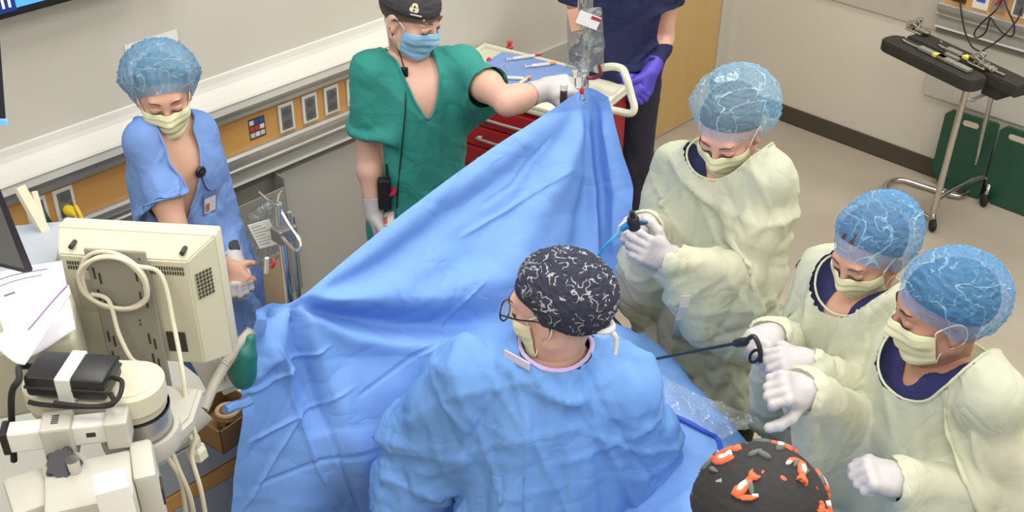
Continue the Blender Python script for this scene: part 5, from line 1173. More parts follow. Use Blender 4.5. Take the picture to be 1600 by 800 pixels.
c_ = A(919, 30, 2.99); F = frame(RT, UP, -FW, c_); ob('label', box((-.030, -.022, -.001), (.034, .016, .001), .0005, F @ Matrix.Rotation(-.35, 4, 'Z')), mat('label_white', (232, 230, 226), .6), t); ob('label_stripe', box((.006, .004, .001), (.034, .014, .0018), 0, F @ Matrix.Rotation(-.35, 4, 'Z')), mat('stripe_red', (170, 50, 60), .6), t)
c_ = A(898, 30, 3.0); F = frame(RT, UP, -FW, c_); ob('wrapper', box((-.016, -.034, -.001), (.014, .03, .001), .0005, F @ Matrix.Rotation(.2, 4, 'Z')), mat('wrapper_peach', (216, 164, 130), .6), t)
c_ = A(910, 108, 3.02); F = frame(RT, UP, -FW, c_); ob('port', lathe(B(), [(.012, .02), (.012, -.03), (.008, -.034), (.008, -.06)], frame(RT, -FW, UP, c_), 14), m_clear, t, smooth=True)
bm = B(); tube(bm, spline([A(935, 100, 3.03), A(938, 116, 3.04), A(925, 122, 3.05), A(905, 118, 3.05)], 6), .006, 8); ob('red_tubing', bm, mat('tubing_red', (128, 40, 44), .35), t, smooth=True)
# small bottle and clamps at the peak
c_ = A(881, 140, 3.06); F = frame(RT, -FW, UP, c_); t = thing('sample_bottle', 'small white-capped dark bottle held at the peak of the drape', 'bottle', c_); ob('bottle_body', lathe(B(), [(.010, -.045), (.011, -.04), (.011, -.004), (.008, 0)], F, 16), mat('bottle_dark', (60, 44, 44), .25), t, smooth=True); ob('bottle_cap', lathe(B(), [(.0115, .0), (.0115, .018), (.006, .022)], F, 16), m_white, t, smooth=True)
def clip(px, py, u, name, lab, tilt):
    c_ = A(px, py, u); F = frame(RT, UP, -FW, c_) @ Matrix.Rotation(tilt, 4, 'Z'); t = thing(name, lab, 'clamp', c_)
    bm = B()
    for s in (-1, 1): tube(bm, spline([F @ Vector((s * .014, .045, .0)), F @ Vector((s * .016, .02, .004)), F @ Vector((s * .002, .002, .008)), F @ Vector((-s * .008, -.02, .006)), F @ Vector((-s * .001, -.03, .004))], 5), .0028, 6)
    ob('jaws', bm, m_chrome, t, smooth=True); bm = B()
    for s in (-1, 1): tube(bm, [F @ Vector((s * .014 + .009 * math.cos(a), .054 + .009 * math.sin(a), 0)) for a in np.linspace(0, 2 * PI, 14, endpoint=False)], .0022, 6, closed=True)
    ob('finger_rings', bm, m_chrome, t, smooth=True)
clip(909, 142, 3.03, 'towel_clamp', 'steel towel clamp gripping the peak of the tall drape', .15)
o = ob('port_stopper', lathe(B(), [(.006, 0), (.007, .012), (.004, .018)], frame(RT, -FW, UP, A(909, 146, 3.0)), 12), mat('cap_red', (190, 40, 44), .4), smooth=True); tag(o, 'tiny red port stopper at the very peak of the drape', 'stopper')
# ---- left pole: IV pole with looped hooks
lx, ly = A(447, 430, 2.42)[:2]; zt_ = A(430, 318, 2.42)[2]
t = thing('infusion_pole', 'slim steel infusion pole with a curled hook beside the wall holder', 'infusion pole', (lx, ly, 0))
ob('pole', tube(B(), [(lx, ly, .06), (lx, ly, zt_)], .011, 14), m_chrome, t, smooth=True)
ob('pole_sleeve', tube(B(), [(lx + .024, ly - .012, .9), (lx + .024, ly - .012, zt_ - .03)], .006, 8), m_chrome, t, smooth=True)
ob('clamp_block', box((lx - .02, ly - .025, A(430, 365, 2.42)[2] - .02), (lx + .035, ly + .02, A(430, 365, 2.42)[2] + .02), .004), m_metal_d, t)
top_ = np.array([lx, ly, zt_]); c_ = A(436, 362, 2.40)
bm = tube(B(), spline([A(440, 332, 2.40), A(452, 352, 2.38), A(466, 372, 2.36), A(470, 384, 2.35), A(464, 392, 2.34), A(452, 384, 2.35), A(441, 370, 2.38)], 6), .0045, 8)
tube(bm, spline([tuple(top_), A(418, 312, 2.40), A(404, 300, 2.40)], 5), .004, 8); tube(bm, spline([tuple(top_), A(436, 306, 2.5), A(440, 300, 2.55)], 5), .004, 8); ob('hook', bm, m_chrome, t, smooth=True)
bm = B()
for k in range(5): a = 2 * PI * k / 5; tube(bm, [(lx, ly, .10), (lx + .26 * math.cos(a), ly + .26 * math.sin(a), .07)], .014, 8)
ob('base', bm, m_chrome, t, smooth=True)
# clear bag with printed label on that pole
t, nb_, cs = bag('drip_bag', 'clear drip bag with a white printed label hanging on the slim pole', [(386, 336), (424, 310), (434, 400), (400, 418)], 2.50, .022, m_bag, 8)
F = frame(RT, UP, -FW, A(413, 366, 2.45)) @ Matrix.Rotation(.32, 4, 'Z'); lb = ob('label', box((-.030, -.038, -.001), (.030, .038, .001), .0005, F), m_white, t)
bm = B()
for k in range(7): bx(bm, (-.024, .026 - k * .009, .001), (.004 + .018 * ((k * 7) % 3) / 2, .0285 - k * .009, .0015), 0, F)
ob('label_print', bm, mat('print_grey', (150, 150, 156), .7), lb)
bm = tube(B(), [A(417, 403, 2.47), A(416, 426, 2.47)], .006, 10); ob('port', bm, m_white, t, smooth=True)
o = ob('red_clip', tb([A(426, 404, 2.46), A(428, 412, 2.45), A(423, 418, 2.45)], .005, 8, 4), mat('cap_red', 0), t, smooth=True) if False else ob('red_clip', tb([A(426, 404, 2.46), A(428, 412, 2.45), A(424, 418, 2.45)], .005, 8, 4), MATS['cap_red'], t, smooth=True)
# grey two-tier holder on the wall and the tan canister below it
def wpt(px, py, off): return WLp(px, py, WY - off)
a0 = wpt(374, 318, .14); a1 = wpt(432, 300, .14); zb_ = wpt(396, 440, .14)[2]; m_hold = mat('holder_grey', (150, 144, 134), .45)
t = thing('chart_holder', 'grey plastic two-tier holder on the wall behind the slim pole', 'wall holder', ((a0[0] + a1[0]) / 2, WY - .08, zb_))
x0_, x1_h, zt2 = a0[0], a1[0] + .07, a0[2]
for k, (za, zb2, off) in enumerate(((zt2 - .30, zt2, .10), (zb_ - .14, zt2 - .16, .145))):
    bm = B(); bx(bm, (x0_, WY - off, za), (x1_h, WY - off + .006, zb2 - .04), .003); bx(bm, (x0_, WY - .02, za), (x1_h, WY - .014, zb2 + .05 if k == 0 else zb2), .003); bx(bm, (x0_, WY - off, za), (x0_ + .006, WY - .014, zb2), .002); bx(bm, (x1_h - .006, WY - off, za), (x1_h, WY - .014, zb2), .002); bx(bm, (x0_, WY - off, za), (x1_h, WY - .014, za + .006), .002); ob('pocket', bm, m_hold, t)
for s in (.25, .75): ob('slot', box((x0_ + (x1_h - x0_) * s - .02, WY - .0145, zt2 + .005), (x0_ + (x1_h - x0_) * s + .02, WY - .012, zt2 + .035), .002), m_dark, t)
c0_ = wpt(428, 424, .16); t = thing('wall_mounted_canister', 'tan plastic canister with a rounded base hanging below the grey wall holder', 'canister', (c0_[0], WY - .2, c0_[2] - .22))
ob('canister_body', lathe(B(), [(.02, -.22), (.055, -.21), (.072, -.17), (.076, -.02), (.076, .05)], frame((1, 0, 0), (0, .8, 0), (0, 0, 1), (c0_[0], WY - .10, c0_[2])), 28), mat('canister_tan', (196, 172, 136), .4), t, smooth=True); ob('canister_lid', lathe(B(), [(.079, .05), (.079, .065), (.02, .07)], frame((1, 0, 0), (0, .8, 0), (0, 0, 1), (c0_[0], WY - .10, c0_[2])), 28), m_hold, t, smooth=True)
# ---- instruments held by the gowned group
def rod(name, lab, a, b, r, m, cat='instrument'):
    t = thing(name, lab, cat, b); ob('shaft', tube(B(), [a, b], r, 10), m, t, smooth=True); return t
ga, gb = A(972, 571, 2.42), A(1152, 536, 2.10)
t = rod('laparoscopic_grasper', 'long thin black grasper rod pointing down into the pouch', ga, gb, .0042, mat('shaft_black', (36, 36, 34), .3)); d_ = nz(gb - ga)
ob('shaft_collar', tube(B(), [gb - d_ * .01, gb, gb + d_ * .03, gb + d_ * .04], [.008, .011, .011, .006], 12), m_dark, t, smooth=True)
bm = tube(B(), spline([gb + d_ * .03, gb + d_ * .06 + UP * .01, gb + d_ * .09 - UP * .03, gb + d_ * .10 - UP * .07], 6), .006, 8); tube(bm, [gb + d_ * .075 - UP * .05 + (d_ * math.cos(a) + UP * math.sin(a)) * .018 for a in np.linspace(0, 2 * PI, 16, endpoint=False)], .004, 6, closed=True); ob('handle', bm, m_dark, t, smooth=True)
pa = A(990, 348, 2.42); t = thing('endoscope', 'black and blue endoscope head held in two gloved hands', 'endoscope', pa)
F = frame(RT, UP, -FW, pa)
ob('camera_head', lathe(lathe(B(), [(.012, -.02), (.016, -.016), (.016, .012), (.012, .018)], frame(nz(RT + UP * .2), FW, nz(UP - RT * .2), pa + RT * .0), 18), [(.007, .018), (.007, .034)], frame(nz(RT + UP * .2), FW, nz(UP - RT * .2), pa), 14), m_dark, t, smooth=True)
ob('lens_ring', tube(B(), [pa + RT * .022 + (RT * math.cos(a) + nz(UP - FW) * math.sin(a)) * .011 for a in np.linspace(0, 2 * PI, 18, endpoint=False)], .004, 8, closed=True), mat('ring_steelblue', (60, 110, 140), .3, .5), t, smooth=True)
m_cy = mat('cable_cyan', (40, 160, 205), .4)
ob('blue_connector', tube(B(), [pa - RT * .012 - UP * .006, pa - RT * .03 - UP * .02], [.010, .008], 12), mat('connector_blue', (30, 120, 180), .4), t, smooth=True)
ob('light_cable', tb([pa - RT * .03 - UP * .02, A(958, 372, 2.40), A(944, 386, 2.40), A(930, 410, 2.42), A(910, 470, 2.44)], .0035, 8, 5), m_cy, t, smooth=True)
# ================================================================== RED CART, ARMBOARD STAND, GREEN BOARDS
m_red = mat('cart_red', (150, 24, 34), .4); m_red2 = mat('drawer_red', (162, 28, 38), .38)
zc_ = 1.0
c0 = Z(757, 66, zc_); c1 = Z(1002, 128, zc_); ex = nz(c1 - c0); ey = np.array([-ex[1], ex[0], 0]); ey = ey if ey @ FW < 0 else -ey     # ey towards us
Wc = .80; Dc = .44; CF = frame(ex, -ey, UP, (c0[0], c0[1], 0)) ; Wc = np.linalg.norm(c1 - c0) - .03
print('cart width', Wc, 'c0', c0)
t = thing('emergency_cart', 'red drawer cart with cream top standing behind the tall drape', 'cart', (c0[0] + ex[0] * Wc / 2 + ey[0] * Dc / 2, c0[1] + ex[1] * Wc / 2 + ey[1] * Dc / 2, 0))
CB = lambda lo, hi, b=.004: box((lo[0], -hi[1], lo[2]), (hi[0], -lo[1], hi[2]), b, CF)          # y counted towards us
ob('cart_body', CB((.02, .02, .12), (Wc - .02, Dc - .02, .955)), m_red, t)
ob('top_tray', CB((0, 0, .955), (Wc, Dc, .985), .012), m_cream, t, smooth=True)
bm = B(); sh = [(0, 0, Wc, .022), (0, Dc - .022, Wc, Dc), (0, .022, .022, Dc - .022), (Wc - .022, .022, Wc, Dc - .022)]
for x0, y0, x1, y1 in sh: bx(bm, (x0, -y1, .98), (x1, -y0, 1.0), .006, CF)
ob('tray_rim', bm, m_cream, t, smooth=True)
zz_ = .935
for k, h in enumerate((.10, .10, .10, .15, .15, .17)):
    d = ob('drawer', CB((.035, Dc - .02, zz_ - h + .006), (Wc - .035, Dc + .002, zz_), .005), m_red2, t)
    bm = B(); xc = Wc * .5; tube(bm, spline([CF @ Vector((xc - .11, -(Dc + .0), zz_ - h * .45)), CF @ Vector((xc - .108, -(Dc + .024), zz_ - h * .45)), CF @ Vector((xc + .108, -(Dc + .024), zz_ - h * .45)), CF @ Vector((xc + .11, -(Dc + .0), zz_ - h * .45))], 4), .006, 8); ob('drawer_handle', bm, m_metal, d, smooth=True); zz_ -= h
for s in (.08, Wc - .08):
    for y in (.08, Dc - .08):
        F = CF @ Matrix.Translation((s, -y, .055)); ob('caster', lathe(lathe(B(), [(.02, -.014), (.055, -.012), (.055, .012), (.02, .014)], F @ frame((0, 1, 0), (0, 0, 1), (1, 0, 0)), 20), [(.012, .03), (.012, .07)], F, 10), m_rubber, t, smooth=True)
hb = [A(930, 112, 4.30), A(968, 104, 4.22), A(979, 118, 4.14), A(986, 150, 4.10), A(992, 172, 4.08), A(982, 178, 4.10), A(962, 172, 4.20), A(948, 168, 4.28)]
P4 = [CF @ Vector((Wc - .01, -.10, .955)), CF @ Vector((Wc + .10, -.10, .955)), CF @ Vector((Wc + .13, -.12, .93)), CF @ Vector((Wc + .13, -.30, .80)), CF @ Vector((Wc + .13, -(Dc - .06), .72)), CF @ Vector((Wc + .10, -(Dc - .04), .70)), CF @ Vector((Wc - .02, -(Dc - .04), .70))]
bm = tube(B(), spline([A(932, 108, 4.30), A(955, 104, 4.24), A(972, 108, 4.20), A(979, 122, 4.16), A(986, 148, 4.14), A(991, 168, 4.12), A(985, 177, 4.12), A(966, 174, 4.16), A(945, 170, 4.20)], 6), .016, 10); ob('push_handle', bm, m_cream, t, smooth=True)
TPc = lambda px, py, dz=0: Z(px, py, .986 + dz)
def flat(name, lab, pts, z0, th, m, cat):
    bm = B(); lo = [bm.verts.new(Vector(Z(x, y, z0))) for x, y in pts]; up_ = [bm.verts.new(v.co + Vector((0, 0, th))) for v in lo]; n = len(lo); bm.faces.new(lo[::-1]); bm.faces.new(up_)
    for i in range(n): bm.faces.new((lo[i], lo[(i + 1) % n], up_[(i + 1) % n], up_[i]))
    return tag(ob(name, bm, m), lab, cat)
m_tow = fabric('towel_blue', (132, 160, 214), .03, .9)
flat('surgical_towel', 'folded light blue towel lying flat on the cream cart top', [(784, 84), (830, 92), (893, 108), (893, 150), (850, 160), (756, 140), (752, 104)], .987, .008, m_tow, 'towel')
def syringe(px, py, ang, lab, cap_rgb, L_=.09, name='syringe'):
    p = TPc(px, py, .018); d = np.array([math.cos(ang), math.sin(ang), 0]); t = thing(name, lab, 'syringe', p); F = frame(UP, np.cross(d, UP), d, p)
    ob('barrel', lathe(B(), [(.004, -L_ / 2), (.008, -L_ / 2), (.008, L_ / 2 - .012), (.003, L_ / 2)], F, 12), m_white, t, smooth=True)
    ob('plunger', lathe(B(), [(.009, -L_ / 2 - .03), (.009, -L_ / 2 - .027), (.003, -L_ / 2 - .026), (.003, -L_ / 2)], F, 10), m_white, t, smooth=True)
    ob('tip_cap', lathe(B(), [(.006, L_ / 2 - .012), (.007, L_ / 2), (.004, L_ / 2 + .02)], F, 10), mat('syr_%d' % px, cap_rgb, .4), t, smooth=True)
syringe(846, 101, -.5, 'orange-tipped syringe lying on the blue towel', (230, 140, 60)); syringe(805, 122, -.9, 'syringe with a red tip lying nearest the teal sleeve', (204, 60, 50)); syringe(818, 126, .2, 'short syringe lying just above the bare forearm', (226, 200, 110), .07); syringe(820, 89, -.45, 'thin dark syringe with red tip on the back edge of the cart top', (180, 40, 50), .11)
o = ob('red_stopper', lathe(B(), [(.014, 0), (.016, .012), (.008, .018), (.008, .03), (.015, .034)], Matrix.Translation(Vector(TPc(796, 77, .0))), 14), mat('stopper_red', (196, 44, 48), .4), smooth=True); tag(o, 'red stopper standing on the back edge of the cart top', 'stopper')
o = ob('red_stopper', lathe(B(), [(.010, 0), (.012, .01), (.006, .02)], Matrix.Translation(Vector(TPc(764, 97, .0))), 14), MATS['stopper_red'], smooth=True); tag(o, 'small red stopper at the left edge of the blue towel', 'stopper')
o = ob('tubing_loop', tb([TPc(788, 112, .01), TPc(782, 104, .012), TPc(790, 100, .012), TPc(795, 112, .012), TPc(800, 122, .012)], .004, 6, 5), m_clear, smooth=True); tag(o, 'loop of clear thin tubing on the blue towel', 'tubing')
# ---- armboard stand
W1 = Z(1457, 353, .03); W2 = Z(1537, 314, .03)
zt_ = .80; l1 = W1.copy(); 
L1 = (W1[0], W1[1]); top1 = Z(1513, 128, zt_); top2 = Z(1556, 122, zt_)
t = thing('armboard_stand', 'chrome stand on two casters by the right wall', 'stand', (4.95, 1.9, 0))
bt1, bt2 = Z(1460, 338, .08), Z(1521, 300, .02)
bm = B(); tube(bm, [top1, Z(1461, 322, .12), Z(1458, 338, .06)], .016, 12)
tube(bm, spline([top2, Z(1540, 190, .52), Z(1524, 262, .16), Z(1518, 290, .05), Z(1508, 303, .025), Z(1490, 305, .025), Z(1440, 290, .025), Z(1408, 281, .025), Z(1388, 285, .025), Z(1384, 296, .025), Z(1400, 312, .025), Z(1452, 340, .025)], 7), .0125, 12)
ob('upright_frame', bm, m_chrome, t, smooth=True)
ob('cross_brace', tb([Z(1508, 154, .70), Z(1520, 156, .69), Z(1540, 146, .69), Z(1551, 136, .71)], .011, 10, 5), m_chrome, t, smooth=True)
ob('foot_bar', tb([W1 + UP * .03, Z(1458, 325, .085), Z(1470, 308, .11), Z(1505, 288, .13), Z(1532, 277, .14), Z(1545, 281, .12), Z(1544, 296, .08), W2 + UP * .03], .0135, 12, 6), m_chrome, t, smooth=True)
for w_ in (W1, W2): ob('caster', lathe(B(), [(.012, -.012), (.026, -.012), (.032, -.006), (.032, .006), (.026, .012), (.012, .012)], frame(UP, FW, RT, (w_[0], w_[1], .033)), 20), m_rubber, t, smooth=True)
zb = .895; a_, b1_, c1_, d1_ = Z(1371, 62, zb), Z(1592, 108, zb), Z(1420, 40, zb), Z(1500, 125, zb)
sx = nz(np.array([*(Z(1496, 118, zb) - Z(1371, 58, zb))[:2], 0])); sy = np.cross(UP, sx); Ls = np.linalg.norm(Z(1592, 98, zb) - Z(1415, 40, zb))
sy = sy if sy @ (Z(1415, 40, zb) - Z(1371, 58, zb)) > 0 else -sy
o_ = Z(1371, 60, zb); wd_ = abs((Z(1418, 38, zb) - o_) @ sy); print('slab', Ls, wd_, sx)
SF = frame(sx, sy, UP, o_); L1_ = (Z(1545, 122, zb) - o_) @ sx
m_foam = mat('foam_black', (46, 43, 38), .75, var=.1, vscale=20)
tt = thing('padded_armboard', 'black padded armboard lying across the chrome stand, nearer the room', 'armboard', o_ + sx * .3 - UP * .065)
pol = [(x + L1_ / 2, y + wd_ * .26) for x, y in rr_poly(L1_, wd_ * .50, .05)]
def slab(poly, z0, z1):
    bm = B(); lo = [bm.verts.new(SF @ Vector((x, y, z0))) for x, y in poly]; hi = [bm.verts.new(SF @ Vector((x, y, z1))) for x, y in poly]; n = len(lo); bm.faces.new(lo); bm.faces.new(hi)
    for i in range(n): bm.faces.new((lo[i], lo[(i + 1) % n], hi[(i + 1) % n], hi[i]))
    bmesh.ops.recalc_face_normals(bm, faces=bm.faces); bmesh.ops.bevel(bm, geom=[e for e in bm.edges if abs(e.verts[0].co.z - e.verts[1].co.z) < 1e-5], offset=.006, segments=2, affect='EDGES'); return bm
ob('pad', slab(pol, -.055, 0), m_foam, tt, smooth=True)
t2 = thing('padded_armboard', 'black padded armboard lying nearer the wall, with the cable ends on it', 'armboard', o_ + sx * .4 + sy * .2 - UP * .065)
pol2 = [(x + .04 + (L1_ + .09) / 2, y + wd_ * .80) for x, y in rr_poly(L1_ + .09, wd_ * .46, .012)]
ob('pad', slab(pol2, -.055, .0), m_foam, t2, smooth=True); ob('under_block', box((L1_ * .9, wd_ * .62, -.11), (L1_ * 1.06, wd_ * .98, -.055), .006, SF), m_foam, t2)
def bar(tr, y, x0, x1, tags, lab_side):
    g = ob('rail_bar', tube(B(), spline([SF @ Vector((x0, y, .03)), SF @ Vector((x0 + .008, y, .008)), SF @ Vector(((x0 + x1) / 2, y, .010)), SF @ Vector((x1, y, .010))], 5), .006, 8), m_chrome, tr, smooth=True)
    for f, wdt, m in tags: ob('bar_clip', box((x0 + (x1 - x0) * f, y - .016, .004), (x0 + (x1 - x0) * f + wdt, y + .016, .020), .003, SF), m, tr)
m_yel = mat('tag_yellow', (226, 214, 90), .6); m_plate = mat('clip_plate', (168, 164, 154), .4, .5)
bar(tt, wd_ * .30, .09, L1_ * .80, [(.28, .09, m_plate), (.52, .07, m_yel), (.58, .10, m_plate), (.86, .09, m_plate)], 0)
bar(t2, wd_ * .70, .22, L1_ * 1.05, [(.12, .08, m_plate), (.38, .08, m_yel), (.62, .09, m_plate)], 0)
ob('bar_clip', box((L1_ * .52, wd_ * .48, .002), (L1_ * .66, wd_ * .56, .016), .003, SF), m_plate, tt)
def clampm(px, py, lab):
    p = Z(px, py, zb); q = np.array(SF.inverted() @ Vector(p)); q[2] = 0; t = thing('rail_clamp', lab, 'clamp', np.array(SF @ Vector(q)))
    F = SF @ Matrix.Translation(Vector(q))
    ob('clamp_base', box((-.05, -.03, .0), (.05, .03, .014), .005, F), m_chrome, t); bm = B(); bx(bm, (-.05, -.028, .014), (-.015, .028, .045), .006, F); bx(bm, (.0, -.02, .014), (.045, .02, .03), .006, F); ob('jaw', bm, m_chrome, t)
    ob('knob', lathe(lathe(B(), [(.012, .014), (.012, .05), (.017, .055), (.017, .068), (.010, .072)], F @ Matrix.Translation((-.0, .006, 0)), 14), [(.018, .0), (.024, .004), (.024, .012), (.012, .016)], F @ Matrix.Translation((.055, 0, .012)), 16), m_chrome, t, smooth=True)
    ob('lever', tube(B(), spline([F @ Vector((-.04, -.02, .045)), F @ Vector((0, -.035, .05)), F @ Vector((.05, -.028, .03)), F @ Vector((.075, -.005, .02))], 5), .005, 8), m_chrome, t, smooth=True)
clampm(1432, 50, 'shiny metal clamp at the far end of the armboards'); clampm(1530, 104, 'shiny metal clamp at the rounded near end of the armboards')
# ---- cables drooping from the right wall sockets
m_cb = mat('cable_black', (28, 26, 26), .5)
w_ = lambda px, py, off=.12: WRp(px, py, WX - off)
def wire(lab, pts, r=.0042): o = ob('power_cable', tb(pts, r, 8, 7), m_cb, smooth=True); return tag(o, lab, 'cable')
wire('thin black cable dropping from the brown socket down to the armboards', [w_(1500, -4, .065), w_(1502, 20, .09), w_(1508, 50), Z(1518, 72, zb + .02), Z(1530, 80, zb + .008)])
wire('thin black cable looping up from the armboards to the grey double socket', [Z(1534, 80, zb + .008), Z(1556, 66, zb + .03), w_(1572, 52, .3), w_(1590, 30, .15), w_(1597, 12, .075)])
wire('thin black cable hanging in a loop in front of the red marked plate', [w_(1566, -2, .068), w_(1556, 16), w_(1538, 32), w_(1524, 48), w_(1523, 57), w_(1530, 58), w_(1540, 50), w_(1545, 34), w_(1548, 28), w_(1556, 40), w_(1568, 52), w_(1580, 57), w_(1585, 48), w_(1583, 34), w_(1574, 14), w_(1568, -4, .09)])
# ---- green boards
m_grn = mat('board_green', (26, 74, 54), .42, coat=.2); m_slot = mat('slot_light', (196, 190, 176), .6)
def board(label, tl, tr, br, bl, th, slots, group=None):
    """corners in world; the slots are through holes shown as short sleeves"""
    tl, tr, br, bl = map(np.array, (tl, tr, br, bl)); n = nz(np.cross(tr - tl, bl - tl)); n = n if n @ FW < 0 else -n
    t = thing('folded_board', label, 'board', (bl + br) / 2)
    X = nz(tr - tl); w = np.linalg.norm(tr - tl); Zd = nz((tl - bl) - X * ((tl - bl) @ X)); h = (tl - bl) @ Zd; Y = np.cross(Zd, X); F = frame(X, Y, Zd, tl)
    pts = [(0 + .03, 0), (w - .012, 0), (w, -.012), (w, -h), (.06, -h), (0, -h + .09), (0, -.03)]
    bm = prism(B(), pts, -th / 2, th / 2, F); ob('panel', bm, m_grn, t, smooth=False)
    for (x0, x1) in slots:
        z0 = -.045; bm = B(); poly = [((x0 + x1) / 2 * w + a, z0 + b) for a, b in rr_poly((x1 - x0) * w, .030, .0149)]; prism(bm, poly, -th / 2 - .002, th / 2 + .002, F); ob('hand_hole', bm, m_slot, t)
    bm = prism(B(), [(.02, -h + .05), (w - .02, -h + .05), (w - .02, -h + .044), (.02, -h + .044)], -th / 2 - .002, th / 2 + .002, F)
    return t
pB = Z(1545, 313, .01); pR = np.array([WX - .05, 1.40, 0.01])
B_tl = WRp(1566, 194, WX - .05); B_bl = Z(1545, 306, .008)
B_bl = np.array([WX - .05, B_tl[1] + .02, .008]); bx_, by_ = px_of(B_bl); print('board corner px', bx_, by_)
board('dark green plastic board with a hand hole leaning on the wall at the right edge', (B_tl[0], B_tl[1], B_tl[2]), (WX - .05, B_tl[1] - .50, B_tl[2]), (WX - .05, B_tl[1] - .50, .008), (WX - .05, B_tl[1], .008), .02, [(.10, .42)])
A_tl = WRp(1472, 203, WX - .07); A_tr = np.array([WX - .055, B_tl[1] + .01, B_tl[2]]); A_tl = np.array([WX - .075, A_tl[1], B_tl[2]])
board('dark green plastic board with a hand hole leaning behind the chrome legs', A_tl, A_tr, (A_tr[0], A_tr[1], .008), (A_tl[0], A_tl[1], .008), .02, [(.36, .66)])
# ================================================================== ANAESTHESIA STATION, LOWER LEFT
m_bge = mat('beige_plastic', (206, 201, 174), .45, var=.02, vscale=6); m_bge2 = mat('beige_plastic_dull', (184, 179, 156), .5); m_grym = mat('grey_sheet_metal', (154, 150, 136), .45, .15); m_putty = mat('putty_grey', (186, 182, 168), .5); m_slotd = mat('slot_dark', (58, 52, 44), .7); m_cordc = mat('cord_cream', (214, 206, 180), .5)
def LF(x0, y0, u, x1, y1):          # frame at pixel (x0,y0), X axis level towards pixel (x1,y1)
    a = A(x0, y0, u); b = Z(x1, y1, a[2]); X = nz(b - a); return frame(X, np.cross(UP, X), UP, a), np.linalg.norm(b - a)
Fm, Wm = LF(90, 352, 1.90, 338, 366); Hm = .30; print('monitor w', Wm)
t = thing('patient_monitor', 'beige flat display seen from behind with a coiled cable over its bracket', 'monitor', Fm @ Vector((Wm / 2, 0, -.42)))
def frust(F, o4, i4, y0, y1, bev=.004):
    bm = B(); (a0, c0, a1, c1), (b0, d0, b1, d1) = o4, i4
    v = [bm.verts.new(F @ Vector(p)) for p in ((a0, y0, c0), (a1, y0, c0), (a1, y0, c1), (a0, y0, c1), (b0, y1, d0), (b1, y1, d0), (b1, y1, d1), (b0, y1, d1))]
    for q in ((0, 1, 2, 3), (7, 6, 5, 4), (0, 4, 5, 1), (1, 5, 6, 2), (2, 6, 7, 3), (3, 7, 4, 0)): bm.faces.new([v[k] for k in q])
    bmesh.ops.recalc_face_normals(bm, faces=bm.faces); bmesh.ops.bevel(bm, geom=list(bm.edges), offset=bev, segments=2, affect='EDGES'); return bm
ob('front_bezel', box((0, -.004, -Hm), (Wm, .035, 0), .006, Fm), m_bge, t, smooth=True)
ob('screen', box((.02, .034, -Hm + .025), (Wm - .02, .037, -.025), .001, Fm), mat('screen_dim', (40, 60, 70), .2), t)
ob('rear_housing', frust(Fm, (.001, -Hm + .001, Wm - .001, -.001), (.02, -Hm + .015, Wm - .045, -.030), -.002, -.058, .003), m_bge, t, smooth=True)
bm = B(); bv = B(); bs = B()
for r_ in range(2):
    for k in range(13): bx(bm, (.034 + k * .0052, -.0595, -.052 - r_ * .011), (.0365 + k * .0052, -.057, -.044 - r_ * .011), 0, Fm)
    for k in range(14): bx(bv, (Wm - .125 + k * .0052, -.0595, -.052 - r_ * .011), (Wm - .1225 + k * .0052, -.057, -.044 - r_ * .011), 0, Fm)
for r_ in range(7):
    for k in range(5):
        f_ = (k + 1) / 7; x = Wm - .045 + .044 * (1 - f_) ; y = -.0585 + .056 * (1 - f_); x, y = Wm - .040 + .034 * f_ * 1.0, -.0535 + .043 * f_
        bx(bs, (x, y - .004, -.070 - r_ * .009), (x + .0025, y + .002, -.066 - r_ * .009), 0, Fm)
for q in (bm, bv, bs): ob('vent_grille', q, m_slotd, t)
for x in (.045, Wm - .055): ob('screw_recess', lathe(B(), [(.005, -.052), (.005, -.030)], Fm @ Matrix.Translation((x, 0, -.016)) @ frame((1, 0, 0), (0, 0, -1), (0, 1, 0)), 12), m_slotd, t, smooth=True)
ob('port_recess', box((.105, -.061, -.245), (.135, -.057, -.20), .002, Fm), m_slotd, t); ob('port_recess', box((Wm - .115, -.061, -.255), (Wm - .075, -.057, -.205), .002, Fm), m_slotd, t)
ob('rating_label', box((.04, -.0592, -.165), (.10, -.0575, -.085), 0, Fm), mat('label_grey', (178, 172, 150), .6), t)
br = ob('mount_bracket', box((.082, -.075, -.42), (.205, -.068, -.002), .003, Fm), m_grym, t)
bm = B()
for c_ in (0, 1):
    for k in range(6):
        if k == 2: continue
        for dx, dz in ((0, 0), (.010, -.012)):
            x = .092 + c_ * .085 + dx; z = -.045 - k * .052 + dz; bx(bm, (x, -.0765, z - .026), (x + .0035, -.0745, z), 0, Fm)
for (x, z) in ((.115, -.17), (.165, -.17), (.115, -.18), (.165, -.18), (.10, -.02), (.19, -.02)): bx(bm, (x, -.0765, z), (x + .003, -.0745, z + .004), 0, Fm)
ob('bracket_slots', bm, m_slotd, br)
bm = B()
for k, (rx, rz, cx, cz, y) in enumerate(((.066, .062, .135, -.062, -.083), (.062, .058, .140, -.064, -.092), (.068, .055, .142, -.058, -.100))):
    tube(bm, [Fm @ Vector((cx + rx * math.cos(a), y - .004 * math.sin(a * 2 + k), cz + rz * math.sin(a) - .012 * (1 if math.sin(a) < 0 else 0))) for a in np.linspace(0, 2 * PI, 36, endpoint=False)], .0042, 8, closed=True)
ob('cable_coil', bm, m_cordc, t, smooth=True)
ob('cable', tb([Fm @ Vector((.15, -.09, .0)), Fm @ Vector((.19, -.095, -.02)), A(252, 430, 1.80), A(272, 510, 1.76), A(285, 580, 1.70), A(292, 640, 1.66), A(305, 680, 1.64), A(300, 715, 1.62), A(315, 770, 1.6), A(330, 860, 1.6)], .0045, 8, 6), m_cordc, t, smooth=True)
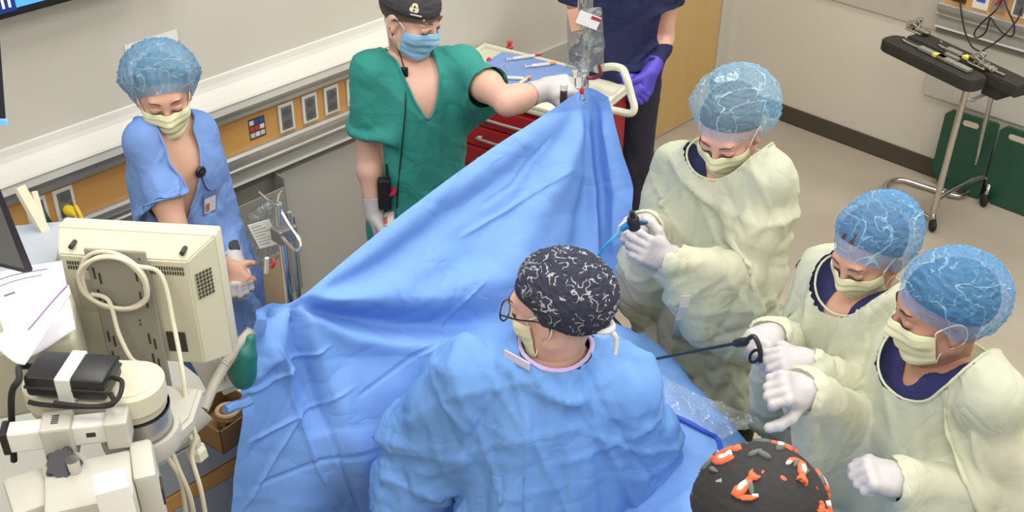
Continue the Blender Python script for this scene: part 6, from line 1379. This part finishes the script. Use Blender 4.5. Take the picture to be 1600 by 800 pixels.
ob('cable', tb([Fm @ Vector((.085, -.088, -.10)), A(170, 470, 1.80), A(185, 520, 1.77), A(205, 560, 1.74), A(222, 568, 1.74)], .0045, 8, 6), m_cordc, t, smooth=True)
bmt = text_bm('MEDICAL', .014, Fm @ Matrix.Translation((.155, -.0765, -.345)) @ Matrix.Rotation(PI / 2, 4, 'X')) if False else None
# lower mount neck behind the black power brick
t = thing('support_stand', 'cream jointed support arm carrying a black power supply', 'support', A(220, 700, 1.58))
Fa, La = LF(32, 604, 1.56, 250, 612)
za = -.03
poly = rr_poly(La, .12, .058, 12)
def ext(poly, z0, z1, F, bev=.008):
    bm = B(); lo = [bm.verts.new(F @ Vector((x, y, z0))) for x, y in poly]; hi = [bm.verts.new(F @ Vector((x, y, z1))) for x, y in poly]; n = len(lo); bm.faces.new(lo[::-1]); bm.faces.new(hi)
    for i in range(n): bm.faces.new((lo[i], lo[(i + 1) % n], hi[(i + 1) % n], hi[i]))
    if bev: bmesh.ops.bevel(bm, geom=[e for e in bm.edges if abs((F.inverted() @ e.verts[0].co).z - (F.inverted() @ e.verts[1].co).z) < 1e-4], offset=bev, segments=3, affect='EDGES')
    return bm
FA = Fa @ Matrix.Translation((La / 2, .02, 0))
ob('arm_shell', ext(poly, -.035, .004, FA, .0035), m_bge, t, smooth=True)
ob('arm_underside', ext([(x * .97, y * .95) for x, y in poly], -.052, -.033, FA, .003), m_bge2, t, smooth=True)
bm = ext([(x * .86, y * .72) for x, y in poly], .003, .010, FA, .003); ob('arm_recess', ext([(x * .88, y * .76) for x, y in poly], .002, .0055, FA, .001), mat('beige_recess', (214, 206, 178), .5), t, smooth=True)
FJ = FA @ Matrix.Translation((La / 2 - .060, 0, 0))
ob('joint_cylinder', lathe(B(), [(.058, -.105), (.060, -.10), (.060, -.052)], FJ, 32), m_metal, t, smooth=True)
ob('joint_collar', lathe(B(), [(.0615, -.056), (.0615, -.052)], FJ, 32), m_dark, t, smooth=True); ob('joint_collar', lathe(B(), [(.0612, -.103), (.0612, -.099)], FJ, 32), m_metal_d, t, smooth=True)
ob('joint_flange', lathe(B(), [(.05, -.155), (.070, -.145), (.074, -.125), (.070, -.105)], FJ, 36), m_putty, t, smooth=True)
bm = ext([(-.03, -.05), (.06, -.02), (.085, .04), (.08, .13), (.0, .14), (-.05, .04)], -.15, -.115, FJ, .008); ob('mount_plate', bm, m_putty, t, smooth=True)
# power supply
FP = Fa @ Matrix.Translation((.035, -.005, .008)) @ Matrix.Rotation(-.04, 4, 'Z'); t = thing('power_supply', 'black power supply brick strapped with white tape on the cream arm', 'power supply', FP.translation)
ob('brick', box((.0, -.040, .008), (.145, .040, .052), .007, FP), m_dark, t, smooth=True)
ob('seam_ridge', box((-.001, -.0412, .027), (.146, .0412, .032), .001, FP), mat('seam_black', (52, 50, 50), .5), t)
bm = B(); bx(bm, (.058, -.0425, .0), (.086, .0425, .0540), .003, FP); ob('tape_band', bm, mat('tape_white', (214, 212, 202), .55, var=.08, vscale=60), t)
bm = tube(B(), spline([FP @ Vector((.0, .01, .035)), FP @ Vector((-.03, .01, .033)), A(30, 592, 1.50), A(19, 612, 1.49), A(18, 650, 1.50), A(22, 720, 1.5)], 6), .006, 8)
tube(bm, spline([FP @ Vector((.145, .0, .03)), FP @ Vector((.165, -.01, .03)), FP @ Vector((.168, -.045, .02)), FP @ Vector((.14, -.056, .012)), FP @ Vector((.09, -.058, .008)), FP @ Vector((.03, -.055, .006)), FP @ Vector((.01, -.055, .010))], 6), .0045, 8); tube(bm, spline([FP @ Vector((.15, -.03, .02)), FP @ Vector((.16, -.05, .012)), FP @ Vector((.12, -.062, .014)), FP @ Vector((.06, -.060, .016))], 6), .0045, 8)
ob('power_cord', bm, m_rubber, t, smooth=True)
# accessory rail with clamp
Fr, Lr = LF(12, 684, 1.46, 195, 664)
t = thing('accessory_rail', 'white square accessory rail with a black end cap', 'rail', Fr.translation)
ob('rail_tube', box((0, -.018, -.022), (Lr, .018, .022), .004, Fr), m_white, t); ob('end_cap', box((-.008, -.020, -.024), (.006, .020, .024), .003, Fr), m_dark, t); ob('end_block', box((Lr - .03, -.03, -.03), (Lr + .01, .03, .03), .004, Fr), m_putty, t)
bm = B(); bx(bm, (Lr * .68, -.0185, -.004), (Lr * .76, -.018, .006), 0, Fr); ob('rail_marking', bm, m_slotd, t)
Fc_ = Fr @ Matrix.Translation((.085, 0, 0)); t = thing('rail_clamp', 'white rail clamp with a black star knob on the accessory rail', 'clamp', Fc_.translation)
ob('clamp_plate', box((-.025, -.028, -.05), (.028, .026, .030), .005, Fc_), m_putty, t); FKn = Fc_ @ Matrix.Translation((.012, -.055, -.03))
bm = ext([(.026 * math.cos(a) * (1 + .22 * math.cos(5 * a)), .026 * math.sin(a) * (1 + .22 * math.cos(5 * a))) for a in np.linspace(0, 2 * PI, 40, endpoint=False)], .0, .022, FKn @ Matrix.Rotation(.6, 4, 'X'), .004); ob('star_knob', bm, m_dark, t, smooth=True)
ob('clamp_body', lathe(B(), [(.034, -.05), (.036, -.04), (.036, 0)], FKn, 28), m_putty, t, smooth=True); ob('knob_screw', lathe(B(), [(.012, .0), (.012, .03)], FKn @ Matrix.Translation((.02, -.02, 0)), 14), m_chrome, t, smooth=True)
bm = text_bm('2080', .016, Fc_ @ Matrix.Translation((0, .0, .0302)) @ Matrix.Rotation(PI / 2, 4, 'Z')) if False else B(); 
for k in range(5): bx(bm, (-.006, -.012 + k * .005, .030), (.006, -.009 + k * .005, .0306), 0, Fc_)
ob('clamp_marking', bm, m_slotd, t)
# machine bodies below
def mach(name, lab, x0, y0, u, x1, y1, w, d, h, m, bev=.008, floor=True):
    F, L_ = LF(x0, y0, u, x1, y1); w = w or L_; t = thing(name, lab, 'medical device', F @ Vector((w / 2, -d / 2, -h)))
    if floor: h = F.translation.z; t.location.z = 0
    ob('housing', box((0, -d, -h), (w, 0, 0), bev, F), m, t, smooth=True)
    return t, F, w
t, F, w = mach('gas_module', 'cream module box at the very lower left corner', 2, 748, 1.40, 66, 726, .0, .10, .40, m_putty); ob('status_mark', box((w * .62, -.131, -.10), (w * .86, -.1295, -.07), 0, F), m_slotd, t)
t, F, w = mach('anaesthesia_module', 'large cream anaesthesia module with a sloping top under the accessory rail', 68, 728, 1.42, 204, 700, .0, .12, .40, m_putty)
ob('face_plate', box((.03, -.126, -.28), (.10, -.120, -.05), .003, F), mat('plate_olive', (168, 166, 138), .45), t)
for (x, z) in ((.05, -.09), (.065, -.15), (.055, -.21)): ob('port', lathe(B(), [(.010, -.176), (.012, -.184), (.006, -.19)], F @ Matrix.Translation((x, 0, z)) @ frame((1, 0, 0), (0, 0, 1), (0, -1, 0)) @ Matrix.Translation((0, 0, 0)) if False else F @ Matrix.Translation((x, -.12, z)) @ frame((1, 0, 0), (0, 0, 1), (0, -1, 0)) @ Matrix.Translation((0, 0, .17)), 16), m_white, t, smooth=True)
t, F, w = mach('white_box', 'white carton standing at the lower edge beside the cream module', 143, 742, 1.34, 196, 728, .0, .05, .30, m_white, .002)
t, F, w = mach('side_column', 'tall putty coloured column with small black latches beside the drawer unit', 200, 690, 1.48, 236, 682, .0, .10, .60, m_putty)
for k in range(3): ob('latch', box((w - .002, -.075, -.10 - k * .11), (w + .004, -.04, -.06 - k * .11), .002, F), m_slotd, t)
# drawer unit with orange stripe; front parallel to the wall
p0, p1 = Z(200, 722, .96), Z(372, 643, .96); y0 = (p0[1] + p1[1]) / 2; x0, x1 = p0[0], p1[0]; print('unit', p0, p1)
t = thing('drawer_unit', 'grey drawer unit with an orange stripe left of the tall drape', 'cabinet', ((x0 + x1) / 2, y0 + .2, 0)); x0 -= .45
m_unit = mat('unit_greyblue', (166, 170, 174), .45)
ob('carcass', box((x0, y0 + .004, .0), (x1, y0 + .42, .93), .004), m_unit, t); ob('worktop', box((x0 - .01, y0 - .01, .93), (x1 + .01, y0 + .43, .96), .005), m_putty, t)
ob('drawer_front', box((x0 + .005, y0 - .012, .805), (x1 - .005, y0 + .006, .925), .004), m_unit, t); ob('orange_stripe', box((x0 + .005, y0 - .014, .750), (x1 - .005, y0 + .006, .80), .003), m_wood, t); ob('drawer_front', box((x0 + .005, y0 - .012, .08), (x1 - .005, y0 + .006, .745), .004), m_unit, t)
# things on its worktop
q0 = Z(318, 640, 1.0); 
t = thing('open_carton', 'open brown carton with white flaps and a coiled fitting inside on the drawer unit', 'carton', (q0[0], q0[1], .96)); F = Matrix.Translation((q0[0] + .02, q0[1] - .06, .96)) @ Matrix.Rotation(.12, 4, 'Z')
bm = B(); 
for lo, hi in (((-.07, -.075, 0), (.07, .075, .004)), ((-.07, -.075, 0), (-.066, .075, .075)), ((.066, -.075, 0), (.07, .075, .075)), ((-.07, -.075, 0), (.07, -.071, .075)), ((-.07, .071, 0), (.07, .075, .075))): bx(bm, lo, hi, 0, F)
ob('carton_walls', bm, mat('carton_brown', (132, 98, 58), .8), t); ob('carton_flap', box((.07, -.075, .068), (.155, .075, .073), .001, F), m_bge, t); bm = B(); tube(bm, [F @ Vector((.02 + .03 * math.cos(a), .0 + .03 * math.sin(a), .03 + a * .002)) for a in np.linspace(0, 4 * PI, 40)], .007, 8); lathe(bm, [(.012, .0), (.018, .03), (.008, .05)], F @ Matrix.Translation((.02, 0, .02)), 14); ob('coiled_fitting', bm, mat('fitting_amber', (188, 158, 110), .4), t, smooth=True)
# scavenging tube and hose
t = thing('breathing_tube', 'thick grey ribbed breathing tube rising from the drawer unit', 'tube', Z(268, 686, 1.0))
ob('wide_section', tube(B(), [A(262, 690, 1.86), A(318, 640, 1.92)], .030, 18), m_putty, t, smooth=True); ob('narrow_section', tube(B(), spline([A(318, 640, 1.92), A(335, 600, 1.98), A(352, 570, 2.02), A(372, 540, 2.06), A(392, 518, 2.10)], 6), .0125, 12), mat('hose_grey', (172, 164, 148), .5), t, smooth=True)
bm = B()
for k in range(16): p = A(352, 570, 2.02) * (1 - k / 15) + A(392, 518, 2.10) * k / 15; q = nz(A(392, 518, 2.10) - A(352, 570, 2.02)); tube(bm, [p - q * .0012, p + q * .0012], .0142, 12)
ob('ribs', bm, MATS['hose_grey'], t, smooth=True)
pr = [ell(A(378, 575, 2.06), (.035, .035, .060), None, .02), cone(A(384, 548, 2.07), A(390, 530, 2.08), .022, .014, .03)]; V, F2 = Grid(pr, .006, .02).mesh(); V = V + normals_np(V, F2) * creases(V, .004, 20, 30, 70, 3)[:, None]; o = ob_np('breathing_bag', V, F2, mat('bag_teal', (24, 108, 96), .4, var=.1, vscale=20)); tag(o, 'limp dark teal breathing bag hanging by the left edge of the tall drape', 'breathing bag')
t = thing('paper_stack', 'slanted stack of light grey panels leaning beside the beige display', 'panel stack', A(320, 610, 1.98)); 
for k in range(3):
    F, L_ = LF(292 + k * 14, 556 + k * 4, 2.02 + k * .02, 330 + k * 14, 548 + k * 4); F = F @ Matrix.Rotation(-.25, 4, 'Y'); ob('panel', box((0, 0, -.12), (.05, .012, 0), .003, F), m_white if k % 2 else m_putty, t)
bm = B(); 
o = ob('blue_glove_box', tb([A(352, 640, 2.0), A(366, 634, 2.02), A(382, 630, 2.03), A(392, 624, 2.04)], .012, 8, 4), mat('latex_blue', (110, 154, 220), .6), smooth=True); o.name = 'drape_tail'; tag(o, 'rolled end of blue drape tucked behind the carton', 'drape end')
t = thing('cable_connector', 'cream connector block hanging on cords beside the open carton', 'connector', A(308, 712, 1.66)); F = frame(RT, -UP, FW, A(308, 712, 1.66)); ob('plug_body', lathe(B(), [(.010, -.045), (.012, -.04), (.012, -.02), (.020, -.012), (.022, .008), (.012, .012)], frame(RT, FW, -UP, A(308, 708, 1.66)), 6), m_bge, t)
ob('cord', tb([A(262, 690, 1.62), A(280, 735, 1.6), A(298, 780, 1.6), A(312, 860, 1.6)], .005, 8, 5), m_cordc, t, smooth=True); ob('cord', tb([A(246, 690, 1.62), A(262, 715, 1.6), A(285, 760, 1.6), A(296, 860, 1.6)], .005, 8, 5), m_cordc, t, smooth=True); ob('clip', box((-.012, -.012, -.02), (.012, .012, .02), .004, frame(RT, FW, UP, A(238, 740, 1.6))), m_bge, t)
# ---- screens and papers at the left edge
def panel_quad(name, lab, cat, pts, th, m, us, rim=None):
    P = [A(x, y, u) for (x, y), u in zip(pts, us)]; n = nz(np.cross(P[1] - P[0], P[-1] - P[0])); n = n if n @ FW > 0 else -n
    bm = B(); lo = [bm.verts.new(Vector(p)) for p in P]; hi = [bm.verts.new(Vector(p + n * th)) for p in P]; k = len(P); bm.faces.new(lo); bm.faces.new(hi[::-1])
    for i in range(k): bm.faces.new((lo[i], lo[(i + 1) % k], hi[(i + 1) % k], hi[i]))
    bmesh.ops.recalc_face_normals(bm, faces=bm.faces)
    if rim: bmesh.ops.bevel(bm, geom=list(bm.edges), offset=rim, segments=2, affect='EDGES')
    return bm, P, n
bm, P, n = panel_quad('x', '', '', [(-90, 0), (2, 40), (14, 195), (-90, 230)], .03, m_dark, (1.62, 1.75, 1.75, 1.62), .006)
t = thing('side_display', 'black display whose edge shows at the upper left border', 'display', P[3]); ob('casing', bm, m_dark, t, smooth=True)
ob('edge_light', box((-.012, -.004, -.006), (.004, .004, .004), .001, frame(RT, FW, UP, A(7, 190, 1.72))), mat('led_blue', (110, 170, 230), .3, emit=(110, 170, 230), es=.6), t)
bm, P, n = panel_quad('x', '', '', [(-70, 250), (-2, 285), (55, 425), (40, 428), (-70, 400)], .022, m_dark, (1.55, 1.62, 1.70, 1.68, 1.55), .004)
t = thing('charting_display', 'dark grey charting display seen edge on above the papers', 'display', P[3]); ob('casing', bm, mat('casing_plum', (56, 48, 52), .4), t, smooth=True)
bm, P, n = panel_quad('x', '', '', [(-70, 255), (-8, 300), (38, 420), (-70, 395)], .004, m_dark, (1.535, 1.60, 1.665, 1.535)); ob('back_shell', bm, mat('casing_grey', (104, 104, 98), .5), t)
for o in [x for x in t.children if x.name.startswith('back_shell')]: pass
# cream post pair behind
t = thing('chart_stand', 'cream and pink upright posts behind the papers', 'stand', A(80, 420, 2.0))
ob('post', tube(B(), [A(30, 292, 2.05), A(100, 415, 2.0)], .014, 4), m_bge, t); ob('post', tube(B(), [A(52, 300, 2.07), A(84, 410, 1.98)], .009, 4), mat('post_pink', (222, 192, 168), .5), t)
# grey cabinet side at far left
o = ob('monitor_shelf', box((-.30, -.01, -.25), (.085, .30, 0), .006, LF(0, 476, 1.75, 60, 470)[0]), m_unit); tag(o, 'grey equipment shelf under the papers at the left border', 'shelf')
F, L_ = LF(-60, 560, 1.60, 118, 528); o = ob('equipment_top', box((0, -.0, -.16), (L_, .16, 0), .01, F), m_bge2); tag(o, 'dull beige equipment top beneath the loose papers', 'equipment')
m_pap = mat('paper_cool', (236, 234, 240), .7)
def sheet(lab, corners, us, seed, lines=None):
    P = [A(x, y, u) for (x, y), u in zip(corners, us)]; n_ = 20; s = np.linspace(0, 1, n_)[:, None, None]; q = np.linspace(0, 1, n_)[None, :, None]
    G = (P[0] * (1 - q) + P[1] * q) * (1 - s) + (P[3] * (1 - q) + P[2] * q) * s; G[..., 2] += .012 * np.sin(s[..., 0] * 4 + seed) * np.sin(q[..., 0] * 3 + seed); G[..., 2] += np.linspace(0, .0, n_)[:, None]
    v, f = grid_mesh(G); t = thing('loose_paper', lab, 'paper', P[3]); ob_np('sheet', v, f, m_pap, t, solid=.001)
    for k, (a, b, r, m) in enumerate(lines or []):
        bm = B(); pts = []
        for w in np.linspace(0, 1, 12):
            ss, qq = a[0] * (1 - w) + b[0] * w, a[1] * (1 - w) + b[1] * w; i, j = ss * (n_ - 1), qq * (n_ - 1); i0, j0 = min(int(i), n_ - 2), min(int(j), n_ - 2); fi, fj = i - i0, j - j0
            pts.append(G[i0, j0] * (1 - fi) * (1 - fj) + G[i0 + 1, j0] * fi * (1 - fj) + G[i0, j0 + 1] * (1 - fi) * fj + G[i0 + 1, j0 + 1] * fi * fj + UP * .0008)
        tube(bm, pts, r, 5); ob('pen_line', bm, m, t)
m_ink = mat('ink_purple', (150, 100, 170), .6); m_ink2 = mat('ink_grey', (130, 126, 140), .6)
sheet('printed white sheet with grey writing lying highest on the paper pile', [(-20, 440), (95, 402), (120, 520), (20, 560)], (1.72, 1.78, 1.66, 1.60), 1, [((.10, .1), (.08, .8), .0012, m_ink2), ((.18, .12), (.15, .7), .0010, m_ink2), ((.3, .15), (.3, .3), .002, m_ink2)])
sheet('white sheet with a long purple pen stroke across it', [(-15, 540), (105, 440), (112, 462), (38, 568)], (1.60, 1.70, 1.69, 1.55), 2, [((.45, .35), (.55, .98), .0016, m_ink)])
# ================================================================== LIGHT AND CAMERA
def area(name, loc, sx, sy, power, col=(.97, .985, 1)):
    l = bpy.data.lights.new(name, 'AREA'); l.shape = 'RECTANGLE'; l.size = sx; l.size_y = sy; l.energy = power; l.color = col
    o = bpy.data.objects.new(name, l); COL.objects.link(o); o.location = loc; return o
i = 0
for lx in (-.4, 1.3, 3.0, 4.6):
    for ly in (-1.0, .7, 2.3):
        t = thing('ceiling_light', 'flush white ceiling troffer light above the room', 'ceiling light', (lx, ly, CZ - .03), group='ceiling troffers')
        ob('housing', box((lx - .31, ly - .61, CZ - .03), (lx + .31, ly + .61, CZ - .001), .004), m_white, t)
        ob('diffuser', box((lx - .28, ly - .58, CZ - .034), (lx + .28, ly + .58, CZ - .03)), mat('diffuser', (255, 250, 240), .5, emit=(255, 250, 240), es=1.0), t)
        area('troffer_lamp', (lx, ly, CZ - .05), .56, 1.16, 17); i += 1
w = bpy.data.worlds.new('world'); SC.world = w; w.use_nodes = True; w.node_tree.nodes['Background'].inputs[0].default_value = (1, 1, 1, 1); w.node_tree.nodes['Background'].inputs[1].default_value = .3
cd = bpy.data.cameras.new('camera'); cam = bpy.data.objects.new('camera', cd); COL.objects.link(cam); SC.camera = cam
cd.sensor_width = 36; cd.lens = 36 * FPX / 1600; cd.clip_start = .05; cd.clip_end = 60
cam.matrix_world = Matrix(((M[0, 0], M[0, 1], M[0, 2], 0), (M[1, 0], M[1, 1], M[1, 2], 0), (M[2, 0], M[2, 1], M[2, 2], HC), (0, 0, 0, 1)))
SC.view_settings.view_transform = 'Standard'; SC.view_settings.look = 'None'; SC.view_settings.gamma = 1; SC.view_settings.exposure = .12; SC.view_settings.use_curve_mapping = False
SC.cycles.use_denoising = True; SC.cycles.max_bounces = 8; SC.cycles.diffuse_bounces = 4; SC.cycles.transparent_max_bounces = 12; SC.cycles.sample_clamp_indirect = 4
try: SC.cycles.denoiser = 'OPENIMAGEDENOISE'
except Exception: pass
print('SCRIPT TIME', time.time() - T0)
